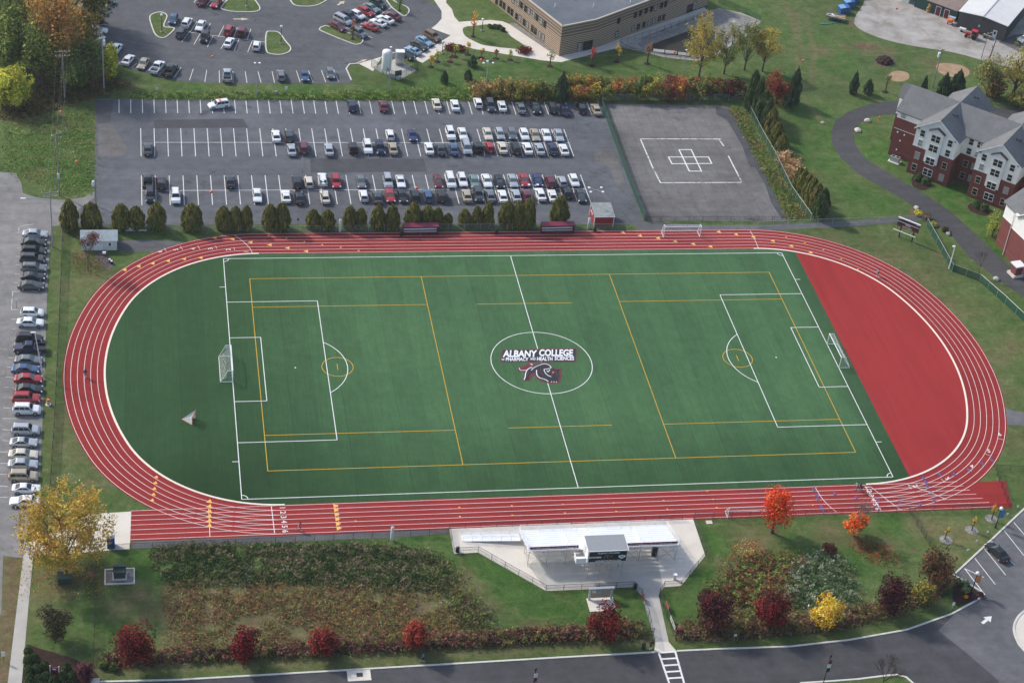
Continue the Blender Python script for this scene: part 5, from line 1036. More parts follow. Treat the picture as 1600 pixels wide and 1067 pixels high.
x, y = G(988, 858); x, y = 9.0, -51.2
t = thing("storage_box", "dark cabinet under the right end of the stand", "cabinet", (x, y, .04)); b = MB(); b.box((0, 0, .9), (.8, .6, 1.8)); b.build("cabinet_body", M['dark'], t, bevel=.02); b = MB(); b.box((0, -.32, .9), (.66, .03, 1.5)); b.build("door", M['black'], t)
# sign board beyond the plaza fence
a, c = np.array(G(918, 938)), np.array(G(957, 936)); an = math.atan2(c[1] - a[1], c[0] - a[0])
t = thing("notice_board", "grey framed information board on a concrete slab behind the dark red tree", "notice board", (*((a + c) / 2), 0), an)
b = MB(); b.box((0, -1.0, .03), (4.2, 2.9, .06)); b.build("slab", M['concrete'], t)
b = MB()
for s in (-1.75, 1.75): b.box((s, .2, 1.1), (.3, .25, 2.2))
b.build("post_pair", ST, t); bpy.data.objects["post_pair"].name = "frame_posts"
b = MB(); b.box((0, .2, 2.3), (4.1, .45, .22)); b.build("cap", ST, t)
b = MB(); b.box((0, .2, 1.25), (3.1, .1, 1.6)); b.build("panel", paint("tan_panel", (.34, .25, .19), .6), t); b = MB(); b.box((-.25, .13, 1.6), (.75, .05, .8)); b.build("poster", paint("poster_blue", (.25, .33, .40), .5), t); b = MB(); b.box((-1.1, .13, 1.7), (.6, .05, .5)); b.build("poster", M['offwhite'], t)
# signs hung on the path fences
def hung(px, py, w_, h, z, mat, label, d=(1, 0)):
    x, y = G(px, py); a = np.array(G(px, py)); c = np.array(G(px + d[0], py + d[1])); an = math.atan2(c[1] - a[1], c[0] - a[0])
    b = MB(); b.box((0, 0, 0), (w_, .05, h)); o = b.build("fence_banner", mat); o.location = (x, y, z); o.rotation_euler = (0, 0, an); tag(o, label, "banner"); return o
hung(1004, 938, 1.3, .8, .8, M['maroon'], "dark red banner hung at the top of the left path fence", (1, 3.4)); hung(1041.5, 952, 1.5, .8, .8, paint("pink_banner", (.45, .08, .10), .6), "pale red banner hung on the right path fence", (1.2, 3))
hung(1050, 978, 2.6, .7, .75, M['offwhite'], "white banner low on the right path fence", (1.2, 3)); hung(1061, 992, 1.1, .8, .9, paint("red_banner", (.30, .012, .03), .6), "bright red banner at the foot of the right path fence", (3, -.2))
for px, by, ty, lb in ((612, 844, 823, "white padded post at the fence below the near straight"), (531, 362, 343, "white padded post among the clipped evergreens"), (919, 357, 341, "white padded post left of the red ticket shed")):
    x, y = G(px, by); h = hz(px, by, ty); t = thing("padded_post", lb, "post", (x, y, 0)); b = MB(); b.lathe([(.24, .05), (.26, .1), (.26, h - .1), (.2, h)], n=12); b.build("padding", M['offwhite'], t, smooth=40); b = MB(); b.tube((0, 0, 0), (0, 0, h + .12), .08, n=8); b.build("post", ST, t)
# --- team shelters
def shelter(pa, pb_, label):
    a, c = np.array(G(*pa)), np.array(G(*pb_)); w_ = float(np.linalg.norm(c - a)); an = math.atan2(c[1] - a[1], c[0] - a[0])
    t = thing("team_shelter", label, "team shelter", (*((a + c) / 2), .03), an); MR = M['maroon']
    b = MB(); b.box((0, .95, .95), (w_, .06, 1.9)); b.build("back_wall", MR, t)
    for s in (-1, 1):
        b = MB(); b.prism([(0, 0), (.95, 0), (.95, 1.95), (.25, 1.75)], -.03, .03); o = b.build("side_wall", MR, t); o.matrix_local = Matrix.Translation((s * (w_ / 2 - .04), 0, 0)) @ Matrix(((0, 0, 1, 0), (1, 0, 0, 0), (0, 1, 0, 0), (0, 0, 0, 1)))
    b = MB(); b.hexa([(-w_ / 2, -.15, 1.78), (w_ / 2, -.15, 1.78), (w_ / 2, 1.1, 2.02), (-w_ / 2, 1.1, 2.02)], [(-w_ / 2, -.15, 1.86), (w_ / 2, -.15, 1.86), (w_ / 2, 1.1, 2.12), (-w_ / 2, 1.1, 2.12)]); b.build("roof", paint("maroon_roof", (.22, .03, .06), .45, 0, .2), t, bevel=.03)
    b = MB(); b.box((0, .45, .47), (w_ - .5, .35, .06)); b.build("bench_seat", AL, t); b = MB(); b.box((0, .72, .85), (w_ - .5, .05, .3)); b.build("bench_back", AL, t)
    for s in (-.4, 0, .4):
        b = MB(); b.box((s * w_, .45, .22), (.06, .3, .44)); b.build("bench_leg", M['dark'], t)
    b = MB(); b.tube((0, -.12, 0), (0, -.12, 1.8), .03, n=6); b.build("front_post", ST, t); return t
shelter((629, 367.5), (685, 366.5), "maroon team shelter with silver bench, left one above the track"); shelter((845, 365.5), (897, 364.5), "maroon team shelter with silver bench, right one beside the red shed")
# --- gabled sheds
def gabled(name, label, cx_, cy_, w_, d_, he, hr, rot, wall, roofm, overhang=.2, ridge='x', trim=None):
    t = thing(name, label, "shed", (cx_, cy_, 0), rot)
    b = MB(); b.box((0, 0, he / 2), (w_, d_, he))
    if ridge == 'x':
        for s in (-1, 1): b.poly([(s * w_ / 2, -d_ / 2, he), (s * w_ / 2, d_ / 2, he), (s * w_ / 2, 0, hr)])
    else:
        for s in (-1, 1): b.poly([(-w_ / 2, s * d_ / 2, he), (w_ / 2, s * d_ / 2, he), (0, s * d_ / 2, hr)])
    b.build("wall", wall, t); b = MB(); o_ = overhang; k = (hr - he) / ((d_ if ridge == 'x' else w_) / 2) * o_
    for s in (-1, 1):
        if ridge == 'x': q = [(-w_ / 2 - o_, s * (d_ / 2 + o_), he - k + .02), (w_ / 2 + o_, s * (d_ / 2 + o_), he - k + .02), (w_ / 2 + o_, 0, hr + .02), (-w_ / 2 - o_, 0, hr + .02)]
        else: q = [(s * (w_ / 2 + o_), -d_ / 2 - o_, he - k + .02), (s * (w_ / 2 + o_), d_ / 2 + o_, he - k + .02), (0, d_ / 2 + o_, hr + .02), (0, -d_ / 2 - o_, hr + .02)]
        b.hexa(q, [(x, y, z + .09) for x, y, z in q])
    b.build("roof", roofm, t); return t
shing_l = mottled("pale_shingle", [(0.3, (.40, .44, .44)), (0.7, (.54, .58, .58))], 1.2, 6, 8, .35)
sh = gabled("garden_shed", "white clapboard shed with pale shingle roof behind the bare brown tree", -77.9, 39.4, 6.5, 3.5, 2.2, 3.35, 0, M['offwhite'], shing_l)
b = MB(); b.box((1.95, -1.77, 1.35), (.95, .06, .75)); wd = b.build("window", M['white'], sh); b = MB(); b.box((1.95, -1.79, 1.35), (.42, .06, .6)); b.build("pane", M['glass'], wd)
b = MB(); b.box((-.15, -1.77, 1.0), (1.5, .06, 1.95)); b.build("door", M['white'], sh)
b = MB(); b.box((-2.1, -1.77, 1.35), (.42, .06, .6)); b.build("window", M['glass'], sh)
sk = thing("ticket_shed", "red shed with grey roof and white trim at the corner of the car park", "shed", (20.6, 46.7, 0))
b = MB(); b.box((0, 0, 1.2), (3.9, 4.2, 2.4)); b.build("wall", M['red_paint'], sk)
b = MB(); q = [(-2.1, -2.3, 2.36), (2.1, -2.3, 2.36), (2.1, 2.3, 2.75), (-2.1, 2.3, 2.75)]; b.hexa(q, [(x, y, z + .10) for x, y, z in q]); b.build("roof", mottled("grey_shingle", [(0.3, (.22, .24, .23)), (0.7, (.33, .35, .34))], 1.5, 6, 6, .35), sk)
for x_, y_ in ((-1.98, -2.12), (1.98, -2.12), (-1.98, 2.12), (1.98, 2.12)):
    b = MB(); b.box((x_, y_, 1.18), (.14, .14, 2.36)); b.build("corner_trim", M['white'], sk)
b = MB(); b.box((0, -2.36, 2.35), (4.2, .08, .16)); b.build("fascia", M['white'], sk)
for y_ in (.2, 1.2):
    b = MB(); b.box((-1.97, y_, 1.5), (.06, .42, .5)); b.build("wall_lamp", M['white'], sk)
# low benches by the fence
x, y = G(213, 363)
for k, (dx, mt, lb) in enumerate(((-1.0, M['alum'], "silver slatted bench by the fence right of the white shed"), (1.15, M['offwhite'], "pale plain bench touching the silver bench by the fence"))):
    t = thing("bench", lb, "bench", (x + dx, y, .0)); b = MB(); b.box((0, 0, .45), (2.1 - .5 * k, .4, .06)); b.build("seat", mt, t)
    if k == 0: b = MB(); b.box((0, .22, .72), (2.0, .05, .25)); b.build("backrest", mt, t)
    for s in (-.7, .7): b = MB(); b.box((s * (1 - .25 * k), 0, .21), (.06, .35, .42)); b.build("leg", M['steel'], t)
# --- scoreboard
a, c = np.array(G(1404.5, 370)), np.array(G(1424.5, 378)); an = math.atan2(c[1] - a[1], c[0] - a[0]); w0 = float(np.linalg.norm(c - a))
t = thing("scoreboard", "maroon scoreboard with white frame on two black posts above the track bend", "scoreboard", (*((a + c) / 2), 0), an)
for s in (-1, 1):
    b = MB(); b.box((s * w0 / 2, 0, 2.2), (.22, .22, 4.4)); b.build("post", M['black'], t)
b = MB(); b.box((0, -.25, 3.5), (4.7, .25, 1.9)); bd = b.build("board", M['maroon'], t, bevel=.02)
b = MB(); b.box((0, -.25, 4.52), (4.85, .3, .16)); b.build("top_cap", M['white'], bd); b = MB(); b.box((0, -.40, 3.72), (4.7, .06, .10)); b.build("white_band", M['white'], bd)
for x_, w_ in ((-.75, 1.1), (.75, 1.1), (-1.95, .7), (1.95, .7)):
    b = MB(); b.box((x_, -.40, 4.1), (w_, .05, .5)); b.build("display", M['black'], bd)
for x_ in (-1.6, 1.6): b = MB(); b.box((x_, -.40, 3.35), (1.1, .05, .35)); b.build("display", M['black'], bd)
b = MB(); b.box((0, -.40, 3.40), (1.1, .05, .3)); b.build("name_plate", paint("grey_plate", (.45, .42, .43), .5), bd)
wall_text("PANTHERS", .42, paint("score_writing", (.55, .42, .46), .6), -.1, 2.82, -.42, bd, bold=.02)
wall_text("HOME", .22, ew, -1.95, 4.33, -.45, bd); wall_text("GUEST", .22, ew, 1.95, 4.33, -.45, bd)
for s in (-1, 1): b = MB(); b.box((s * 1.0, -.75, 1.95), (.08, .9, .08)); b.build("bracket", ST, t)
b = MB(); b.box((-.2, -1.2, 2.0), (4.9, .16, .16)); b.build("lamp_bar", M['offwhite'], t)
# --- utility boxes, tank, portable toilet
x, y = G(101, 908); t = thing("utility_cabinet", "dark green utility cabinet on the grass under the yellow tree", "cabinet", (x, y, 0)); b = MB(); b.box((0, 0, .62), (1.9, 1.5, 1.24)); b.build("cabinet_body", M['green_box'], t, bevel=.03); b = MB(); q = [(-1.0, -.82, 1.24), (1.0, -.82, 1.24), (1.0, .82, 1.30), (-1.0, .82, 1.30)]; b.hexa(q, [(a_, b_, c_ + .07) for a_, b_, c_ in q]); b.build("lid", paint("green_lid", (.05, .095, .085), .5), t)
x, y = G(187, 901); t = thing("transformer", "dark green transformer on a kerbed gravel pad", "transformer", (x, y, 0))
b = MB(); kk = [(-2.15, -1.6), (2.15, -1.6), (2.15, 1.6), (-2.15, 1.6)]
for i in range(4):
    p_, q_ = kk[i], kk[(i + 1) % 4]; b.box(((p_[0] + q_[0]) / 2, (p_[1] + q_[1]) / 2, .1), (abs(p_[0] - q_[0]) + .2, .2, .2) if p_[1] == q_[1] else (.2, abs(p_[1] - q_[1]) - .2, .2))
b.build("pad_kerb", M['concrete'], t); b = MB(); b.box((0, 0, .03), (4.1, 3.0, .06)); b.build("gravel_bed", M['rock'], t); b = MB(); b.box((0, -.1, .2), (2.2, 1.5, .3)); b.build("plinth", M['concrete'], t)
b = MB(); b.box((0, -.2, .95), (1.7, 1.1, 1.2)); b.build("tank_box", M['green_box'], t, bevel=.03); b = MB(); b.box((0, .5, 1.1), (1.9, .5, 1.6)); b.build("cooling_fins", M['green_box'], t)
x, y = G(173.5, 857); x, y = G(173.5, 857.5); t = thing("portable_toilet", "blue portable toilet with white roof on the concrete pad", "portable toilet", (x, y + .6, .035)); b = MB(); b.box((0, 0, 1.05), (1.15, 1.15, 2.1)); b.build("cabin", M['blue_plastic'], t, bevel=.05); b = MB(); b.lathe([(.66, 2.1), (.64, 2.25), (.42, 2.42)], n=16); b.build("roof", M['white'], t, smooth=50); b = MB(); b.box((0, -.59, 1.0), (.8, .05, 1.75)); b.build("door", paint("blue_door", (.02, .12, .34), .4), t); b = MB(); b.box((-.05, -.63, 1.35), (.42, .03, .28)); b.build("notice", M['orange_mark'], t)
x, y = G(603, 116.5); t = thing("gas_tank", "tall white upright gas tank in the fenced enclosure", "tank", (x, y, .05))
b = MB(); b.lathe([(.2, .9), (1.0, 1.15), (1.12, 1.4), (1.12, 5.4), (1.0, 5.75), (.55, 5.98), (.1, 6.05)], n=24); b.build("vessel", M['white'], t, smooth=50)
for a_ in range(3):
    tt = a_ * 2.094 + .5; b = MB(); b.tube((.9 * math.cos(tt), .9 * math.sin(tt), 0), (.9 * math.cos(tt), .9 * math.sin(tt), 1.5), .09, n=8); b.build("leg", M['white'], t)
b = MB(); b.tube((.3, -1.1, .5), (2.2, -1.3, .5), .06, n=6); b.build("pipe", ST, t)
sheet("tank_pad", [(581, 106), (608, 122), (624, 126), (651, 111), (620, 92)], .055, M['concrete_grey'])
x, y = G(624, 101); t = thing("vaporizer", "grey finned vaporizer beside the white gas tank", "vaporizer", (x, y, .06)); b = MB()
for i in range(5):
    for j in range(3): b.box((-.8 + .4 * i, -.5 + .5 * j, 1.7), (.18, .28, 3.2))
b.build("fins", ST, t); b = MB(); b.box((0, 0, 3.3), (2.0, 1.5, .1)); b.build("header", M['alum'], t)
x, y = G(621.5, 124); t = thing("enclosure_sign", "dark green sign board at the front of the tank enclosure", "sign", (x, y, .05), .3); b = MB(); b.box((0, -.12, 1.5), (1.6, .08, 1.3)); b.build("board", paint("sign_green", (.01, .07, .045), .5), t)
for s in (-.6, .6): b = MB(); b.tube((s, 0, 0), (s, 0, 2.1), .05, n=6); b.build("post", M['green_box'], t)
def post_sign(px, py, h, w_, hh, mat, label, rot=0, pm=None):
    x, y = G(px, py); t = thing("road_sign", label, "sign", (x, y, 0), rot); b = MB(); b.tube((0, 0, 0), (0, 0, h), .04, n=6); b.build("post", pm or M['steel'], t); b = MB(); b.box((0, -.07, h - hh / 2), (w_, .04, hh)); b.build("sign_plate", mat, t); return t
post_sign(245, 144, 1.0, .5, .6, M['white'], "tiny white marker sign in the grass above the car park"); post_sign(447, 146, 1.6, .6, .7, M['white'], "small white sign in the grass near the top of the car park"); post_sign(1147, 1001, 1.5, .4, .5, M['white'], "small white sign by the kerb below the dark red trees")
post_sign(6, 1033, 2.0, .5, .9, M['white'], "small white sign on a dark post left of the sidewalk", 0, M['black']); post_sign(1487, 952, 1.6, .4, .6, M['white'], "small white sign by the kerb near the flower bed"); post_sign(465.5, 352, 1.6, .35, .5, M['dark'], "small dark sign between the clipped evergreens", 0)
post_sign(26, 482, 2.2, .45, .5, M['white'], "white parking sign on a dark post in the marked street bay", 0, M['black'])
for px, py, lb in ((1511, 862, "white marker stake nearest the dark shrub by the corner lot"), (1525, 848, "middle white marker stake along the corner lot kerb"), (1542, 834, "white marker stake left of the blue banner lamp"), (1573, 806, "white marker stake right of the blue banner lamp"), (1589, 794, "white marker stake at the end of the sprint fence")): post_sign(px, py, .7, .35, .35, M['white'], lb)
x, y = G(1108, 816); b = MB(); b.box((0, 0, .05), (1.0, .8, .1)); o = b.build("access_cover", M['concrete']); o.location = (x, y, 0); tag(o, "small pale square access cover in the grass right of the plaza", "access cover")
x, y = G(561, 1055); b = MB(); b.box((0, 0, .015), (3.4, 2.1, .07)); b.mat(1); b.box((.1, .1, .04), (.9, .8, .06)); o = b.build("drain_slab", [M['concrete'], M['dark']]); o.location = (x, y, .02); tag(o, "pale concrete slab with dark drain grate set in the road", "drain")
x, y = G(431, 150); t = thing("bin_post", "small grey metal box on a post at the grass edge", "utility box", (x, y, 0)); b = MB(); b.tube((-.2, 0, 0), (-.2, 0, 1.2), .04, n=6); b.tube((.2, 0, 0), (.2, 0, 1.2), .04, n=6); b.build("posts", ST, t); b = MB(); b.box((0, 0, .8), (.6, .3, .7)); b.build("box", ST, t)
x, y = G(75.5, 632); t = thing("traffic_drum", "orange and white traffic drum on the grass beside the street cars", "traffic drum", (x, y, 0)); b = MB(); b.lathe([(.45, 0), (.45, .08), (.30, .1), (.28, .3)], n=14); b.build("base", M['offwhite'], t, smooth=40)
for k in range(4): b = MB(); b.lathe([(.29 - .015 * k, .3 + .2 * k), (.275 - .015 * k, .5 + .2 * k)], n=14); b.build("band", M['orange'] if k % 2 == 0 or k == 3 else M['white'], t, smooth=40)
x, y = G(68, 466); t = thing("bicycle_rack", "bent metal bicycle rack at the end of the marked street bay", "bicycle rack", (x, y, 0)); b = MB(); b.path([(-.4, 0, 0), (-.4, 0, .7), (-.2, 0, .85), (0, 0, .7), (0, 0, .1), (.2, 0, 0), (.4, 0, .1), (.4, 0, .7)], .03, 6); b.build("loop", ST, t)
def stone(px, py, s, label, col=(.42, .40, .37)):
    x, y = G(px, py); bm = bmesh.new(); bmesh.ops.create_icosphere(bm, subdivisions=2, radius=s)
    rr = random.Random(int(px)); f = [rr.uniform(.8, 1.2) for _ in range(3)]
    for v in bm.verts: v.co = Vector((v.co.x * f[0], v.co.y * f[1], max(-.2 * s, v.co.z * .75))) * (1 + .12 * math.sin(5 * v.co.x / s + px) * math.cos(4 * v.co.y / s))
    me = bpy.data.meshes.new("boulder"); bm.to_mesh(me); bm.free(); me.materials.append(mottled("stone_%d" % int(px), [(0.3, hsv(col, .8)), (0.7, hsv(col, 1.2))], 2, 5, 8, .3)); o = bpy.data.objects.new("boulder", me); link(o); o.location = (x, y, .2 * s); tag(o, label, "boulder"); return o
stone(1355, 190, .75, "pale boulder on the upper edge of the lush lawn inside the drive", (.55, .52, .46)); stone(1340, 205, .8, "pale boulder on the left edge of the lush lawn inside the drive", (.55, .52, .46)); stone(1481, 366, .6, "pale boulder at the end of the small bed beside the drive"); stone(1556, 437, .7, "pale boulder by the drive below the bare sapling"); stone(1432, 326, .6, "pale boulder at the drive beside the yellow shrub"); stone(1554, 150, 1.1, "brown boulder on the grass above the dormitory roof", (.30, .23, .17)); stone(1285, 193, .5, "tiny pale boulder in the grass left of the drive")
x, y = G(1373.5, 188); t = thing("fire_hydrant", "red fire hydrant on the lush lawn near the boulders", "fire hydrant", (x, y, 0)); b = MB(); b.lathe([(.2, 0), (.16, .1), (.15, .7), (.2, .72), (.14, .9), (.04, .98)], n=12); b.build("barrel", M['orange'], t, smooth=40); b = MB(); b.tube((-.28, 0, .55), (.28, 0, .55), .08, n=8); b.build("nozzle", M['red_paint'], t)
x, y = G(1382, 97); bm = bmesh.new(); bmesh.ops.create_icosphere(bm, subdivisions=4, radius=1.0)
for v in bm.verts:
    v.co = Vector((v.co.x * 2.0, v.co.y * 2.0, max(-.05, v.co.z * 1.25))); v.co *= 1 + .10 * math.sin(4 * v.co.x) * math.cos(5 * v.co.y) + random.uniform(-.04, .04)
me = bpy.data.meshes.new("mulch_pile"); bm.to_mesh(me); bm.free(); me.materials.append(M['mulch']); o = bpy.data.objects.new("mulch_pile", me); link(o); o.location = (x, y, 0); tag(o, "dark brown heap of mulch on the lawn below the gravel yard", "mulch pile")

# --- poles
def pole(px, py, ty, label, kind, name="utility_pole", cat="utility pole", mat=None, r0=.16, lean=(0, 0)):
    x, y = G(px, py); h = hz(px, py, ty); t = thing(name, label, cat, (x, y, 0)); b = MB(); b.tube((0, 0, 0), (lean[0], lean[1], h), r0, r0 * .7, 10); b.build("pole", mat or M['wood_pole'], t); return t, h
def crossarm(t, h, w_, rot=0.0, n=3, mat=None):
    b = MB(); b.box((0, 0, h), (w_, .12, .14), rot); a = b.build("crossarm", mat or M['wood_pole'], t)
    for i in range(n):
        u = (-.5 + i / (n - 1)) * w_ * .92; q = MB(); q.lathe([(.05, .07), (.09, .12), (.05, .2), (.08, .26), (.03, .32)], (u * math.cos(rot), u * math.sin(rot), h), 8); q.build("insulator", M['offwhite'], a)
t, h = pole(101, 155, 80, "wooden utility pole with two wide crossarms at the edge of the woods", 'h'); crossarm(t, h - .2, 3.2, .1, 4); crossarm(t, h - 1.2, 3.0, .1, 4); TOPA = Vector((*G(101, 155), h))
t, h = pole(93, 306, 208, "wooden utility pole with a cluster of crossarms on the grass left of the car park", 'x'); crossarm(t, h - .3, 2.2, .7); crossarm(t, h - .9, 2.0, -.3); TOPB = Vector((*G(93, 306), h)); b = MB(); b.box((.0, -.2, 4.6), (.45, .35, 1.1)); b.build("meter_box", M['offwhite'], t)
t, h = pole(162.5, 142, 57, "grey pole with white fittings in front of the trees by the upper lot", 'l', mat=M['steel']); crossarm(t, h - .4, 1.4, .3, 3, M['alum']); b = MB(); b.lathe([(.22, h - 2.2), (.28, h - 1.9), (.28, h - 1.1), (.2, h - .9)], (.35, 0, 0), 12); b.build("transformer_can", M['alum'], t)
t, h = pole(150, 322, 279, "short pole with a transformer can at the left edge of the car park", 'c', r0=.13); b = MB(); b.lathe([(.25, h - 1.6), (.3, h - 1.4), (.3, h - .7), (.22, h - .5)], (-.35, -.1, 0), 12); b.build("transformer_can", M['alum'], t)
t, h = pole(82.5, 386, 299, "tall grey pole with a street lamp arm above the first street car", 'a', mat=M['steel']); crossarm(t, h - .3, 3.2, .1); crossarm(t, h - 1.2, 2.4, .1); TOPC = Vector((*G(82.5, 386), h)); b = MB(); b.path([(0, 0, h - 2.0), (-2.0, -.1, h - 1.5), (-4.4, -.2, h - 1.4)], .05, 6); am = b.build("lamp_arm", M['steel'], t); b = MB(); b.box((-4.8, -.2, h - 1.42), (1.0, .35, .16)); b.build("lamp_head", M['offwhite'], am, bevel=.04)
t, h = pole(67, 587, 521, "leaning white light pole among the street cars", 'p', "light_pole", "light pole", M['offwhite'], .11, (-.9, .3)); b = MB(); b.box((-1.2, .3, h), (.8, .3, .15)); b.build("lamp_head", M['offwhite'], t)
def lightpole(px, py, ty, label, heads, mat=None, r0=.10):
    t, h = pole(px, py, ty, label, '', "light_pole", "light pole", mat or M['steel'], r0)
    for dx, dy in heads:
        b = MB(); b.tube((0, 0, h - .1), (dx, dy, h), .04, n=6); a = b.build("lamp_arm", M['steel'], t); b = MB(); b.box((dx * 1.25, dy * 1.25, h), (.45, .45, .22)); b.build("lamp_head", M['white'], a, bevel=.04)
    return t
lightpole(502, 352, 285, "slim light pole rising from the clipped evergreens over the car park", [(0, .4), (0, -.4)]); lightpole(826, 350, 289, "slim T shaped light pole rising behind the right hand evergreens", [(-.7, 0), (.7, 0)])
lightpole(925, 338, 296, "thin pole with four white lamps beside the red shed", [(-1.0, .5), (1.0, .5), (-1.0, -.8), (1.0, -.8)], r0=.06); lightpole(401, 151, 99, "slim light pole between the two car parks near the silver pickup", [(-.4, 0), (.4, 0)])
lightpole(607, 142, 76, "grey pole in front of the white gas tank", [(0, .4)]); lightpole(758, 146, 99, "light pole with three white lamps on the grass bank", [(-.8, 0), (.9, .1), (0, .7)]); lightpole(1067, 117, 80, "pale light pole among the autumn shrubs by the basin", [(0, .3)])
t, h = pole(1457, 137, 77, "utility pole with a transformer can behind the dormitory", 'y', r0=.13); b = MB(); b.lathe([(.28, h - 2.2), (.34, h - 2.0), (.34, h - 1.1), (.25, h - .9)], (-.4, 0, 0), 12); b.build("transformer_can", M['alum'], t); crossarm(t, h - .3, 1.6, .4)
t, h = pole(1531, 100, 52, "thin utility pole in front of the grey workshop", 'z', r0=.10); crossarm(t, h - .2, 2.4, .3)
lightpole(1482.5, 420, 384, "white floodlight pole inside the green corner fence", [(-.3, -.2)], M['white'], .12)
def lamp_post(px, py, ty, label, banner=None, base=True):
    x, y = G(px, py); h = hz(px, py, ty); t = thing("street_lamp", label, "street lamp", (x, y, 0))
    b = MB(); b.lathe([(.16, 0), (.16, .5), (.09, .6), (.07, h - .7), (.09, h - .62)], n=10); b.build("pole", M['black'], t, smooth=40)
    b = MB(); b.lathe([(.12, h - .62), (.26, h - .5), (.32, h - .28), (.24, h - .08), (.08, h)], n=14); b.build("globe", M['globe'], t, smooth=60)
    if base: b = MB(); b.lathe([(.32, 0), (.32, .35)], n=12); b.build("footing", M['concrete_grey'], t)
    if banner:
        b = MB(); b.box((.5, 0, h - 1.55), (.75, .04, 1.5)); b.build("banner", banner, t)
        for zz in (h - .78, h - 2.32): b = MB(); b.tube((0, 0, zz), (.9, 0, zz), .02, n=5); b.build("banner_arm", M['black'], t)
    return t
lamp_post(253, 51, 22, "globe lamp on the left lawn island of the upper lot"); lamp_post(439, 69, 40, "globe lamp on the right lawn island of the upper lot"); lamp_post(385.5, 11, -24, "globe lamp on the top lawn island of the upper lot"); lamp_post(753, 49, 29, "globe lamp on the lawn between the campus walks"); lamp_post(691, 84, 64, "globe lamp by the walk near the red shrubs")
lamp_post(1515.5, 0, -20, "globe lamp beyond the top of the gravel yard") if False else None
bb = paint("blue_banner", (.05, .18, .50), .6); ob_ = paint("orange_banner", (.62, .20, .06), .6)
lamp_post(1555, 824, 792, "black lamp with blue banner at the corner car park", bb, False); lamp_post(1517.5, 926, 893, "black lamp with orange banner in the flower bed", ob_, False)
lamp_post(1598, 1082, 1056, "lamp on the pavement at the bottom right corner", None, False)
def banner_pole(px, py, ty, label, mats):
    x, y = G(px, py); h = hz(px, py, ty); t = thing("banner_pole", label, "banner pole", (x, y, .02)); b = MB(); b.lathe([(.14, 0), (.08, .5), (.06, h - .6), (.15, h - .55), (.17, h - .1), (.06, h)], n=10); b.build("pole", M['black'], t, smooth=40)
    for k, mt in enumerate(mats): b = MB(); b.box((.12, -.12, h - 1.5 - k * .8), (.5, .05, .78)); b.build("banner", mt, t)
banner_pole(1285, 1072, 1022, "dark pole with a red and white banner by the road", [M['maroon'], M['offwhite'], M['black']]); banner_pole(832, 1080, 1043, "dark pole with a narrow banner rising from the road edge", [M['offwhite'], M['maroon']])
# overhead wires with orange marker balls
def wire(pts, label, sag=.6):
    b = MB()
    for a, c in zip(pts, pts[1:]):
        a, c = Vector(a), Vector(c); q = [a.lerp(c, i / 10) - Vector((0, 0, sag * 4 * (i / 10) * (1 - i / 10))) for i in range(11)]
        for u, v in zip(q, q[1:]): b.tube(u, v, .007, n=4, caps=False)
    o = b.build("overhead_wire", M['steel']); tag(o, label, "overhead wire"); return o
for k, dx in enumerate((-.9, 0, .9)):
    wire([TOPA + Vector((dx * 1.3, 0, -.1)), TOPB + Vector((dx, 0, -.1)), TOPC + Vector((dx, 0, -.1))], ("left", "middle", "right")[k] + " of three wires strung between the utility poles by the street", 0.5)
BALLS = [("by the woods", 95, 175), ("over the grass left of the car park", 120, 253), ("over the upper lot", 332, 89), ("over the empty stalls", 330, 300), ("over the black estate car", 651, 294), ("over the lawn near the small conifers", 752, 94), ("over the stone basin", 1054, 82), ("over the lawn right of the autumn shrubs", 1255, 95), ("over the gravel yard", 1401, 14)]
ZB = 8.5; PB = {}
for nm, px, py in BALLS:
    p = P(px, py, ZB); bm = bmesh.new(); bmesh.ops.create_uvsphere(bm, u_segments=16, v_segments=10, radius=.30); me = bpy.data.meshes.new("marker_ball"); bm.to_mesh(me); bm.free(); me.materials.append(M['orange']); [setattr(f, 'use_smooth', True) for f in me.polygons]
    o = bpy.data.objects.new("marker_ball", me); link(o); o.location = p; tag(o, "orange wire marker ball " + nm, "marker ball", "marker balls on the overhead wires"); PB[nm] = Vector(p)
v = lambda s: next(PB[k] for k in PB if k.startswith(s))
wire([Vector(P(180, 60, 9.0)), v("over the upper"), v("over the lawn near"), v("over the stone"), v("over the lawn right"), Vector(P(1457, 77, 8.5))], "long wire carrying marker balls over the upper lot and basin", .25)
wire([v("over the grass"), v("over the empty"), v("over the black"), Vector(P(826, 290, 8.5))], "long wire carrying marker balls over the big car park", .25)
wire([TOPA, v("by the woods"), v("over the grass")], "wire from the woodland pole to the grass left of the car park", .2)
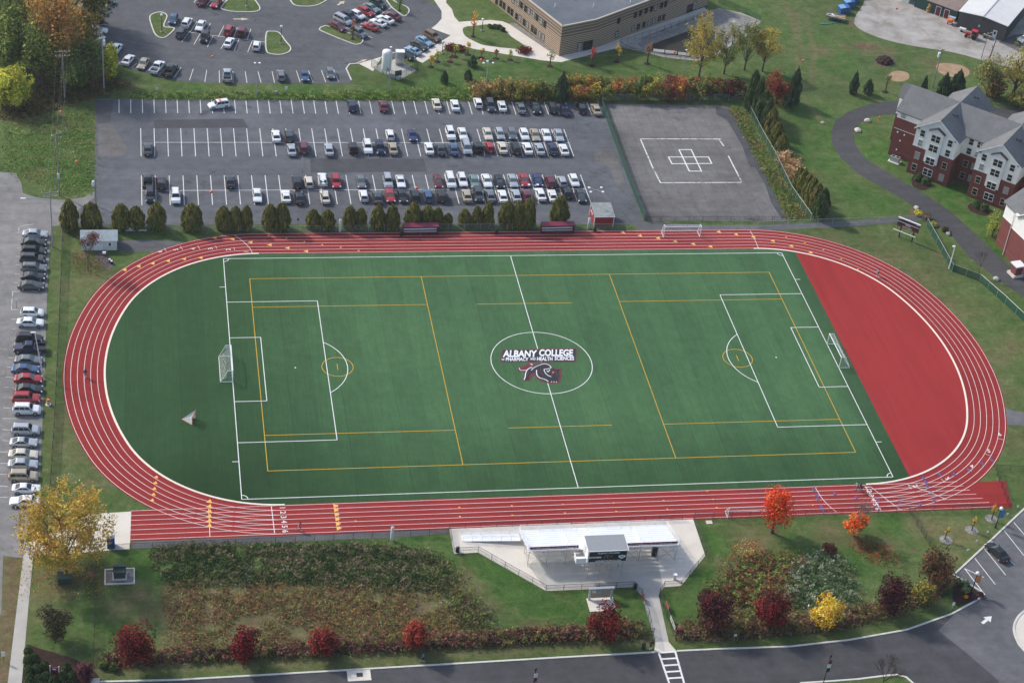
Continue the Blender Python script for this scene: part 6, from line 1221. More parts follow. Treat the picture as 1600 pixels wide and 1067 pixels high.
# ------------------------------------------------------------------ buildings
def brick_mat(name, c1, c2, mortar, sx=2.2, sz=7.0):
    mt, n, b = newmat(name); tc = n.nodes.new("ShaderNodeTexCoord").outputs["Object"]
    s = n.nodes.new("ShaderNodeSeparateXYZ"); n.links.new(tc, s.inputs[0])
    a = n.nodes.new("ShaderNodeMath"); a.operation = 'ADD'; n.links.new(s.outputs[0], a.inputs[0]); n.links.new(s.outputs[1], a.inputs[1])
    cb = n.nodes.new("ShaderNodeCombineXYZ"); n.links.new(a.outputs[0], cb.inputs[0]); n.links.new(s.outputs[2], cb.inputs[1])
    bt = n.nodes.new("ShaderNodeTexBrick"); bt.inputs["Scale"].default_value = 2.2; bt.inputs["Color1"].default_value = (*c1, 1); bt.inputs["Color2"].default_value = (*c2, 1); bt.inputs["Mortar"].default_value = (*mortar, 1); bt.inputs["Mortar Size"].default_value = .012
    n.links.new(cb.outputs[0], bt.inputs["Vector"])
    c = mixc(n, .5, bt.outputs[0], ramp(n, noise(n, tc, .6, 6, .7), [(.3, .7), (.7, 1.3)]).outputs[0], 'MULTIPLY')
    n.links.new(c, b.inputs["Base Color"]); b.inputs["Roughness"].default_value = .9; return mt
def banded(name, stops, z0, z1, rep=None):
    """masonry in courses: colour by height"""
    mt, n, b = newmat(name); tc = n.nodes.new("ShaderNodeTexCoord").outputs["Object"]
    s = n.nodes.new("ShaderNodeSeparateXYZ"); n.links.new(tc, s.inputs[0])
    k = n.nodes.new("ShaderNodeMath"); k.operation = 'MULTIPLY'; k.inputs[1].default_value = 1 / .46; n.links.new(s.outputs[2], k.inputs[0])
    f = n.nodes.new("ShaderNodeMath"); f.operation = 'FRACT'; n.links.new(k.outputs[0], f.inputs[0])
    low = ramp(n, f.outputs[0], [(0, (.19, .120, .080)), (.56, (.50, .40, .29))], 'CONSTANT').outputs[0]
    mr = n.nodes.new("ShaderNodeMapRange"); mr.inputs[1].default_value = 0; mr.inputs[2].default_value = 8; n.links.new(s.outputs[2], mr.inputs[0])
    up = ramp(n, mr.outputs[0], [(0, (.185, .125, .092)), (.635, (.46, .38, .29)), (.66, (.185, .125, .092)), (.735, (.46, .38, .29)), (.755, (.19, .13, .096)), (.83, (.46, .38, .29)), (.85, (.20, .138, .10))], 'CONSTANT').outputs[0]
    sel = n.nodes.new("ShaderNodeMath"); sel.operation = 'GREATER_THAN'; sel.inputs[1].default_value = 4.62; n.links.new(s.outputs[2], sel.inputs[0])
    c = mixc(n, sel.outputs[0], low, up); c = mixc(n, .4, c, ramp(n, noise(n, tc, 1.5, 6, .7), [(.3, .75), (.7, 1.25)]).outputs[0], 'MULTIPLY')
    n.links.new(c, b.inputs["Base Color"]); b.inputs["Roughness"].default_value = .9; return mt
ROOFG = mottled("roof_membrane_grey", [(0.3, (.10, .115, .135)), (0.6, (.14, .155, .175)), (.75, (.185, .20, .215))], .18, 7, 3, .25)
BAND = banded("banded_masonry", None, 0, 8)
COPE = paint("coping_stone", (.50, .44, .36), .8, 0, .06)
DWB = paint("window_blind", (.30, .31, .30), .4, 0, .2); DW = paint("window_dark", (.018, .020, .022), .12, 0, .3); WF = paint("window_frame", (.70, .70, .68), .5, 0, .05); TANF = paint("window_frame_bronze", (.05, .04, .035), .5)
col = thing("college_building", "long striped brick campus building with flat grey roof", "building", (*G(873, 88), 0)); OC = np.array(G(873, 88))
c0 = np.zeros(2); cl = np.array(G(720, -35)) - OC; c1 = np.array(G(926, 77)) - OC; c2 = np.array(G(1105, 9)) - OC
nin = lambda a, b, s: np.array([-(b - a)[1], (b - a)[0]]) / np.linalg.norm(b - a) * s
c3 = c2 + nin(c1, c2, 30); foot = [c0, c1, c2, c3, cl + np.array([25, 6]), cl]; HT = 7.35
b = MB(); b.prism([tuple(q) for q in foot], 0, HT); b.build("masonry_wall", BAND, col)
b = MB(); b.poly([(*q, HT + .02) for q in offset_line([tuple(q) for q in foot], -.38, True)]); rf = b.build("roof", ROOFG, col)
if rf.data.polygons[0].normal.z < 0: rf.data.flip_normals()
for a_, b_ in ((cl, c0), (c0, c1), (c1, c2), (c2, c3)):
    mid = (a_ + b_) / 2; d_ = b_ - a_; an = math.atan2(d_[1], d_[0]); nn = np.array([-d_[1], d_[0]]) / np.linalg.norm(d_) * .17
    m_ = MB(); m_.box((*(mid + nn * .9), HT + .14), (np.linalg.norm(d_) - .1, .34, .28), an); m_.build("parapet", COPE, col)
def wall_window(root, O, A, B, px, py, w_, h, frame, pane, proud=.05, name="window", split=False):
    s, z = on_wall(px, py, A, B); A2, B2 = np.array(A) - O, np.array(B) - O; u_ = (B2 - A2) / np.linalg.norm(B2 - A2); out = np.array([u_[1], -u_[0]])
    place_window(root, A2 + u_ * s + out * .02, math.atan2(u_[1], u_[0]), z, w_, h, frame, pane, name)
def place_window(root, p, an, z, w_, h, frame, pane, name="window", double=False):
    b = MB(); t = .11
    b.box((0, 0, h / 2 + t / 2), (w_ + 2 * t, .12, t)); b.box((0, 0, -h / 2 - t / 2), (w_ + 2 * t, .16, t))
    for s in (-1, 1): b.box((s * (w_ / 2 + t / 2), 0, 0), (t, .12, h))
    if double: b.box((0, 0, 0), (.12, .11, h))
    b.box((0, 0, 0), (w_, .09, .07)); f = b.build(name, frame, root); f.location = (p[0], p[1], z); f.rotation_euler = (0, 0, an)
    q = MB(); q.box((0, .0, 0), (w_, .05, h)); q.build("pane", pane if (double or random.random() < .6) else DWB, f); return f
A0, B0 = tuple(OC + cl), tuple(OC)
for q in ((450, 5), (508, 35), (545, 62), (592, 102), (630, 130), (683, 170), (722, 203), (770, 245), (810, 278), (262, 15), (310, 42), (347, 72), (400, 115), (437, 145), (488, 190), (527, 215), (575, 258), (612, 288), (667, 328), (703, 360), (752, 400), (790, 430)):
    wall_window(col, OC, A0, B0, 740 + q[0] / 7.27, q[1] / 7.27, .85, 1.45, TANF, DW)
A1, B1 = tuple(OC + c1), tuple(OC + c2)
for q in ((300, 137), (347, 120), (397, 100), (445, 82), (482, 72), (535, 52), (572, 38), (280, 258), (328, 240), (377, 222), (425, 205), (463, 190), (515, 170), (553, 155), (152, 188), (135, 310)):
    wall_window(col, OC, A1, B1, 940 + q[0] / 5.714, q[1] / 5.714, .85, 1.35, TANF, DW)
for q, w_ in (((787, 80), 2.0), ((830, 50), .9)): wall_window(col, OC, A1, B1, 940 + q[0] / 5.714, q[1] / 5.714, w_, 2.2, TANF, DW)
for q, w_ in (((1205, 540), 1.1), ((1296, 522), 2.4)): wall_window(col, OC, tuple(OC), A1, 740 + q[0] / 7.27, q[1] / 7.27, w_, 2.25, TANF, DW, name="door")
for px, py in ((867, 12), (927, 12), (896, 0), (985, 5)):
    p = P(px, py, HT) - np.array([*OC, 0]); b = MB(); b.tube((p[0], p[1], HT), (p[0], p[1], HT + .9), .12, n=8); b.build("roof_vent", M['white'], col)
# --- dormitory
OD = np.array([92.14, 65.29]); DU = np.array([.734, -.679]); ANG = math.atan2(DU[1], DU[0])
BRICK = brick_mat("red_brick", (.185, .046, .038), (.140, .034, .030), (.16, .065, .055)); SID = mottled("white_siding", [(0.3, (.76, .76, .73)), (0.7, (.83, .83, .80))], .8, 5, 5, .12)
SHG = mottled("grey_shingle_roof", [(0.3, (.135, .137, .14)), (0.7, (.18, .183, .187))], .4, 7, 4, .35); TRIMW = M['white']; PBL = paint("lintel_stone", (.40, .34, .27), .8)
dm = thing("dormitory", "four storey red brick dormitory with white gables and grey shingle roofs", "building", (OD[0], OD[1], 0), ANG)
ZB_, ZE, ZR = 6.7, 11.0, 14.3
def wing(root, u0, u1, d0, d1, zb=ZB_, ze=ZE, trim=True):
    b = MB(); b.box(((u0 + u1) / 2, (d0 + d1) / 2, zb / 2), (u1 - u0, d1 - d0, zb)); b.build("brick_wall", BRICK, root)
    b = MB(); b.box(((u0 + u1) / 2, (d0 + d1) / 2, (zb + ze) / 2 + .01), (u1 - u0 + .06, d1 - d0 + .06, ze - zb)); b.build("siding_wall", SID, root)
    b = MB(); b.box(((u0 + u1) / 2, (d0 + d1) / 2, zb + .05), (u1 - u0 + .14, d1 - d0 + .14, .14)); b.build("belt_course", TRIMW, root)
    b = MB(); b.box(((u0 + u1) / 2, (d0 + d1) / 2, 1.25), (u1 - u0 + .05, d1 - d0 + .05, .12)); b.build("plinth_course", paint("plinth_line", (.20, .08, .075), .8), root)
def gable_roof(root, u0, u1, d0, d1, axis, ze=ZE, zr=ZR, oh=.45, ends=(1, 1), th=.22):
    """ridge along u or d; ends say which gables get a white face"""
    b = MB(); g = MB()
    if axis == 'd':
        c = (u0 + u1) / 2; k = (zr - ze) / ((u1 - u0) / 2); e0, e1 = d0 - (oh if ends[0] else 0), d1 + (oh if ends[1] else 0)
        for s in (-1, 1):
            q = [(c + s * ((u1 - u0) / 2 + oh), e0, ze - k * oh), (c + s * ((u1 - u0) / 2 + oh), e1, ze - k * oh), (c, e1, zr), (c, e0, zr)]; b.hexa(q, [(x, y, z + th) for x, y, z in q])
        for f, y in ((ends[0], d0), (ends[1], d1)):
            if f: g.poly([(u0, y, ze), (u1, y, ze), (c, y, zr)])
    else:
        c = (d0 + d1) / 2; k = (zr - ze) / ((d1 - d0) / 2); e0, e1 = u0 - (oh if ends[0] else 0), u1 + (oh if ends[1] else 0)
        for s in (-1, 1):
            q = [(e0, c + s * ((d1 - d0) / 2 + oh), ze - k * oh), (e1, c + s * ((d1 - d0) / 2 + oh), ze - k * oh), (e1, c, zr), (e0, c, zr)]; b.hexa(q, [(x, y, z + th) for x, y, z in q])
        for f, x in ((ends[0], u0), (ends[1], u1)):
            if f: g.poly([(x, d0, ze), (x, d1, ze), (x, c, zr)])
    r = b.build("roof", SHG, root)
    if g.f: g.build("gable_face", SID, root)
    # white barge boards
    if axis == 'd' and ends[0]:
        c = (u0 + u1) / 2; k = (zr - ze) / ((u1 - u0) / 2)
        for s in (-1, 1):
            a_ = Vector((c + s * ((u1 - u0) / 2 + oh + .02), d0 - oh - .05, ze - k * oh + .02)); b_ = Vector((c, d0 - oh - .05, zr + .02)); m_ = MB()
            m_.hexa([a_, a_ + Vector((0, .04, 0)), b_ + Vector((0, .04, 0)), b_], [a_ + Vector((0, 0, .3)), a_ + Vector((0, .04, .3)), b_ + Vector((0, .04, .3)), b_ + Vector((0, 0, .3))]); m_.build("barge_board", TRIMW, root)
    return r
wing(dm, -6.2, 46, 4.2, 17.2); wing(dm, -8.6, -6.0, 10.6, 17.3, 6.7, 10.4)
b = MB(); b.box((-3.1, 4.2, 8.05), (6.26, .14, 2.5)); b.build("brick_wall", BRICK, dm)
WINGS = [(0, 9.3, 0.0), (14.2, 23.5, -.4), (28.5, 38.0, -.2)]
gable_roof(dm, -6.2, 46, 4.2, 17.2, 'u', ends=(1, 1)); gable_roof(dm, -8.6, -5.9, 10.2, 14.6, 'u', 10.4, 13.2, .4, (1, 0)) if False else None
b = MB(); q = [(-9.0, 10.3, 10.6), (-6.0, 10.3, 10.6), (-6.0, 12.0, 13.3), (-9.0, 12.0, 13.3)]; b.hexa(q, [(x, y, z + .2) for x, y, z in q]); q = [(-9.0, 12.0, 13.3), (-6.0, 12.0, 13.3), (-6.0, 17.7, 10.6), (-9.0, 17.7, 10.6)]; b.hexa(q, [(x, y, z + .2) for x, y, z in q]); b.build("roof", SHG, dm)
for u0, u1, d0 in WINGS:
    wing(dm, u0, u1, d0, 4.3); gable_roof(dm, u0, u1, d0, 10.7, 'd', ends=(1, 0))
    c = (u0 + u1) / 2
    b = MB(); b.box((c, d0 - .12, (4.1 + 11.7) / 2), (3.0, .5, 11.7 - 4.1)); b.poly([(c - 1.5, d0 - .37, 11.7), (c + 1.5, d0 - .37, 11.7), (c, d0 - .37, 12.5)]); b.build("bay_wall", SID, dm)
    b = MB()
    for s in (-1, 1):
        q = [(c + s * 1.85, d0 - .75, 11.5), (c + s * 1.85, d0 + .4, 11.5), (c, d0 + .4, 12.55), (c, d0 - .75, 12.55)]; b.hexa(q, [(x, y, z + .16) for x, y, z in q])
    b.build("bay_roof", paint("dark_shingle", (.06, .062, .07), .8), dm)
    for s in (-1, 1): b = MB(); b.box((c + s * 4.5, d0 - .2, 11.05), (.9, .5, .18)); b.build("eave_return", SHG, dm)
    for z in (1.75, 4.65, 7.75, 10.1):
        fr = PBL if z < 6 else WF
        for s in (-1, 1): place_window(dm, (c + s * 3.15, d0 - .06), 0, z, .95, 1.45, fr, DW)
        place_window(dm, (c, d0 - (.40 if z > 4.2 else .06)), 0, z if z > 4 else 1.75, 1.9, 1.5, WF, DW, double=True)
    for z in (1.75, 4.65, 7.75, 10.0):
        place_window(dm, (u0 - .06, d0 + 2.2), -math.pi / 2, z, .9, 1.4, WF, DW)
for u in (11.0, 12.9, 25.2, 27.0):
    for z in (1.75, 4.65, 7.75, 10.0): place_window(dm, (u, 4.12), 0, z, .95, 1.4, PBL if z < 6 else WF, DW)
for u in (9.9, 24.2): b = MB(); b.tube((u + 3.2, 4.02, 0), (u + 3.2, 4.02, 10.8), .07, n=6); b.build("downspout", TRIMW, dm)
place_window(dm, (-4.8, 4.12), 0, 10.1, 1.1, .9, WF, DW)
for u, z in ((-5.2, 6.0), (-3.6, 5.9), (-4.2, 4.2), (-4.5, 1.9)): b = MB(); b.lathe([(.12, -.1), (.16, 0), (.1, .16)], (u, 4.05, z), 8); b.build("wall_lamp", TRIMW, dm)
for u0, u1 in ((0.1, 9.3), (11.8 + 2.3, 23.4)):                       # rear wings
    wing(dm, u0, u1, 17.1, 20.2); gable_roof(dm, u0, u1, 10.7, 20.2, 'd', ends=(0, 1))
for u, d_ in ((5.6, 5.2), (6.1, 6.0), (20.0, 5.0), (20.5, 5.8), (5.8, 16.5), (6.3, 17.3)):
    c_ = 4.65 if u < 10 else 18.85; z = ZR - (u - c_) * (ZR - ZE) / 4.65 + .22; b = MB(); b.box((u, d_, z + .12), (.5, .5, .3)); b.build("roof_vent", M['dark'], dm)
# --- corner dormitory block at the right edge
OE = np.array(G(1555, 380)); w2 = np.array(G(1574, 398.7)) - OE; an2 = math.atan2(w2[1], w2[0])
dc = thing("dormitory_wing", "red brick dormitory block with white upper wall cut by the right edge", "building", (*OE, 0), an2)
wing(dc, 0, 4.2, 0, 14, 6.5, 10.0); wing(dc, 4.3, 13, -.8, 14, 6.6, 10.0)
gable_roof(dc, 0, 13, 0, 12, 'u', 10.0, 14.0, .5, (1, 1)); b = MB(); b.tube((4.2, -.95, 0), (4.2, -.95, 9.8), .07, n=6); b.build("downspout", TRIMW, dc)
gable_roof(dc, 5.5, 12, -.8, 6, 'd', 10.0, 12.6, .4, (1, 0))
b = MB(); b.prism([(-.2, -.2), (2.2, -.2), (2.2, 2.2), (-.2, 2.2)], 0, .5); o = b.build("stair_base", M['concrete'], dc); o.location = (10.2, -3.6, 0)
b = MB(); b.box((11.3, -2.6, 1.5), (1.6, 1.6, 2.0)); b.build("porch_wall", BRICK, dc); b = MB(); b.box((11.3, -2.6, 2.6), (2.2, 2.2, .25)); b.build("porch_roof", TRIMW, dc)
x, y = G(1397.5, 253); t = thing("air_conditioner", "grey air conditioning unit on a pad at the end of the dormitory", "air conditioner", (x, y, 0), ANG); b = MB(); b.box((0, 0, .08), (2.6, 1.8, .16)); b.build("pad", M['concrete'], t); b = MB(); b.box((0, 0, .75), (2.0, 1.1, 1.15)); b.build("casing", ST, t, bevel=.03)
for s in (-.5, .5): b = MB(); b.lathe([(.36, 1.33), (.36, 1.37)], (s, 0, 0), 14); b.build("fan", M['black'], t)
# --- workshops and yard
RIB = mottled("ribbed_grey_cladding", [(0.3, (.085, .08, .08)), (0.7, (.12, .115, .112))], .4, 5, 4, .2); WROOF = mottled("white_metal_roof", [(0.3, (.56, .56, .55)), (0.7, (.66, .66, .65))], .2, 5, 4, .12)
wa, wb_ = np.array(G(1494, 42)), np.array(G(1567, 65)); wan = math.atan2(*(wb_ - wa)[::-1]); wl_ = float(np.linalg.norm(wb_ - wa))
ws = thing("workshop", "grey ribbed metal workshop with white roof at the top right", "workshop", (*wa, 0), wan)
b = MB(); b.box((wl_ / 2, 15, 2.1), (wl_, 30, 4.2)); b.poly([(0, 0, 4.2), (wl_, 0, 4.2), (wl_ / 2, 0, 4.75)]); b.build("wall", RIB, ws)
b = MB()
for i in range(26): b.box((.25 + i * wl_ / 26, -.03, 2.1), (.07, .06, 4.1))
b.build("cladding_ribs", RIB, ws); b = MB()
for s in (0, 1):
    q = [(-.3, -.35, 4.17), (wl_ / 2, -.35, 4.77), (wl_ / 2, 30.3, 4.77), (-.3, 30.3, 4.17)] if s == 0 else [(wl_ / 2, -.35, 4.77), (wl_ + .3, -.35, 4.17), (wl_ + .3, 30.3, 4.17), (wl_ / 2, 30.3, 4.77)]; b.hexa(q, [(x, y, z + .12) for x, y, z in q])
b.build("roof", WROOF, ws); b = MB(); b.box((wl_ / 2, 15, 4.92), (.3, 30.4, .10)); b.build("ridge_cap", M['steel'], ws)
b = MB(); b.box((wl_ + .06, 6, 1.9), (.1, 9, 3.6)); b.build("bay_opening", M['black'], ws); b = MB(); b.box((9.7, -.08, 1.1), (1.0, .1, 2.2)); dr = b.build("door", M['offwhite'], ws); b = MB(); b.box((9.7, -.14, 1.5), (.5, .04, .8)); b.build("pane", M['glass'], dr)
b = MB(); b.box((6.2, -.12, 3.9), (.35, .3, .3)); b.build("wall_lamp", M['black'], ws); b = MB(); b.box((5.5, -.1, 2.0), (.35, .08, .6)); b.build("meter_box", M['offwhite'], ws)
ga = np.array(G(1428, 11)); gb = np.array(G(1493, 35)); gl_ = float(np.linalg.norm(gb - ga)); gan = math.atan2(*(gb - ga)[::-1])
gs = thing("green_shed", "dark green shed with two red doors beside the grey workshop", "shed", (*ga, 0), gan); GRN = paint("shed_green", (.012, .060, .048), .6)
b = MB(); b.box((gl_ / 2, 4, 1.5), (gl_, 8, 3.0)); b.build("wall", GRN, gs); b = MB(); q = [(3.0, -.4, 2.95), (gl_ - .1, -.4, 2.95), (gl_ - .1, 8.4, 4.2), (3.0, 8.4, 4.2)]; b.hexa(q, [(x, y, z + .12) for x, y, z in q]); b.build("roof", mottled("tan_roof", [(0.3, (.20, .15, .13)), (0.7, (.27, .21, .18))], .5, 5, 5, .3), gs)
for s_ in (.56, .76):
    b = MB(); b.box((gl_ * s_, -.04, 1.1), (1.2, .08, 2.2)); d_ = b.build("door", paint("door_red", (.16, .01, .03), .5), gs); b = MB()
    for k in (-1, 1): b.box((gl_ * s_ + k * .66, -.06, 1.15), (.12, .1, 2.3))
    b.box((gl_ * s_, -.06, 2.32), (1.44, .1, .12)); b.build("door_frame", M['white'], d_)
x, y = G(1414, 4); t = thing("white_garage", "white garage front just showing at the top edge", "garage", (x, y, 0), gan); b = MB(); b.box((-4, 3, 1.6), (10, 6, 3.2)); b.build("wall", M['offwhite'], t); b = MB(); b.box((-4, 3, 3.3), (10.6, 6.6, .2)); b.build("roof", SHG, t)
for i, (px, py, lb) in enumerate(((1317, 20, "nearest of the row of blue dumpsters, pale lid open"), (1325, 11, "second blue dumpster from the trailer in the yard"), (1331, 3, "third blue dumpster from the trailer"), (1339, -5, "blue dumpster farthest up the row at the top edge"))):
    x, y = G(px, py); t = thing("dumpster", lb, "dumpster", (x, y, 0), .1, "blue dumpsters in the yard"); b = MB(); b.prism([(-1.1, 0), (1.3, 0), (1.5, 1.0), (1.2, 1.9), (-1.2, 1.5)], -1.0, 1.0); o = b.build("bin_body", M['blue_plastic'], t); o.matrix_local = Matrix(((1, 0, 0, 0), (0, 0, 1, 0), (0, 1, 0, 0), (0, 0, 0, 1)))
    b = MB(); q = [(-1.25, -1, 1.5), (.2, -1, 1.75), (.2, 1, 1.75), (-1.25, 1, 1.5)]; b.hexa(q, [(a_, b_, c_ + .07) for a_, b_, c_ in q]); b.build("lid", paint("pale_blue_lid", (.16, .30, .52), .5), t)
x, y = G(1305, 31); t = thing("flatbed_trailer", "weathered wooden flatbed trailer loaded with scraps beside the dumpsters", "trailer", (x, y, 0), math.atan2(*(np.array(G(1322, 35)) - np.array(G(1290, 28)))[::-1])); b = MB(); b.box((0, 0, .8), (4.8, 2.4, .15)); b.build("deck", M['wood_pole'], t)
for s in (-1, 1): b = MB(); b.box((0, s * 1.2, 1.0), (4.8, .08, .3)); b.build("side_rail", M['wood_pole'], t)
for s in (-1, 1): b = MB(); b.tube((.6, s * 1.15, .4), (.6, s * 1.0, .4), .4, n=14); b.build("wheel", TYRE, t)
rr = random.Random(4)
for i in range(9): b = MB(); b.box((rr.uniform(-2, 2), rr.uniform(-.9, .9), .97), (rr.uniform(.3, 1.3), rr.uniform(.1, .4), .14), rr.uniform(0, 3)); b.build("scrap", [M['white'], M['steel'], M['wood_pole'], M['orange_mark']][i % 4], t)
x, y = G(1297, 38); b = MB()
for i in range(14): b.box((rr.uniform(-2.2, 2.2), rr.uniform(-.5, .5), .06 + .012 * i), (rr.uniform(.5, 1.4), rr.uniform(.1, .3), .05), rr.uniform(-.3, .3))
o = b.build("pipe_heap", paint("teal_pipe", (.04, .22, .17), .5)); o.location = (x, y, 0); tag(o, "heap of teal plastic lengths on the grass before the trailer", "scrap heap")
x, y = G(1518, 60); t = thing("tractor", "small red tractor with a roof parked before the grey workshop", "tractor", (x, y, .03), wan)
b = MB(); b.box((-1.1, 0, .85), (1.3, .9, .55)); b.build("bonnet", paint("tractor_red", (.36, .015, .02), .4), t, bevel=.08); b = MB(); b.box((.5, 0, .95), (1.4, 1.3, .6)); b.build("fender", paint("tractor_red2", (.33, .015, .02), .4), t, bevel=.1); b = MB(); b.box((.4, 0, 1.6), (1.2, 1.15, .8)); b.build("cab", M['black'], t, bevel=.04); b = MB(); b.box((.4, 0, 2.1), (1.5, 1.4, .14)); b.build("roof", paint("tractor_roof", (.55, .03, .06), .4), t, bevel=.03)
for xx, rr_, yy in ((-1.3, .38, .75), (.7, .62, .85)):
    for s in (-1, 1): b = MB(); b.tube((xx, s * yy - .14, rr_), (xx, s * yy + .14, rr_), rr_, n=16); b.build("wheel", TYRE, t)
x, y = G(1503, 50); t = thing("cart", "small pale cart beside the tractor", "cart", (x, y, .03), wan); b = MB(); b.box((0, 0, .7), (1.7, .9, .5)); b.build("tub", M['offwhite'], t, bevel=.04)
for s in (-.4, .4): b = MB(); b.tube((-.1, s - .08, .3), (-.1, s + .08, .3), .3, n=12); b.build("wheel", TYRE, t)
x, y = G(1484, 38); t = thing("spreader", "orange and red spreader under a pale blue sheet by the workshop corner", "farm machine", (x, y, .03), wan); b = MB(); b.lathe([(.4, .4), (.9, 1.1), (.9, 1.3)], n=12); b.build("hopper", M['orange'], t, smooth=40); b = MB(); b.box((0, .9, 1.5), (1.7, 1.0, .1)); b.build("sheet", paint("pale_tarp", (.35, .5, .6), .5), t); b = MB(); b.box((.1, -.3, 1.4), (.7, .5, .25)); b.build("cover", M['orange_mark'], t)
for s in (-.6, .6): b = MB(); b.tube((s, -.3, .3), (s + .15, -.3, .3), .3, n=12); b.build("wheel", TYRE, t)
x, y = G(1452, 19); t = thing("straw_stack", "tan stack of straw against the green shed", "straw stack", (x, y, 0)); rr = random.Random(3)
for i in range(6): b = MB(); b.box((rr.uniform(-.3, .3), rr.uniform(-.2, .2), .3 + .42 * i * .8), (1.2 - .1 * i, .9, .42), rr.uniform(-.3, .3)); b.build("bale", paint("straw", (.42, .23, .07), .9, 0, .3), t)
x, y = G(1542, 60); t = thing("picnic_table", "weathered wooden bench frame outside the grey workshop", "bench", (x, y, .03), wan); b = MB(); b.box((0, 0, .7), (2.2, .7, .08)); b.build("table_top", M['wood_pole'], t)
for s in (-.8, .8): b = MB(); b.box((s, 0, .35), (.1, 1.3, .7)); b.build("trestle", M['wood_pole'], t)
for i, (px, py) in enumerate(((1029, 82), (1048, 84), (1068, 87))):
    x, y = G(px, py); t = thing("drain_block", "pale concrete drain block %s at the near edge of the stone basin" % ("leftmost", "in the middle", "rightmost")[i] , "concrete block", (x, y, .03), -.2, "drain blocks in the stone basin"); b = MB(); b.hexa([(-1.3, -.5, 0), (1.3, -.5, 0), (1.3, .5, 0), (-1.3, .5, 0)], [(-1.3, -.3, .3), (1.3, -.5, .3), (1.3, .3, .6), (-1.3, .3, .6)]); b.build("block", M['concrete_grey'], t)
for k, (px, py, lb) in enumerate(((163, 399, "white handled equipment cart by the bare brown tree"),)):
    x, y = G(px, py); t = thing("equipment_cart", lb, "cart", (x, y, 0)); b = MB(); b.box((0, 0, .55), (.6, .5, .4)); b.build("tub", M['white'], t, bevel=.03); b = MB(); b.path([(-.28, .2, .4), (-.28, .35, 1.0), (.28, .35, 1.0), (.28, .2, .4)], .025, 6); b.build("handle", M['black'], t)
    for s in (-.3, .3): b = MB(); b.tube((s, 0, .18), (s + .06, 0, .18), .18, n=10); b.build("wheel", TYRE, t)
for px, py, lb in ((171.5, 410, "left of two black canisters with white tops on the small path"), (174.5, 412.5, "right of two black canisters with white tops on the small path")):
    x, y = G(px, py); t = thing("canister", lb, "canister", (x, y, .02)); b = MB(); b.lathe([(.22, 0), (.24, .1), (.24, .55)], n=12); b.build("barrel", M['black'], t, smooth=40); b = MB(); b.lathe([(.2, .55), (.2, .72), (.08, .76)], n=12); b.build("top", M['white'], t, smooth=40)
x, y = G(86, 1058); t = thing("campus_sign", "maroon sign between white posts in the shrub bed at bottom left", "sign", (x, y, 0), -.25); b = MB(); b.box((0, 0, 1.15), (1.1, .12, 1.9)); b.build("sign_panel", M['maroon'], t)
for s in (-1, 1): b = MB(); b.box((s * .62, 0, 1.15), (.12, .16, 2.3)); b.build("post", M['offwhite'], t)
b = MB(); b.box((0, -.08, 1.75), (.5, .04, .22)); b.build("emblem", M['offwhite'], t)
x, y = G(148.5, 1064); b = MB(); b.box((0, 0, .4), (1.3, 1.0, .8)); o = b.build("pillar_block", M['concrete'], bevel=.03); o.location = (x, y - .6, 0); tag(o, "pale square stone block at the lower end of the chain link fence", "stone block")
# ------------------------------------------------------------------ vegetation
def srgb(*c): return tuple(((x / 255) / 12.92 if x / 255 <= .04045 else ((x / 255 + .055) / 1.055) ** 2.4) for x in c)
def leaf_obj(name, C_, size, colr, parent=None, up=0.0, stretch=1.0, out=None, kind=None):
    """leaf-sized faces at points C_ (n,3) with colours (n,3); out = outward directions they tend to face"""
    n = len(C_); C_ = np.asarray(C_, float); colr = np.asarray(colr, float)
    rg = colr[:, :1] / (colr[:, 1:2] + 1e-4); colr = colr * np.interp(rg, [.9, 1.15, 1.7, 3.0, 6.0], [1.75, 1.6, 1.25, 1.0, .95]) * (1.02 if kind else 1.08)   # leaves read darker in the picture than they are
    nr = RNG.normal(size=(n, 3))
    if out is not None: nr = nr * .75 + out * 1.0
    nr[:, 2] += up; nr /= np.linalg.norm(nr, axis=1)[:, None] + 1e-9
    t = RNG.normal(size=(n, 3)); t -= (t * nr).sum(1)[:, None] * nr; t /= np.linalg.norm(t, axis=1)[:, None] + 1e-9
    bt = np.cross(nr, t); s = size * RNG.uniform(.6, 1.35, (n, 1)); a = t * s * stretch; b_ = bt * s * .7
    fold = nr * s * .22
    V = np.stack([C_ - a, C_ - b_ * .9 + fold, C_ + a, C_ + b_ * .9 + fold], 1).reshape(-1, 3)
    me = bpy.data.meshes.new(name); me.vertices.add(4 * n); me.vertices.foreach_set("co", V.ravel().astype(np.float32))
    me.loops.add(4 * n); me.loops.foreach_set("vertex_index", np.arange(4 * n, dtype=np.int32))
    me.polygons.add(n); me.polygons.foreach_set("loop_start", np.arange(0, 4 * n, 4, dtype=np.int32)); me.polygons.foreach_set("loop_total", np.full(n, 4, np.int32))
    me.materials.append(M['leaf']); me.update(calc_edges=True)
    at = me.color_attributes.new("leaf", 'FLOAT_COLOR', 'POINT')
    cc = np.concatenate([np.clip(colr, 0, 1), np.ones((n, 1))], 1).repeat(4, 0); at.data.foreach_set("color", cc.ravel().astype(np.float32))
    o = bpy.data.objects.new(name, me); link(o, parent)
    if kind: o["kind"] = kind
    return o
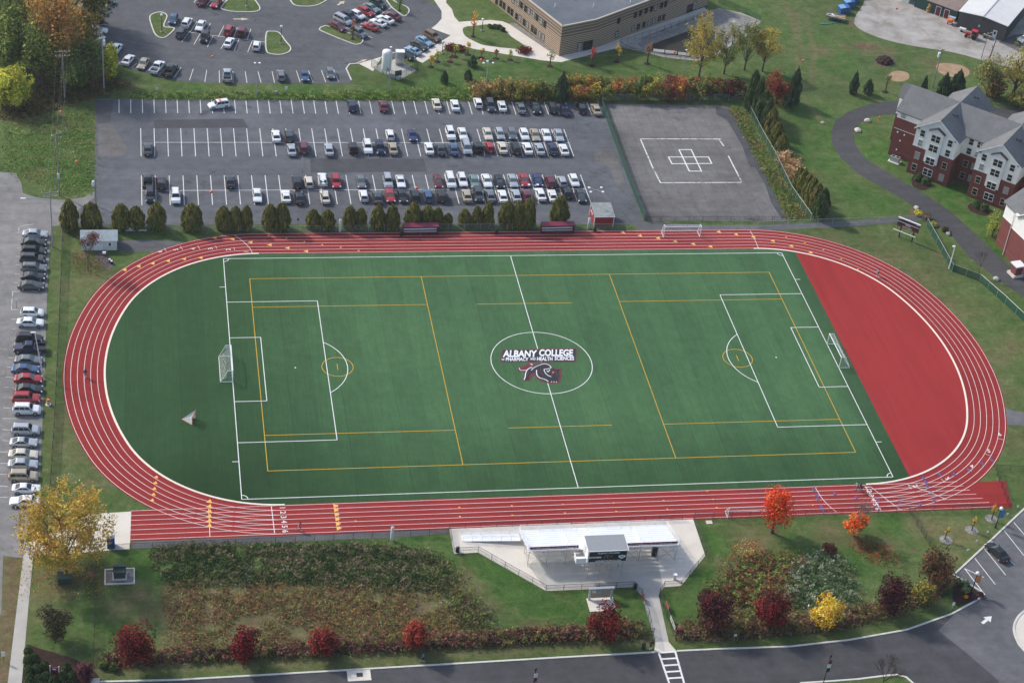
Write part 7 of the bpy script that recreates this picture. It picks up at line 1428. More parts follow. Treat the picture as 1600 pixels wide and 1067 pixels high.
def palette(n, cols, wts=None, jit=.22, group=None):
    """per-leaf colours; leaves of one clump (group index) lean the same way"""
    cols = np.array(cols); k = len(cols); p = np.array(wts or [1] * k, float); p /= p.sum()
    if group is None: c = cols[RNG.choice(k, n, p=p)]
    else:
        g = RNG.choice(k, group.max() + 1, p=p); same = RNG.random(n) < .7
        c = np.where(same[:, None], cols[g[group]], cols[RNG.choice(k, n, p=p)])
        c = c * RNG.uniform(.8, 1.2, (group.max() + 1, 1))[group]
    return c * (1 + RNG.normal(size=(n, 1)) * jit) * (1 + RNG.normal(size=(n, 3)) * .06)
TH = math.asin(-CF[2])
def ppm(px, py): return FPX / float(np.linalg.norm(P(px, py) - CAM))
def solve_h(px, by, ty, r, h0):
    s = ppm(px, by); want = (by - ty) / s; lo, hi = h0 + .2, 30
    for _ in range(40):
        H_ = (lo + hi) / 2; a = (H_ - h0) / 2; top = (H_ + h0) / 2 * math.cos(TH) + math.hypot(a * math.cos(TH), r * math.sin(TH))
        if top < want: lo = H_
        else: hi = H_
    return lo
def blob_points(rx, rz, zc, n, nb, rough=.30, flat=0.0):
    """points through a lumpy crown: clumps on an ellipsoid, leaves thick on each clump's shell"""
    d = RNG.normal(size=(nb, 3)); d /= np.linalg.norm(d, axis=1)[:, None]; rad = .80 * RNG.random((nb, 1)) ** .45
    cen = d * rad * [rx, rx, rz]; cr = RNG.uniform(.7, 1.25, nb) * rough * 1.1
    g = RNG.integers(0, nb, n); q = RNG.normal(size=(n, 3)); q /= np.linalg.norm(q, axis=1)[:, None]
    rr = RNG.uniform(.55, 1.05, (n, 1)) ** .6
    pts = cen[g] + q * rr * cr[g][:, None] * [rx, rx, rz]
    out = pts / [rx, rx, rz]; out = out / (np.linalg.norm(out, axis=1)[:, None] + 1e-6); out = out * .6 + q * .6
    pts[:, 2] += zc; return pts, out, g
def limbs(mb, h0, rx, H_, r0, k=7, sub=3, start=.9):
    mb.tube((0, 0, 0), (0, 0, h0), r0, r0 * .8, 8); mb.tube((0, 0, h0), (0.05 * rx, 0, H_ * .8), r0 * .8, r0 * .2, 8); tips = []
    for i in range(k):
        a = 2.4 * i + random.uniform(-.3, .3); z = h0 * start + (H_ * .7 - h0 * start) * i / k; L = rx * random.uniform(.65, .9) * (1 - .3 * i / k)
        p0 = Vector((0, 0, z)); p1 = p0 + Vector((math.cos(a) * L * .55, math.sin(a) * L * .55, L * .45)); p2 = p1 + Vector((math.cos(a) * L * .45, math.sin(a) * L * .45, L * .55))
        mb.tube(p0, p1, r0 * .42, r0 * .26, 6); mb.tube(p1, p2, r0 * .26, r0 * .10, 5); tips += [p1, p2]
        for j in range(sub):
            b = a + random.uniform(-1, 1); q = p1 + Vector((math.cos(b) * L * .4, math.sin(b) * L * .4, L * random.uniform(.2, .6))); mb.tube(p1, q, r0 * .18, r0 * .06, 5); tips.append(q)
    return tips
def tree(px, by, ty, wpx, cols, label, name="tree", cat="tree", wts=None, trunk=.28, n=1500, leaf=.22, nb=26, rough=.32, group=None, h0=None, full=True, dx=0):
    s = ppm(px, by); r = wpx / 2 / s; x, y = G(px, by)
    h0_ = trunk * r * 2 if h0 is None else h0; H_ = solve_h(px, by, ty, r, h0_)
    t = thing(name, label, cat, (x, y, 0), random.uniform(0, 6), group)
    mb = MB(); limbs(mb, max(.3, h0_), r, H_, max(.05, .035 * H_)); mb.build("trunk", M['bark'], t, smooth=50)
    rz = (H_ - h0_) / 2; pts, out, g = blob_points(r * 1.08, rz * 1.04, (H_ + h0_) / 2, n, nb, rough)
    pts[:, 2] = np.maximum(pts[:, 2], .12); leaf_obj("crown", pts, leaf, palette(n, cols, wts, group=g), t, .25, out=out); return t
# clipped evergreens: three forms, scaled and turned
EV = [srgb(90, 94, 42), srgb(74, 82, 36), srgb(108, 102, 54), srgb(64, 74, 34), srgb(120, 104, 62)]
def ever_points(n, tip=.46, wob=.10):
    u = RNG.random(n) ** .8; th = RNG.uniform(0, 6.283, n); z = .03 + .97 * u
    rad = np.where(z < .32, .80 + .20 * np.sin(z / .32 * 1.57), np.maximum(0, np.cos((z - .32) / .68 * 1.57)) ** tip)
    lump = 1 + wob * (np.sin(5 * th + 7 * z) + .7 * np.sin(9 * th - 11 * z) + .6 * np.sin(3 * th + 17 * z))
    rad = rad * lump * RNG.uniform(.80, 1.03, n)
    out = np.stack([np.cos(th), np.sin(th), .5 + z * .6], 1); g = (np.floor(th * 5) * 9 + np.floor(z * 9)).astype(int); g -= g.min()
    return np.stack([rad * np.cos(th), rad * np.sin(th), z], 1), out, g
EVP = []
def evergreen(px, by, ty, wpx, label, group=None, cols=EV, n=1500, leaf=.12, tip=.46, fresh=False, cat="tree", name="evergreen_tree", wob=.10):
    s = ppm(px, by); r = wpx / 2 / s * .92; x, y = G(px, by); H_ = solve_h(px, by, ty, r * .55, 0.05) * .95
    if fresh or len(EVP) < 4:
        pts, out, g = ever_points(n, tip, wob); t = thing(name, label, cat, (x, y, 0), random.uniform(0, 6), group)
        mb = MB(); mb.tube((0, 0, 0), (0, 0, .75), .10, .03, 7)
        for k in range(6): a = k * 1.05; mb.tube((0, 0, .12 + .08 * k), (.5 * math.cos(a), .5 * math.sin(a), .3 + .08 * k), .03, .01, 5)
        mb.build("trunk", M['bark'], t); o = leaf_obj("foliage", pts, leaf, palette(n, cols, group=g, jit=.25), t, .1, 1.25, out=out); t.scale = (r, r, H_)
        if not fresh: EVP.append(t)
        return t
    return dup(random.choice(EVP), (x, y, 0), random.uniform(0, 6), (r, r, H_), label, group)
HG = [(109, 358, 316, 28), (143, 357, 320, 32), (190, 357, 322, 30), (213, 357, 325, 27), (245, 357, 320, 29), (300, 357, 321, 33), (349, 357, 325, 26), (368, 358, 325, 22), (385, 358, 324, 20), (422, 357, 322, 25), (440, 358, 320, 27), (489, 356, 329, 23), (511, 357, 330, 25), (546, 356, 324, 23), (563, 356, 327, 20), (590, 356, 324, 25), (612, 357, 323, 24), (645, 354, 320, 29), (667, 354, 323, 23), (683, 354, 326, 20), (699, 353, 334, 16), (725, 353, 328, 20), (744, 353, 324, 18), (761, 353, 320, 20), (791, 353, 317, 27), (807, 355, 317, 22), (823, 355, 314, 25), (872, 350, 309, 30)]
HL = ["by the street pole at the left end", "above the left half of the white shed", "left of a touching pair beside the white shed", "right of a touching pair beside the white shed", "alone, right of the silver bench", "alone, below the leftmost white SUV of the bottom row", "first of three standing together right of the lone one", "middle of three standing together right of the lone one", "last of three standing together right of the lone one", "left of a pair below the white sedan", "right of a pair below the white sedan", "left of the low pair at the slim light pole", "right of the low pair at the slim light pole", "left of the pair just past the light pole", "right of the pair just past the light pole", "left of the pair before the first shelter", "right of the pair before the first shelter", "tallest of four behind the left shelter", "second of four behind the left shelter", "third of four behind the left shelter", "smallest of four behind the left shelter", "first of three between the two shelters", "middle of three between the two shelters", "last of three between the two shelters", "first of three left of the right shelter", "middle of three left of the right shelter", "last of three left of the right shelter", "alone behind the right shelter near the red shed"]
for q, lb in zip(HG, HL): evergreen(*q, "clipped olive evergreen " + lb, "clipped evergreens along the track fence")
DG = [srgb(58, 74, 42), srgb(46, 62, 36), srgb(72, 86, 48), srgb(52, 70, 38)]
for q, lb, cs in (((1171, 172, 117, 20), "tallest dark evergreen at the top of the slanting row", DG), ((1181, 180, 128, 18), "second dark evergreen down the slanting row", DG), ((1189, 190, 146, 24), "third dark evergreen down the slanting row", DG), ((1197, 199, 160, 20), "fourth dark evergreen down the slanting row", DG), ((1203, 208, 172, 20), "fifth dark evergreen, first of the browner ones", EV), ((1211, 224, 195, 20), "brownish evergreen above the tan grass", EV), ((1220, 238, 212, 20), "lowest brownish evergreen just above the tan grass", EV),
               ((1246, 292, 264, 18), "first of six low evergreens below the tan grass", EV), ((1252, 300, 268, 18), "second of six low evergreens below the tan grass", EV), ((1259, 309, 275, 18), "third of six low evergreens below the tan grass", EV), ((1265, 319, 281, 20), "fourth of six low evergreens below the tan grass", EV), ((1272, 329, 289, 20), "fifth of six low evergreens below the tan grass", EV), ((1280, 341, 298, 24), "last and darkest of six low evergreens at the fence corner", DG)):
    evergreen(*q, lb, "evergreens along the slanting fence", cs, fresh=True, n=1200)
CON = [srgb(48, 66, 44), srgb(38, 56, 38), srgb(62, 80, 52)]
for q, lb in (((694, 130, 112, 12), "small dark conifer lowest left on the lawn by the tank"), ((731, 125, 110, 13), "small dark conifer nearest the three lamp pole"), ((738, 104, 88, 14), "small dark conifer highest on the lawn below the walk"), ((1332, 147, 116, 14), "slim dark conifer leftmost above the drive"), ((1355, 147, 126, 15), "short conifer second from left above the drive"), ((1442, 145, 121, 9), "thin conifer behind the dormitory ridge"), ((1472, 150, 118, 20), "left of two full conifers behind the dormitory"), ((1492, 149, 114, 24), "right of two full conifers behind the dormitory"), ((1237, 162, 112, 22), "dark conifer right of the red and orange maple"), ((876, 158, 118, 22), "dark pine standing in the autumn shrub band")):
    evergreen(*q, lb, None, CON, fresh=True, n=900, tip=1.0, name="conifer", wob=.16)
# specimen trees
DR = [srgb(98, 24, 30), srgb(122, 30, 34), srgb(64, 18, 24), srgb(138, 42, 40)]; PUR = [srgb(60, 24, 32), srgb(80, 28, 36), srgb(44, 20, 28), srgb(100, 40, 44)]; OR = [srgb(226, 78, 34), srgb(240, 100, 50), srgb(208, 50, 30), srgb(245, 140, 70)]
tree(211, 1040, 968, 64, DR, "dark red maple nearest the lower left corner by the long hedge", wts=[3, 3, 2, 2], n=3800, leaf=.17, nb=56, trunk=.1)
tree(380, 1031, 974, 48, [srgb(118, 26, 32), srgb(140, 34, 38), srgb(78, 20, 26)], "crimson tree in the long hedge, second red one from the left", n=2900, leaf=.17, nb=44, trunk=.12)
tree(505, 1023, 976, 44, [srgb(140, 44, 42), srgb(160, 62, 52), srgb(100, 30, 32)], "paler red round tree in the middle of the long hedge", n=2700, leaf=.17, nb=44, trunk=.12)
tree(647, 1016, 964, 42, [srgb(156, 58, 46), srgb(126, 38, 36), srgb(174, 82, 62)], "orange red tree in the hedge behind the pedestrian", n=2700, leaf=.17, nb=44, trunk=.12)
tree(944, 1001, 937, 58, [srgb(120, 34, 36), srgb(90, 24, 28), srgb(150, 52, 48), srgb(60, 20, 24)], "broad dark red tree before the notice board", n=3500, leaf=.17, nb=50, trunk=.12)
tree(1113, 984, 918, 58, PUR, "round purple brown tree right of the concrete path", n=3500, leaf=.17, nb=54, trunk=.14)
tree(1202, 982, 914, 58, [srgb(110, 24, 32), srgb(76, 20, 28), srgb(140, 36, 42)], "dark red tree between the purple tree and the yellow tree", n=3500, leaf=.17, nb=54, trunk=.14)
tree(1284, 976, 921, 52, [srgb(226, 180, 50), srgb(238, 200, 90), srgb(196, 148, 40), srgb(180, 160, 50)], "bright yellow round tree among the red trees by the road", n=2300, leaf=.17, nb=40, trunk=.12)
tree(1388, 957, 890, 54, PUR, "purple tree nearest the corner car park", n=3500, leaf=.17, nb=50, trunk=.14)
tree(1457, 914, 848, 62, [srgb(92, 58, 40), srgb(70, 62, 36), srgb(112, 62, 44), srgb(56, 58, 30)], "russet and green spreading tree left of the corner car park", n=2200, leaf=.2, nb=40, trunk=.1)
tree(1440, 942, 905, 38, [srgb(140, 124, 48), srgb(86, 92, 44), srgb(110, 92, 56), srgb(78, 78, 44)], "yellow green bush beneath the russet tree", "shrub", "shrub", n=1100, leaf=.18, trunk=.05)
tree(1206, 832, 757, 54, OR, "blazing orange red maple before the near goal", n=4200, leaf=.17, nb=56, h0=2.2, wts=[4, 3, 3, 1])
t = tree(1334, 838, 800, 42, [srgb(230, 110, 40), srgb(210, 84, 36), srgb(238, 150, 80)], "half bare tree with orange lower leaves and grey twigs above", n=1200, leaf=.2, nb=24, h0=1.1)
def bare(mb, H_, r0, spread, seed, depth=4):
    rr = random.Random(seed)
    def grow(p, d, L, r, k):
        q = p + d * L; mb.tube(p, q, r, r * .65, 5, False)
        if k == 0: return
        for i in range(rr.choice((2, 3, 3))):
            dd = (d + Vector((rr.uniform(-1, 1), rr.uniform(-1, 1), rr.uniform(-.1, .5))) * spread).normalized(); grow(q, dd, L * rr.uniform(.6, .82), r * .6, k - 1)
        grow(q, (d + Vector((rr.uniform(-.2, .2), rr.uniform(-.2, .2), .1))).normalized(), L * .75, r * .65, k - 1)
    grow(Vector((0, 0, 0)), Vector((0, 0, 1)), H_ * .28, r0, depth)
mb = MB(); bare(mb, 8.6, .09, .42, 4, 5); mb.build("bare_twigs", paint("grey_twig", (.22, .19, .17), .9), t)
def bare_tree(px, by, ty, label, seed, spread=.5, mat=None, cols=None, n=0, r0=.08, depth=4):
    x, y = G(px, by); H_ = hz(px, by, ty); t = thing("bare_tree", label, "tree", (x, y, 0)); mb = MB(); bare(mb, H_, r0, spread, seed, depth); o = mb.build("trunk", mat or M['bark'], t)
    if n:
        v = np.array([q for q in mb.v if q[2] > H_ * .35]); c = v[RNG.integers(0, len(v), n)] + RNG.normal(size=(n, 3)) * .3; leaf_obj("crown", c, .12, palette(n, cols), t)
    return t
bare_tree(138, 424, 361, "sparse brown tree in front of the white shed", 8, .6, None, [srgb(120, 66, 56), srgb(140, 84, 66), srgb(90, 56, 50)], 900, .10, 5); bare_tree(1528, 430, 384, "bare sapling between the drive and the sagging green fence", 3, .4, None, None, 0, .06); bare_tree(1376, 1080, 1024, "bare tree on the verge at the bottom edge", 12, .6, None, None, 0, .10, 5)
x, y = G(1535, 118); t = thing("dead_trunk", "leaning dead trunk beside the olive bushes at the gravel yard", "tree", (x, y, 0)); mb = MB(); mb.tube((0, 0, 0), (1.0, .6, 5), .22, .16, 8); mb.tube((1.0, .6, 5), (1.6, 1.1, 9), .16, .08, 8); mb.tube((1.2, .8, 6.5), (.5, .6, 8.2), .07, .03, 6); mb.tube((1.5, 1.0, 8), (2.3, 1.0, 9.3), .05, .02, 6); mb.build("trunk", M['bark'], t)
# large open yellow tree at the left
def open_tree(px, by, ty, wpx, cols, label, n=5200, leaf=.17, h0=2.2, nbr=15, nb=110, rough=.17, seed=5):
    """airy crown: many small sprays round forking limbs, gaps between"""
    s = ppm(px, by); r = wpx / 2 / s; x, y = G(px, by); H_ = solve_h(px, by, ty, r, h0); t = thing("tree", label, "tree", (x, y, 0)); mb = MB(); rr = random.Random(seed)
    rz = (H_ - h0) / 2; zc = (H_ + h0) / 2; d = RNG.normal(size=(nb, 3)); d /= np.linalg.norm(d, axis=1)[:, None]; rad = RNG.uniform(.35, .97, (nb, 1)) ** .7
    cen = d * rad * [r, r, rz] + [0, 0, zc]; mb.tube((0, 0, 0), (0, 0, h0 + rz * .3), .10 + .012 * H_, .10, 9); hubs = []
    for i in range(nbr):
        a = 2.4 * i; e = .15 + 1.1 * i / nbr; q = Vector((math.cos(a) * math.cos(e) * r * .5, math.sin(a) * math.cos(e) * r * .5, h0 * .8 + rz * .3 + math.sin(e) * rz * .9)); mb.tube((0, 0, h0 * .8 + rz * .3 * i / nbr), q, .09, .05, 6); hubs.append(q)
    for c in cen:
        h = min(hubs, key=lambda q: (q - Vector(c)).length); mb.tube(h, c, .04, .012, 4, False)
    mb.build("trunk", M['bark'], t); g = RNG.integers(0, nb, n); q = RNG.normal(size=(n, 3)); q /= np.linalg.norm(q, axis=1)[:, None]
    ax = d[g] * .8 + [0, 0, .7]; pts = cen[g] + q * RNG.uniform(.2, 1.05, (n, 1)) * rough * r + ax * RNG.uniform(-.5, 1.2, (n, 1)) * rough * r * .9
    leaf_obj("crown", pts, leaf, palette(n, cols, group=g), t, .3, 1.3, out=d[g] * .5); return t
open_tree(104, 884, 759, 138, [srgb(174, 144, 62), srgb(190, 160, 82), srgb(150, 132, 58), srgb(128, 118, 54), srgb(168, 130, 64)], "large golden yellow tree over the concrete pad at the left", n=11000, leaf=.17, h0=1.6, nb=150)
YG = [srgb(150, 130, 56), srgb(166, 144, 68), srgb(122, 118, 56)]; OG = [srgb(100, 104, 56), srgb(86, 94, 52), srgb(122, 116, 66)]
open_tree(1092, 120, 36, 54, YG, "tall yellow tree in front of the stone basin", 4600, .16, 2.6, 12, 60, .26, seed=2); open_tree(1131, 116, 45, 40, OG, "green yellow tree right of the tall yellow one", 3000, .16, 2.4, 10, 44, .27, seed=7); open_tree(1163, 110, 42, 42, OG, "second green yellow tree from the basin", 3000, .16, 2.4, 10, 44, .27, seed=9); open_tree(1191, 112, 52, 40, YG, "rightmost yellow tree beside the red shrubs", 3000, .16, 2.8, 10, 44, .26, seed=11)
tree(1213, 162, 111, 44, [srgb(160, 70, 50), srgb(140, 48, 46), srgb(180, 110, 62), srgb(110, 40, 40)], "red and orange maple at the right end of the shrub band", n=1700, leaf=.24, nb=30, trunk=.05); tree(1224, 167, 138, 26, [srgb(84, 104, 76), srgb(70, 92, 66)], "grey green bush at the foot of the dark conifer", "shrub", "shrub", n=600, leaf=.2, trunk=.02)
# saplings with mulch rings
def sapling(px, by, ty, wpx, cols, label, n=130, leaf=.18):
    x, y = G(px, by); mb = MB(); mb.lathe([(.8, .0), (.55, .10), (.1, .16)], n=14); ring = px > 1460 and by > 800; t = tree(px, by, ty, wpx, cols, label, "sapling", "tree", n=60 if ring else n, leaf=leaf, nb=10, h0=max(.6, .4 * hz(px, by, ty))); mb.build("mulch_ring", M['rock'] if ring else M['mulch'], t); return t
GN = [srgb(110, 130, 56), srgb(130, 142, 70), srgb(160, 150, 70)]; YE = [srgb(190, 160, 60), srgb(170, 140, 56)]; BR = [srgb(140, 100, 70), srgb(160, 120, 90)]
for q, c_, lb in (((673, 105, 87, 12), YE, "yellow sapling nearest the tank enclosure"), ((683, 97, 79, 13), GN, "leafy green sapling beside the walk"), ((703, 97, 84, 8), BR, "nearly bare sapling between the green ones"), ((711, 89, 70, 12), GN, "yellow green sapling below the red shrubs"), ((731, 86, 66, 9), YE, "thin sapling above the highest conifer"), ((752, 91, 75, 10), YE, "small orange yellow sapling on the lawn by the marker ball"), ((775, 92, 77, 7), BR, "nearly bare sapling at the lower walk"), ((797, 94, 79, 9), GN, "green sapling near the building corner walk"),
                  ((739, 58, 22, 15), [srgb(206, 140, 60), srgb(190, 120, 50)], "orange sapling on the lawn between the walks"), ((551, 62, 30, 11), BR + [srgb(170, 110, 60)], "brown sapling on the slanting island"), ((624, 18, -6, 15), [srgb(70, 92, 44), srgb(90, 110, 56)], "green sapling on the top right island"), ((859, 104, 79, 14), [srgb(112, 120, 60), srgb(92, 104, 50)], "green tree at the corner of the brick building"), ((924, 103, 73, 16), [srgb(176, 56, 52), srgb(200, 80, 66)], "pink red sapling by the dark doors"), ((964, 97, 68, 14), YE, "yellow sapling beside the building fence"), ((1011, 100, 66, 12), BR, "brown sapling at the stone basin"),
                  ((1383, 144, 118, 12), OG, "thin green sapling above the drive"), ((1476, 843, 819, 8), [srgb(170, 140, 60)], "small yellow sapling in the left stone ring"), ((1518, 829, 805, 6), YE, "thin yellow sapling in the middle stone ring"), ((1549, 812, 786, 9), [srgb(180, 140, 60)], "yellow orange sapling at the sprint fence")): sapling(*q, c_, lb)
for px, py in ((1478, 843), (1518, 828), (1549, 810)): x, y = G(px, py); sheet("stone_ring", smooth_line([(x + 1.1 * math.cos(a), y + 1.1 * math.sin(a)) for a in np.linspace(0, 5.6, 9)], 3, True), .012, M['rock'], px=False)
# woods at the upper left
WB = [srgb(178, 126, 66), srgb(158, 108, 60), srgb(196, 148, 84), srgb(140, 114, 58)]; WG = [srgb(100, 112, 54), srgb(82, 96, 46), srgb(120, 126, 60), srgb(72, 86, 44)]; WY = [srgb(150, 150, 52), srgb(170, 166, 66), srgb(120, 124, 46)]
for px, by, ty, wp, c_, lb in ((92, 118, -22, 92, WB, "big russet tree at the front of the woods"), (22, 108, -10, 72, WG, "dark green tree at the left edge of the woods"), (40, 60, -70, 70, WG, "tall green tree behind at the top left corner"), (105, 40, -80, 70, WG, "green tree behind the russet tree"), (150, 40, -40, 50, [srgb(90, 96, 46), srgb(120, 110, 52), srgb(66, 76, 36)], "olive tree overhanging the parked cars by the woods"), (66, 132, 40, 60, WG, "round dark green tree below the russet tree"), (18, 168, 102, 66, WY, "yellow green tree low at the left edge"), (110, 140, 78, 46, WG, "dark bush behind the double crossarm pole"), (140, 128, 62, 52, [srgb(74, 86, 46), srgb(88, 98, 52), srgb(64, 76, 42)], "dark shaded tree beside the angled white pickup"), (174, 126, 76, 22, WY, "slim yellow tree beside the grey pole"), (135, 95, 20, 44, [srgb(140, 110, 54), srgb(96, 96, 44)], "golden brown tree right of the russet one"), (-14, 60, -40, 60, WG, "green tree cut by the left edge"), (60, 100, 30, 40, WG, "small green tree between the dark trees"), (8, 130, 60, 50, WG, "dark green bush above the yellow green tree"), (125, 138, 100, 26, [srgb(84, 96, 44), srgb(60, 74, 36)], "light green bush at the front corner of the woods")):
    tree(px, by, ty, wp, c_, lb, n=5200 if wp > 60 else 2600, leaf=.30, nb=60, rough=.28, trunk=.12, group="trees of the upper left woods")
for px, by, ty, wp, c_, lb in ((1541, 150, 92, 46, OG + [srgb(130, 96, 60)], "olive tree beside the leaning dead trunk"), (1582, 152, 74, 50, [srgb(132, 128, 62), srgb(110, 110, 54), srgb(150, 130, 70)], "yellow olive tree at the right edge of the yard"), (1605, 162, 105, 46, OG, "olive bush cut by the right edge"), (1552, 152, 120, 30, [srgb(130, 70, 50), srgb(110, 84, 50)], "reddish bush under the olive trees"), (1590, 168, 140, 40, YG + OG, "yellow green bush behind the dormitory roof")): tree(px, by, ty, wp, c_, lb, n=1700, leaf=.26, nb=30, trunk=.06)
# autumn shrub band
BANDC = [(748, [srgb(150, 120, 70), srgb(128, 104, 60)]), (764, [srgb(160, 128, 78), srgb(120, 100, 58)]), (780, [srgb(146, 118, 66), srgb(96, 92, 46)]), (797, [srgb(140, 112, 64), srgb(110, 100, 50)]), (813, [srgb(110, 110, 50), srgb(140, 124, 56)]), (830, [srgb(84, 96, 42), srgb(150, 130, 50)]), (847, [srgb(60, 76, 36), srgb(90, 100, 44)]), (864, [srgb(70, 88, 40), srgb(54, 70, 34)]), (881, [srgb(84, 96, 42), srgb(130, 110, 50)]), (898, [srgb(180, 112, 60), srgb(150, 120, 54), srgb(120, 110, 48)]), (914, [srgb(186, 120, 68), srgb(170, 136, 60)]), (930, [srgb(200, 160, 60), srgb(110, 110, 46)]), (947, [srgb(110, 110, 48), srgb(84, 92, 42)]), (963, [srgb(180, 114, 62), srgb(120, 106, 48)]), (979, [srgb(172, 104, 66), srgb(100, 104, 46)]), (995, [srgb(80, 92, 40), srgb(64, 80, 36)]), (1011, [srgb(112, 112, 48), srgb(160, 146, 60)]), (1027, [srgb(160, 80, 60), srgb(130, 112, 54)]), (1043, [srgb(150, 64, 54), srgb(128, 56, 48)]), (1059, [srgb(200, 140, 70), srgb(176, 90, 56)]), (1075, [srgb(140, 50, 46), srgb(84, 84, 40)]), (1091, [srgb(92, 104, 46), srgb(120, 110, 50)]), (1107, [srgb(80, 94, 42), srgb(110, 60, 44)]), (1123, [srgb(130, 46, 46), srgb(96, 80, 40)]), (1139, [srgb(96, 38, 40), srgb(116, 48, 46)]), (1155, [srgb(108, 44, 42), srgb(84, 40, 36)])]
SL = []
for i, (px, c_) in enumerate(BANDC):
    nm = {0: "tan", 1: "tan", 2: "tan", 3: "tan and olive", 4: "olive", 5: "green and yellow", 6: "dark green", 7: "dark green", 8: "green and brown", 9: "orange and yellow", 10: "orange", 11: "golden yellow", 12: "olive green", 13: "orange and olive", 14: "orange red and green", 15: "deep green", 16: "yellow olive", 17: "pinkish red and olive", 18: "red", 19: "pale orange", 20: "dark red and olive", 21: "mid green", 22: "green and russet", 23: "crimson and olive", 24: "dark crimson", 25: "crimson"}[i]
    where = ("behind the top row of cars, %s from the left" % (ORD[i] or 'first') if i < 12 else "above the helipad court, %s from the right" % (ORD[25 - i] or 'first') if 25 - i < 12 else "in the middle of the band, %s" % ("left" if i == 12 else "right"))
    tree(px + random.uniform(-3, 3), 154 + random.uniform(-3, 3), 129 + random.uniform(-4, 4), 26 + random.uniform(-3, 5), c_ + [srgb(90, 90, 44)], "%s autumn shrub %s" % (nm, where), "shrub", "shrub", n=850, leaf=.22, nb=18, trunk=.02, group="front shrubs of the autumn band")
for i, px in enumerate(range(885, 1165, 20)):
    c_ = BANDC[min(len(BANDC) - 1, int((px - 748) / 16.3))][1]
    tree(px + random.uniform(-5, 5), 143 + random.uniform(-4, 3), 116 + random.uniform(-4, 5), 28, c_ + [srgb(96, 100, 48)], "tall autumn shrub in the back row of the band, %s from the left" % (ORD + ["thirteenth", "fourteenth"])[i] if i else "tall autumn shrub in the back row of the band, first from the left", "shrub", "shrub", n=800, leaf=.22, nb=18, trunk=.03, group="back shrubs of the autumn band")
for q, c_, lb in (((1550, 370, 333, 32), [srgb(120, 128, 56), srgb(100, 112, 50), srgb(140, 144, 70)], "large round yellow green bush at the dormitory block"), ((84, 998, 942, 54), [srgb(46, 50, 30), srgb(60, 60, 36), srgb(70, 56, 40)], "dark round bush alone on the grass left of the fence"), ((132, 1064, 1030, 30), [srgb(92, 44, 54), srgb(74, 36, 46), srgb(110, 60, 66)], "purple bush beside the stone block at bottom left"), ((820, 82, 71, 26), [srgb(120, 44, 38), srgb(92, 34, 32)], "low red bush at the tip of the lawn island"), ((704, 77, 67, 20), [srgb(130, 50, 44), srgb(104, 40, 36)], "low red bush left of the walk by the globe lamp"), ((720, 78, 70, 18), [srgb(124, 48, 42), srgb(100, 38, 34)], "low red bush right of the walk by the globe lamp"),
                  ((766, 44, 38, 10), DG, "leftmost of four dark clipped bushes by the walk"), ((774, 44, 38, 9), DG, "second of four dark clipped bushes by the walk"), ((780, 46, 39, 9), DG, "third of four dark clipped bushes by the walk"), ((785, 49, 42, 9), DG, "rightmost of four dark clipped bushes by the walk"), ((1434, 336, 327, 12), [srgb(190, 176, 60), srgb(160, 150, 56)], "yellow shrub at the end of the footpath by the drive"), ((1447, 342, 333, 14), [srgb(120, 100, 70), srgb(96, 84, 56)], "brown shrub beside the yellow shrub at the drive"), ((1458, 353, 346, 12), [srgb(170, 160, 60), srgb(120, 124, 54)], "yellow green shrub just below the fence corner"), ((1476, 362, 354, 12), [srgb(60, 66, 36), srgb(80, 60, 44)], "dark shrub at the end of the bed beside the drive"),
                  ((1507, 914, 904, 14), [srgb(110, 122, 96), srgb(90, 104, 80)], "pale green shrub at the back of the corner flower bed"), ((1497, 912, 903, 12), [srgb(84, 96, 66)], "green shrub at the left of the corner flower bed"), ((1508, 925, 915, 12), [srgb(96, 110, 76)], "green shrub in the middle of the corner flower bed"), ((1509, 934, 930, 5), [srgb(240, 160, 20)], "orange flowering plant in the corner flower bed"), ((1521, 935, 929, 9), [srgb(110, 60, 100), srgb(84, 50, 84)], "purple flowering plant in the corner flower bed"), ((1531, 932, 924, 10), [srgb(100, 70, 60)], "brown plant at the tip of the corner flower bed"), ((162, 1042, 1030, 12), [srgb(80, 96, 44)], "small green shrub at the foot of the dark red maple"), ((178, 1046, 1034, 12), [srgb(70, 84, 40)], "second small green shrub at the foot of the dark red maple"),
                  ((1100, 948, 915, 24), [srgb(100, 52, 48), srgb(84, 60, 44), srgb(70, 76, 40)], "russet shrub beside the purple tree"), ((1296, 862, 847, 24), [srgb(120, 66, 54), srgb(90, 56, 44)], "brown shrub at the top of the right hand hollow"), ((690, 795, 788, 2), DG, "x"),):
    if lb == "x": continue
    tree(*q, c_, lb, "shrub", "shrub", n=int(300 + 32 * q[3] ** 1.1), leaf=.15, nb=30, h0=.1)
sheet("flower_bed", [(1490, 903), (1517, 917), (1531, 925), (1533, 931), (1522, 938), (1497, 948), (1488, 935)], .013, M['mulch']); sheet("mulch_bed", [(1424, 280), (1432, 274), (1455, 288), (1446, 298), (1428, 293)], .013, M['mulch'], curve=3); sheet("mulch_bed", [(1512, 322), (1522, 318), (1546, 332), (1540, 338), (1518, 331)], .013, M['mulch'], curve=3); sheet("mulch_bed", [(40, 1012), (60, 1012), (140, 1040), (150, 1080), (34, 1080)], .013, M['mulch'], curve=3)
sheet("straw_patch", [(1463, 103), (1475, 99), (1500, 102), (1515, 111), (1508, 121), (1480, 119), (1466, 112)], .010, M['sand'], curve=4); sheet("bare_patch", [(1388, 118), (1400, 111), (1418, 114), (1420, 123), (1408, 128), (1393, 126)], .010, M['sand'], curve=4); sheet("mulch_stain", [(1367, 95), (1378, 86), (1394, 88), (1398, 98), (1388, 106), (1370, 102)], .011, M['soil'], curve=4)
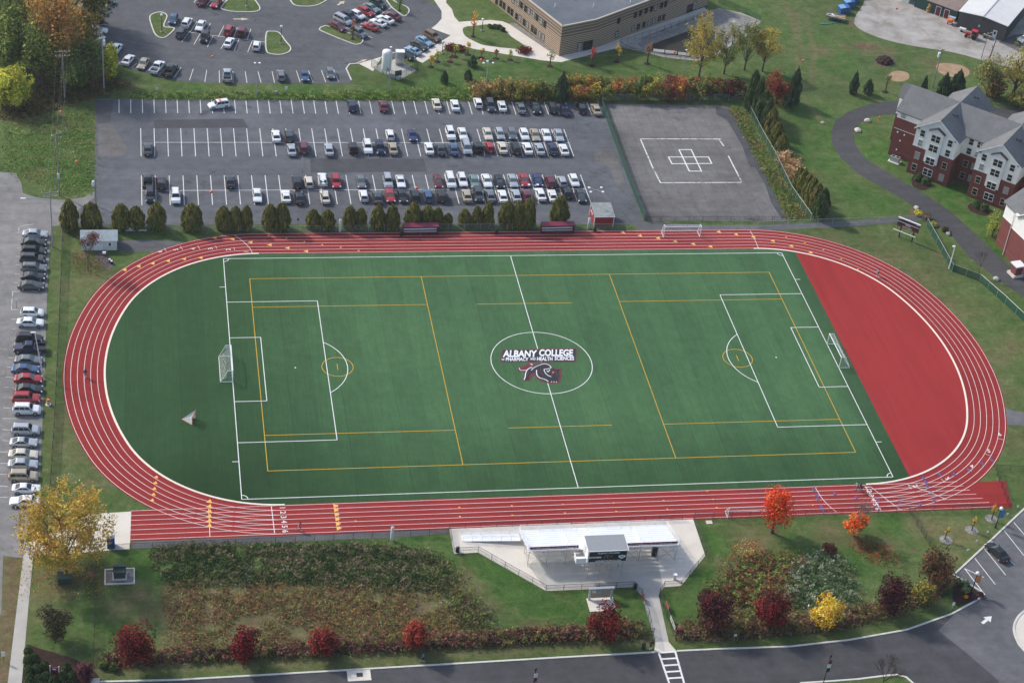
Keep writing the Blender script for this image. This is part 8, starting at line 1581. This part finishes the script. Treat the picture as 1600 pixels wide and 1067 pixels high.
for i, (px, py) in enumerate(((45, 1022), (44, 1036), (53, 1034), (45, 1052), (58, 1050), (72, 1062), (84, 1068), (98, 1062), (112, 1062), (60, 1066), (46, 1066), (70, 1045), (104, 1048))):
    evergreen(px, py, py - 13, 15, "clipped dark green bush in the bottom left bed", "clipped bushes of the bottom left bed", DG, fresh=True, n=260, leaf=.2, tip=.35, cat="shrub", name="clipped_bush", wob=.05)
for px, py, lb in ((1446, 287, "clipped hedge clump under the first gable of the dormitory"), (1434, 281, "small clipped bush at the left of the first gable bed"), (1527, 323, "clipped hedge clump under the second gable, left"), (1537, 328, "clipped hedge clump under the second gable, right")): evergreen(px, py, py - 9, 15, lb, None, DG, fresh=True, n=300, leaf=.22, tip=.35, cat="shrub", name="clipped_bush", wob=.05)
# ground cover nobody could count
def in_poly(x, y, poly):
    ins = np.zeros(len(x), bool); k = len(poly)
    for i in range(k):
        (x0, y0), (x1, y1) = poly[i], poly[(i + 1) % k]; c = ((y0 > y) != (y1 > y)) & (x < (x1 - x0) * (y - y0) / (y1 - y0 + 1e-12) + x0); ins ^= c
    return ins
def cover(name, polypx, n, cols, h, leaf, clump=1.2, wts=None, label=None, dens=None, up=.9, stretch=1.3, soft=.8, gap=None):
    poly = [G(*q) for q in polypx]; A_ = np.array(poly); mn, mxx = A_.min(0), A_.max(0); k = int(n * 2.6)
    x = RNG.uniform(mn[0] - 1, mxx[0] + 1, k); y = RNG.uniform(mn[1] - 1, mxx[1] + 1, k)
    jx = x + RNG.normal(size=k) * soft; jy = y + RNG.normal(size=k) * soft; ok = in_poly(jx, jy, poly); x, y = x[ok][:n], y[ok][:n]; n = len(x)
    if gap is not None:                                # bare places between the clumps
        T = RNG.random((64, 64)); v = 0
        for sc_, am in ((.28, .5), (.75, .5)):
            fx, fy = x * sc_, y * sc_; ix, iy = np.floor(fx).astype(int), np.floor(fy).astype(int); u_, w_ = fx - ix, fy - iy; u_ = u_ * u_ * (3 - 2 * u_); w_ = w_ * w_ * (3 - 2 * w_); t_ = lambda i, j: T[(ix + i) % 64, (iy + j) % 64]
            v = v + am * ((t_(0, 0) * (1 - u_) + t_(1, 0) * u_) * (1 - w_) + (t_(0, 1) * (1 - u_) + t_(1, 1) * u_) * w_)
        v = v + RNG.normal(size=n) * .06; q = v > gap; x, y = x[q], y[q]; n = len(x)
    gi = (np.floor(x / clump + .5 * np.sin(y * 1.3)) * 131 + np.floor(y / clump + .5 * np.sin(x * 1.7))).astype(int); u_, g = np.unique(gi, return_inverse=True)
    hs = RNG.uniform(.35, 1.0, len(u_)) * h; z = .05 + RNG.random(n) ** .7 * hs[g]
    # patches of one species are metres wide
    ps = np.sin(x * .31 + 1.3 * np.sin(y * .43)) + np.sin(y * .52 + 1.7 * np.sin(x * .27 + 2)) + RNG.normal(size=len(u_))[g] * 1.5
    cl = np.array(cols); o_ = np.clip(((ps + 3) / 6 * len(cl)).astype(int), 0, len(cl) - 1); c = cl[o_] * RNG.uniform(.75, 1.3, (len(u_), 1))[g] * (1 + RNG.normal(size=(n, 1)) * .22)
    o = leaf_obj(name, np.stack([x, y, z], 1), leaf, c, None, up, stretch, kind='stuff'); tag(o, label, "ground cover"); return o
cover("scrub", [(240, 856), (300, 851), (480, 852), (560, 850), (660, 858), (690, 872), (700, 900), (680, 925), (560, 918), (420, 912), (300, 918), (262, 912), (236, 882)], 24000, [srgb(44, 60, 30), srgb(60, 72, 38), srgb(96, 90, 66), srgb(54, 70, 34), srgb(110, 100, 78), srgb(70, 78, 44)], .6, .15, .9, label="dark green and grey scrub on the upper slope of the left hollow", soft=.5, gap=.30)
cover("dry_weeds", [(262, 915), (300, 912), (420, 912), (560, 918), (690, 925), (720, 945), (752, 978), (735, 994), (500, 1004), (290, 1015), (275, 985), (262, 950)], 26000, [srgb(124, 98, 60), srgb(140, 112, 66), srgb(102, 76, 52), srgb(114, 104, 62), srgb(94, 100, 54), srgb(128, 92, 62), srgb(108, 80, 56), srgb(134, 104, 66)], .5, .12, .55, label="brown and olive dry weeds in the floor of the left hollow", soft=1.8, gap=.33)
cover("hedge", [(160, 1041), (250, 1037), (500, 1024), (700, 1012), (870, 1003), (1005, 995), (1003, 978), (880, 984), (700, 996), (500, 1008), (250, 1020), (165, 1024)], 17000, [srgb(112, 80, 66), srgb(128, 96, 80), srgb(100, 82, 56), srgb(130, 84, 70), srgb(104, 100, 54), srgb(92, 68, 56)], 1.5, .18, 1.0, label="long russet hedge behind the dark road fence", soft=.4)
cover("hedge", [(1058, 1000), (1150, 1000), (1280, 988), (1380, 968), (1450, 942), (1488, 915), (1470, 905), (1430, 925), (1370, 945), (1270, 962), (1150, 974), (1064, 974)], 12000, [srgb(114, 84, 70), srgb(130, 100, 84), srgb(100, 82, 56), srgb(104, 96, 54), srgb(94, 70, 58)], 1.4, .18, 1.0, label="russet hedge curving behind the right hand road fence", soft=.5)
cover("reed_bed", [(1255, 872), (1300, 866), (1325, 885), (1338, 920), (1335, 945), (1290, 955), (1250, 950), (1215, 945), (1235, 905)], 7000, [srgb(84, 100, 72), srgb(70, 88, 56), srgb(128, 134, 112), srgb(62, 80, 50), srgb(96, 106, 76)], 1.2, .15, .8, label="pale grey green plants in the right hand hollow", gap=.30)
cover("dry_weeds", [(1150, 880), (1180, 870), (1255, 870), (1240, 905), (1210, 948), (1240, 970), (1130, 968), (1105, 935), (1125, 905)], 8000, [srgb(110, 96, 56), srgb(86, 92, 46), srgb(120, 80, 56), srgb(98, 106, 52), srgb(132, 98, 66)], .9, .18, 1.0, label="brown and green weeds left of the pale plants in the right hollow", soft=1.4, gap=.36)
cover("bank_weeds", [(205, 148), (330, 147), (500, 148), (620, 145), (735, 140), (742, 156), (600, 156), (400, 155), (215, 153)], 19000, [srgb(84, 108, 48), srgb(98, 120, 58), srgb(72, 96, 42), srgb(112, 122, 66)], .8, .13, .9, label="bright green tall weeds along the top edge of the car park")
cover("tan_grass", [(735, 136), (800, 132), (850, 136), (850, 156), (760, 157), (740, 155)], 4500, [srgb(156, 128, 80), srgb(136, 110, 66), srgb(120, 108, 60), srgb(172, 146, 98)], 1.7, .22, 1.0, label="tan grasses at the left end of the autumn band")
cover("tan_grass", [(1216, 238), (1230, 240), (1247, 262), (1250, 286), (1238, 284), (1222, 262)], 2600, [srgb(176, 146, 108), srgb(156, 124, 88), srgb(140, 116, 74), srgb(190, 164, 126)], 1.7, .2, 1.0, label="tan plume grasses between the two evergreen groups")
cover("grass_tufts", [(5, 200), (60, 180), (140, 170), (148, 230), (148, 300), (100, 308), (40, 280), (0, 262)], 6500, [srgb(84, 104, 44), srgb(96, 112, 54), srgb(76, 98, 40), srgb(106, 114, 60)], .22, .14, 1.4, label="rough grass left of the car park"); cover("undergrowth", [(0, 150), (60, 140), (130, 120), (175, 112), (200, 135), (160, 150), (100, 165), (30, 190), (0, 185)], 7000, [srgb(76, 72, 40), srgb(96, 80, 50), srgb(60, 68, 34), srgb(110, 92, 60)], .7, .22, 1.2, label="dry undergrowth along the foot of the woods")
cover("ivy_strip", [(1142, 168), (1160, 172), (1180, 215), (1208, 262), (1256, 340), (1236, 344), (1200, 275), (1172, 225)], 5000, [srgb(88, 104, 46), srgb(104, 112, 56), srgb(74, 90, 40), srgb(122, 108, 70)], .35, .15, .8, label="weedy grass strip between the helipad court and the slanting fence")
cover("fallen_leaves", [(1140, 850), (1185, 845), (1200, 880), (1160, 880), (1150, 870)], 500, [srgb(190, 110, 70), srgb(160, 90, 60), srgb(210, 150, 90)], .04, .13, 3, label="scattered orange leaves on the grass below the near goal", stretch=1.0); cover("fallen_leaves", [(1330, 842), (1380, 850), (1410, 880), (1370, 882), (1340, 860)], 900, [srgb(150, 70, 50), srgb(180, 90, 60), srgb(130, 60, 46)], .04, .13, 3, label="red leaves fallen below the half bare orange tree", stretch=1.0)
cover("fallen_leaves", [(20, 880), (60, 872), (150, 870), (200, 900), (160, 930), (80, 930), (40, 930)], 800, [srgb(200, 150, 70), srgb(170, 120, 60), srgb(150, 110, 60)], .04, .11, 3, label="yellow leaves fallen under the large golden tree", stretch=1.0); cover("fallen_leaves", [(115, 395), (165, 395), (175, 420), (150, 432), (110, 425)], 900, [srgb(130, 76, 50), srgb(150, 90, 60)], .04, .11, 3, label="brown leaves fallen under the sparse brown tree", stretch=1.0)
cover("scrub", [(690, 872), (705, 900), (735, 930), (775, 985), (740, 985), (715, 950), (688, 922), (676, 900)], 4500, [srgb(54, 70, 36), srgb(80, 84, 44), srgb(104, 96, 70), srgb(92, 104, 54), srgb(110, 84, 60)], .8, .15, .9, label="mixed green and grey scrub tapering down the right side of the left hollow", soft=1.2, gap=.36)
cover("stone_runnel", [(380, 880), (388, 880), (393, 913), (380, 915)], 500, [srgb(84, 84, 84), srgb(62, 61, 58), srgb(104, 104, 106)], .5, .13, 3, label="grey stone runnel down the scrubby slope of the left hollow", soft=.1)
# ------------------------------------------------------------------ people
def skin_mesh(name, verts, edges, rad, mat, parent, sub=1):
    me = bpy.data.meshes.new(name); me.from_pydata(verts, edges, []); o = bpy.data.objects.new(name, me); COL.objects.link(o)
    md = o.modifiers.new("skin", 'SKIN'); md.use_smooth_shade = True
    for i, r in enumerate(rad): me.skin_vertices[0].data[i].radius = (r, r) if not hasattr(r, '__len__') else r
    me.skin_vertices[0].data[0].use_root = True
    ss = o.modifiers.new("sub", 'SUBSURF'); ss.levels = sub; ss.render_levels = sub
    m2 = bpy.data.meshes.new_from_object(o.evaluated_get(bpy.context.evaluated_depsgraph_get())); m2.name = name
    bpy.data.objects.remove(o); bpy.data.meshes.remove(me); m2.materials.clear(); m2.materials.append(mat)
    q = bpy.data.objects.new(name, m2); link(q, parent); return q
SKINM = paint("skin", (.42, .25, .18), .6, 0, .05)
def person(px, py, ang, label, shirt, legs, hair, stride=.0, shorts=False, arms=.25, bend=.0, shoes=(.5, .5, .5), k=1.06, sleeves=True):
    """ang: heading in the ground plane; stride 0 stands, 1 runs"""
    x, y = G(px, py); t = thing("person", label, "person", (x, y, .045), ang - math.pi / 2); t.scale = (k, k, k)
    V = [(0, 0, .95)]; R_ = [.125]; E = []
    def add(p, r, i): V.append(p); R_.append(r); E.append((i, len(V) - 1)); return len(V) - 1
    f = .10 * stride + bend
    sp = add((0, f * .5, 1.15), .125, 0); ch = add((0, f, 1.34), .145, sp); nk = add((0, f * 1.1, 1.50), .055, ch); hd = add((0, f * 1.2 + .01, 1.60), .085, nk); tp = add((0, f * 1.2 + .01, 1.70), .08, hd); add((0, f * 1.2 + .105, 1.60), .018, hd)
    for s in (-1, 1): add((s * .085, f * 1.2, 1.615), .018, hd)
    legj = {}; armj = {}
    for s in (-1, 1):
        q = s * stride; hp = add((s * .10, 0, .90), .10, 0)
        kn = add((s * .105, .22 * q + .05, .50 + (.04 if q > 0 else 0)), .062, hp); an_ = add((s * .10, .24 * q - (.18 * stride if q < 0 else 0) + .0, .09 + (.20 * stride if q < 0 else 0)), .042, kn); ft = add((V[an_][0], V[an_][1] + .17, max(.04, V[an_][2] - .05)), .04, an_); legj[s] = (hp, kn, an_, ft)
        sh = add((s * .19, f, 1.40), .062, ch); el = add((s * (.23 + arms * .1), f - .16 * q + .02, 1.14), .042, sh); wr = add((s * (.24 + arms * .02), f + .10 + .12 * stride - .12 * q, .94 + .16 * stride), .030, el)
        d = (Vector(V[wr]) - Vector(V[el])).normalized(); pm = add(tuple(Vector(V[wr]) + d * .07), .030, wr); armj[s] = (sh, el, wr)
        side = Vector((0, 1, 0)).cross(d).normalized() if abs(d.y) < .9 else Vector((1, 0, 0)); fwd = d.cross(side)
        for j, L in enumerate((.070, .082, .076, .058)):
            p0 = Vector(V[pm]) + fwd * (.026 * (j - 1.5)) + d * .03; a = add(tuple(p0), .010, pm); add(tuple(p0 + d * L * .6 + side * s * -.02), .008, a)
        p0 = Vector(V[wr]) + fwd * .035 + d * .03; a = add(tuple(p0), .011, wr); add(tuple(p0 + fwd * .015 + d * .045), .009, a)
    b = skin_mesh("body", V, E, R_, SKINM, t)
    sv_ = [V[0], V[sp], V[ch], (0, f * 1.1, 1.44)]; sr = [.145, .145, .170, .09]; se = [(0, 1), (1, 2), (2, 3)]
    for s in (-1, 1):
        n0 = len(sv_); sh, el, wr = armj[s]; sv_ += [V[sh], V[el]]; sr += [.085, .062]; se += [(2, n0), (n0, n0 + 1)]
        if sleeves: sv_.append(tuple(Vector(V[el]).lerp(Vector(V[wr]), .8))); sr.append(.048); se.append((n0 + 1, n0 + 2))
    skin_mesh("shirt", sv_, se, sr, paint("cloth_%02d%02d%02d" % tuple(int(c * 99) for c in shirt), shirt, .9), t)
    lv = [(0, 0, .97)]; lr = [.15]; le = []
    for s in (-1, 1):
        hp, kn, an_, ft = legj[s]; n0 = len(lv); lv += [V[hp], tuple(Vector(V[hp]).lerp(Vector(V[kn]), .75)) if shorts else V[kn]]; lr += [.125, .10 if shorts else .082]; le += [(0, n0), (n0, n0 + 1)]
        if not shorts: lv.append(tuple(Vector(V[kn]).lerp(Vector(V[an_]), .9))); lr.append(.062); le.append((n0 + 1, n0 + 2))
        q = MB(); c = (Vector(V[an_]) + Vector(V[ft])) / 2; q.hexa([(c.x - .05, c.y - .13, c.z - .05), (c.x + .05, c.y - .13, c.z - .05), (c.x + .05, c.y + .15, c.z - .05), (c.x - .05, c.y + .15, c.z - .05)], [(c.x - .04, c.y - .12, c.z + .06), (c.x + .04, c.y - .12, c.z + .06), (c.x + .035, c.y + .13, c.z + .01), (c.x - .035, c.y + .13, c.z + .01)]); q.build("shoe", paint("shoe_%02d" % int(shoes[0] * 99), shoes, .6), t, bevel=.015)
    skin_mesh("shorts" if shorts else "trousers", lv, le, lr, paint("cloth_%02d%02d%02d" % tuple(int(c * 99) for c in legs), legs, .9), t)
    h = MB(); hc = Vector(V[hd]); h.lathe([(.112, -.02), (.118, .04), (.108, .10), (.075, .145), (.02, .165)], (hc.x, hc.y - .018, hc.z), 12); h.build("hair", paint("hair_%02d" % int(hair[0] * 99), hair, .8), t, smooth=60)
    for s in (-1, 1): q = MB(); q.box((hc.x + s * .032, hc.y + .083, hc.z + .02), (.022, .012, .012)); q.build("eye", M['black'], t)
    q = MB(); q.box((hc.x, hc.y + .082, hc.z - .045), (.045, .012, .010)); q.build("mouth", paint("lips", (.25, .08, .07), .6), t)
    return t
dirp = lambda a, b: math.atan2(*(np.array(G(*b)) - np.array(G(*a)))[::-1])
BKH = (.02, .015, .012); BRH = (.07, .04, .025)
person(133.5, 590, dirp((133, 590), (136, 610)), "person in a dark top and purple trousers walking along the left bend", (.02, .02, .025), (.16, .13, .28), BKH, .45, shoes=(.6, .6, .6))
person(1371, 433, dirp((1371, 433), (1355, 424)), "runner in a pale grey shirt and dark shorts on the right bend", (.42, .40, .42), (.05, .05, .06), BRH, .9, True, shoes=(.5, .5, .5))
person(467, 829, dirp((467, 829), (480, 828.5)), "runner in a red shirt and grey trousers on the near straight", (.45, .02, .05), (.22, .20, .24), BRH, 1.0, shoes=(.5, .5, .5))
person(1339, 765, dirp((1339, 765), (1330, 767)), "person in a pale grey top stooping beside the start line", (.45, .45, .46), (.12, .13, .20), BKH, .5, bend=.22)
person(1344.5, 767.5, dirp((1344, 767), (1335, 769)), "person in dark navy clothes behind the stooping one", (.03, .035, .06), (.02, .02, .022), BKH, .4, bend=.15)
person(661, 1033, dirp((661, 1033), (640, 1034)), "person in a blue hooded top walking on the verge by the road", (.14, .18, .36), (.03, .03, .04), BRH, .5)
person(35, 853, dirp((35, 853), (33, 870)), "person in black clothes at the edge of the street by the sidewalk", (.015, .015, .02), (.02, .02, .03), BKH, .5, shoes=(.6, .6, .6))
person(1016, 1013, dirp((1016, 1013), (1018, 1025)), "person in dark maroon clothes and pale shoes at the foot of the path", (.06, .015, .02), (.03, .02, .025), BKH, .2, shoes=(.6, .6, .6))
# ------------------------------------------------------------------ air
def haze():
    mb = MB(); b = 700; mb.box((20, 60, 101.5), (b * 2, b * 2, 205)); mt = bpy.data.materials.new("haze"); mt.use_nodes = True; n = mt.node_tree; n.nodes.clear()
    o = n.nodes.new("ShaderNodeOutputMaterial"); v = n.nodes.new("ShaderNodeVolumePrincipled"); v.inputs["Color"].default_value = (.86, .90, .95, 1); v.inputs["Density"].default_value = .00009; v.inputs["Anisotropy"].default_value = .3
    n.links.new(v.outputs[0], o.inputs["Volume"]); q = mb.build("haze", mt); tag(q, "thin pale air over the whole campus", "haze", kind='stuff')
haze()
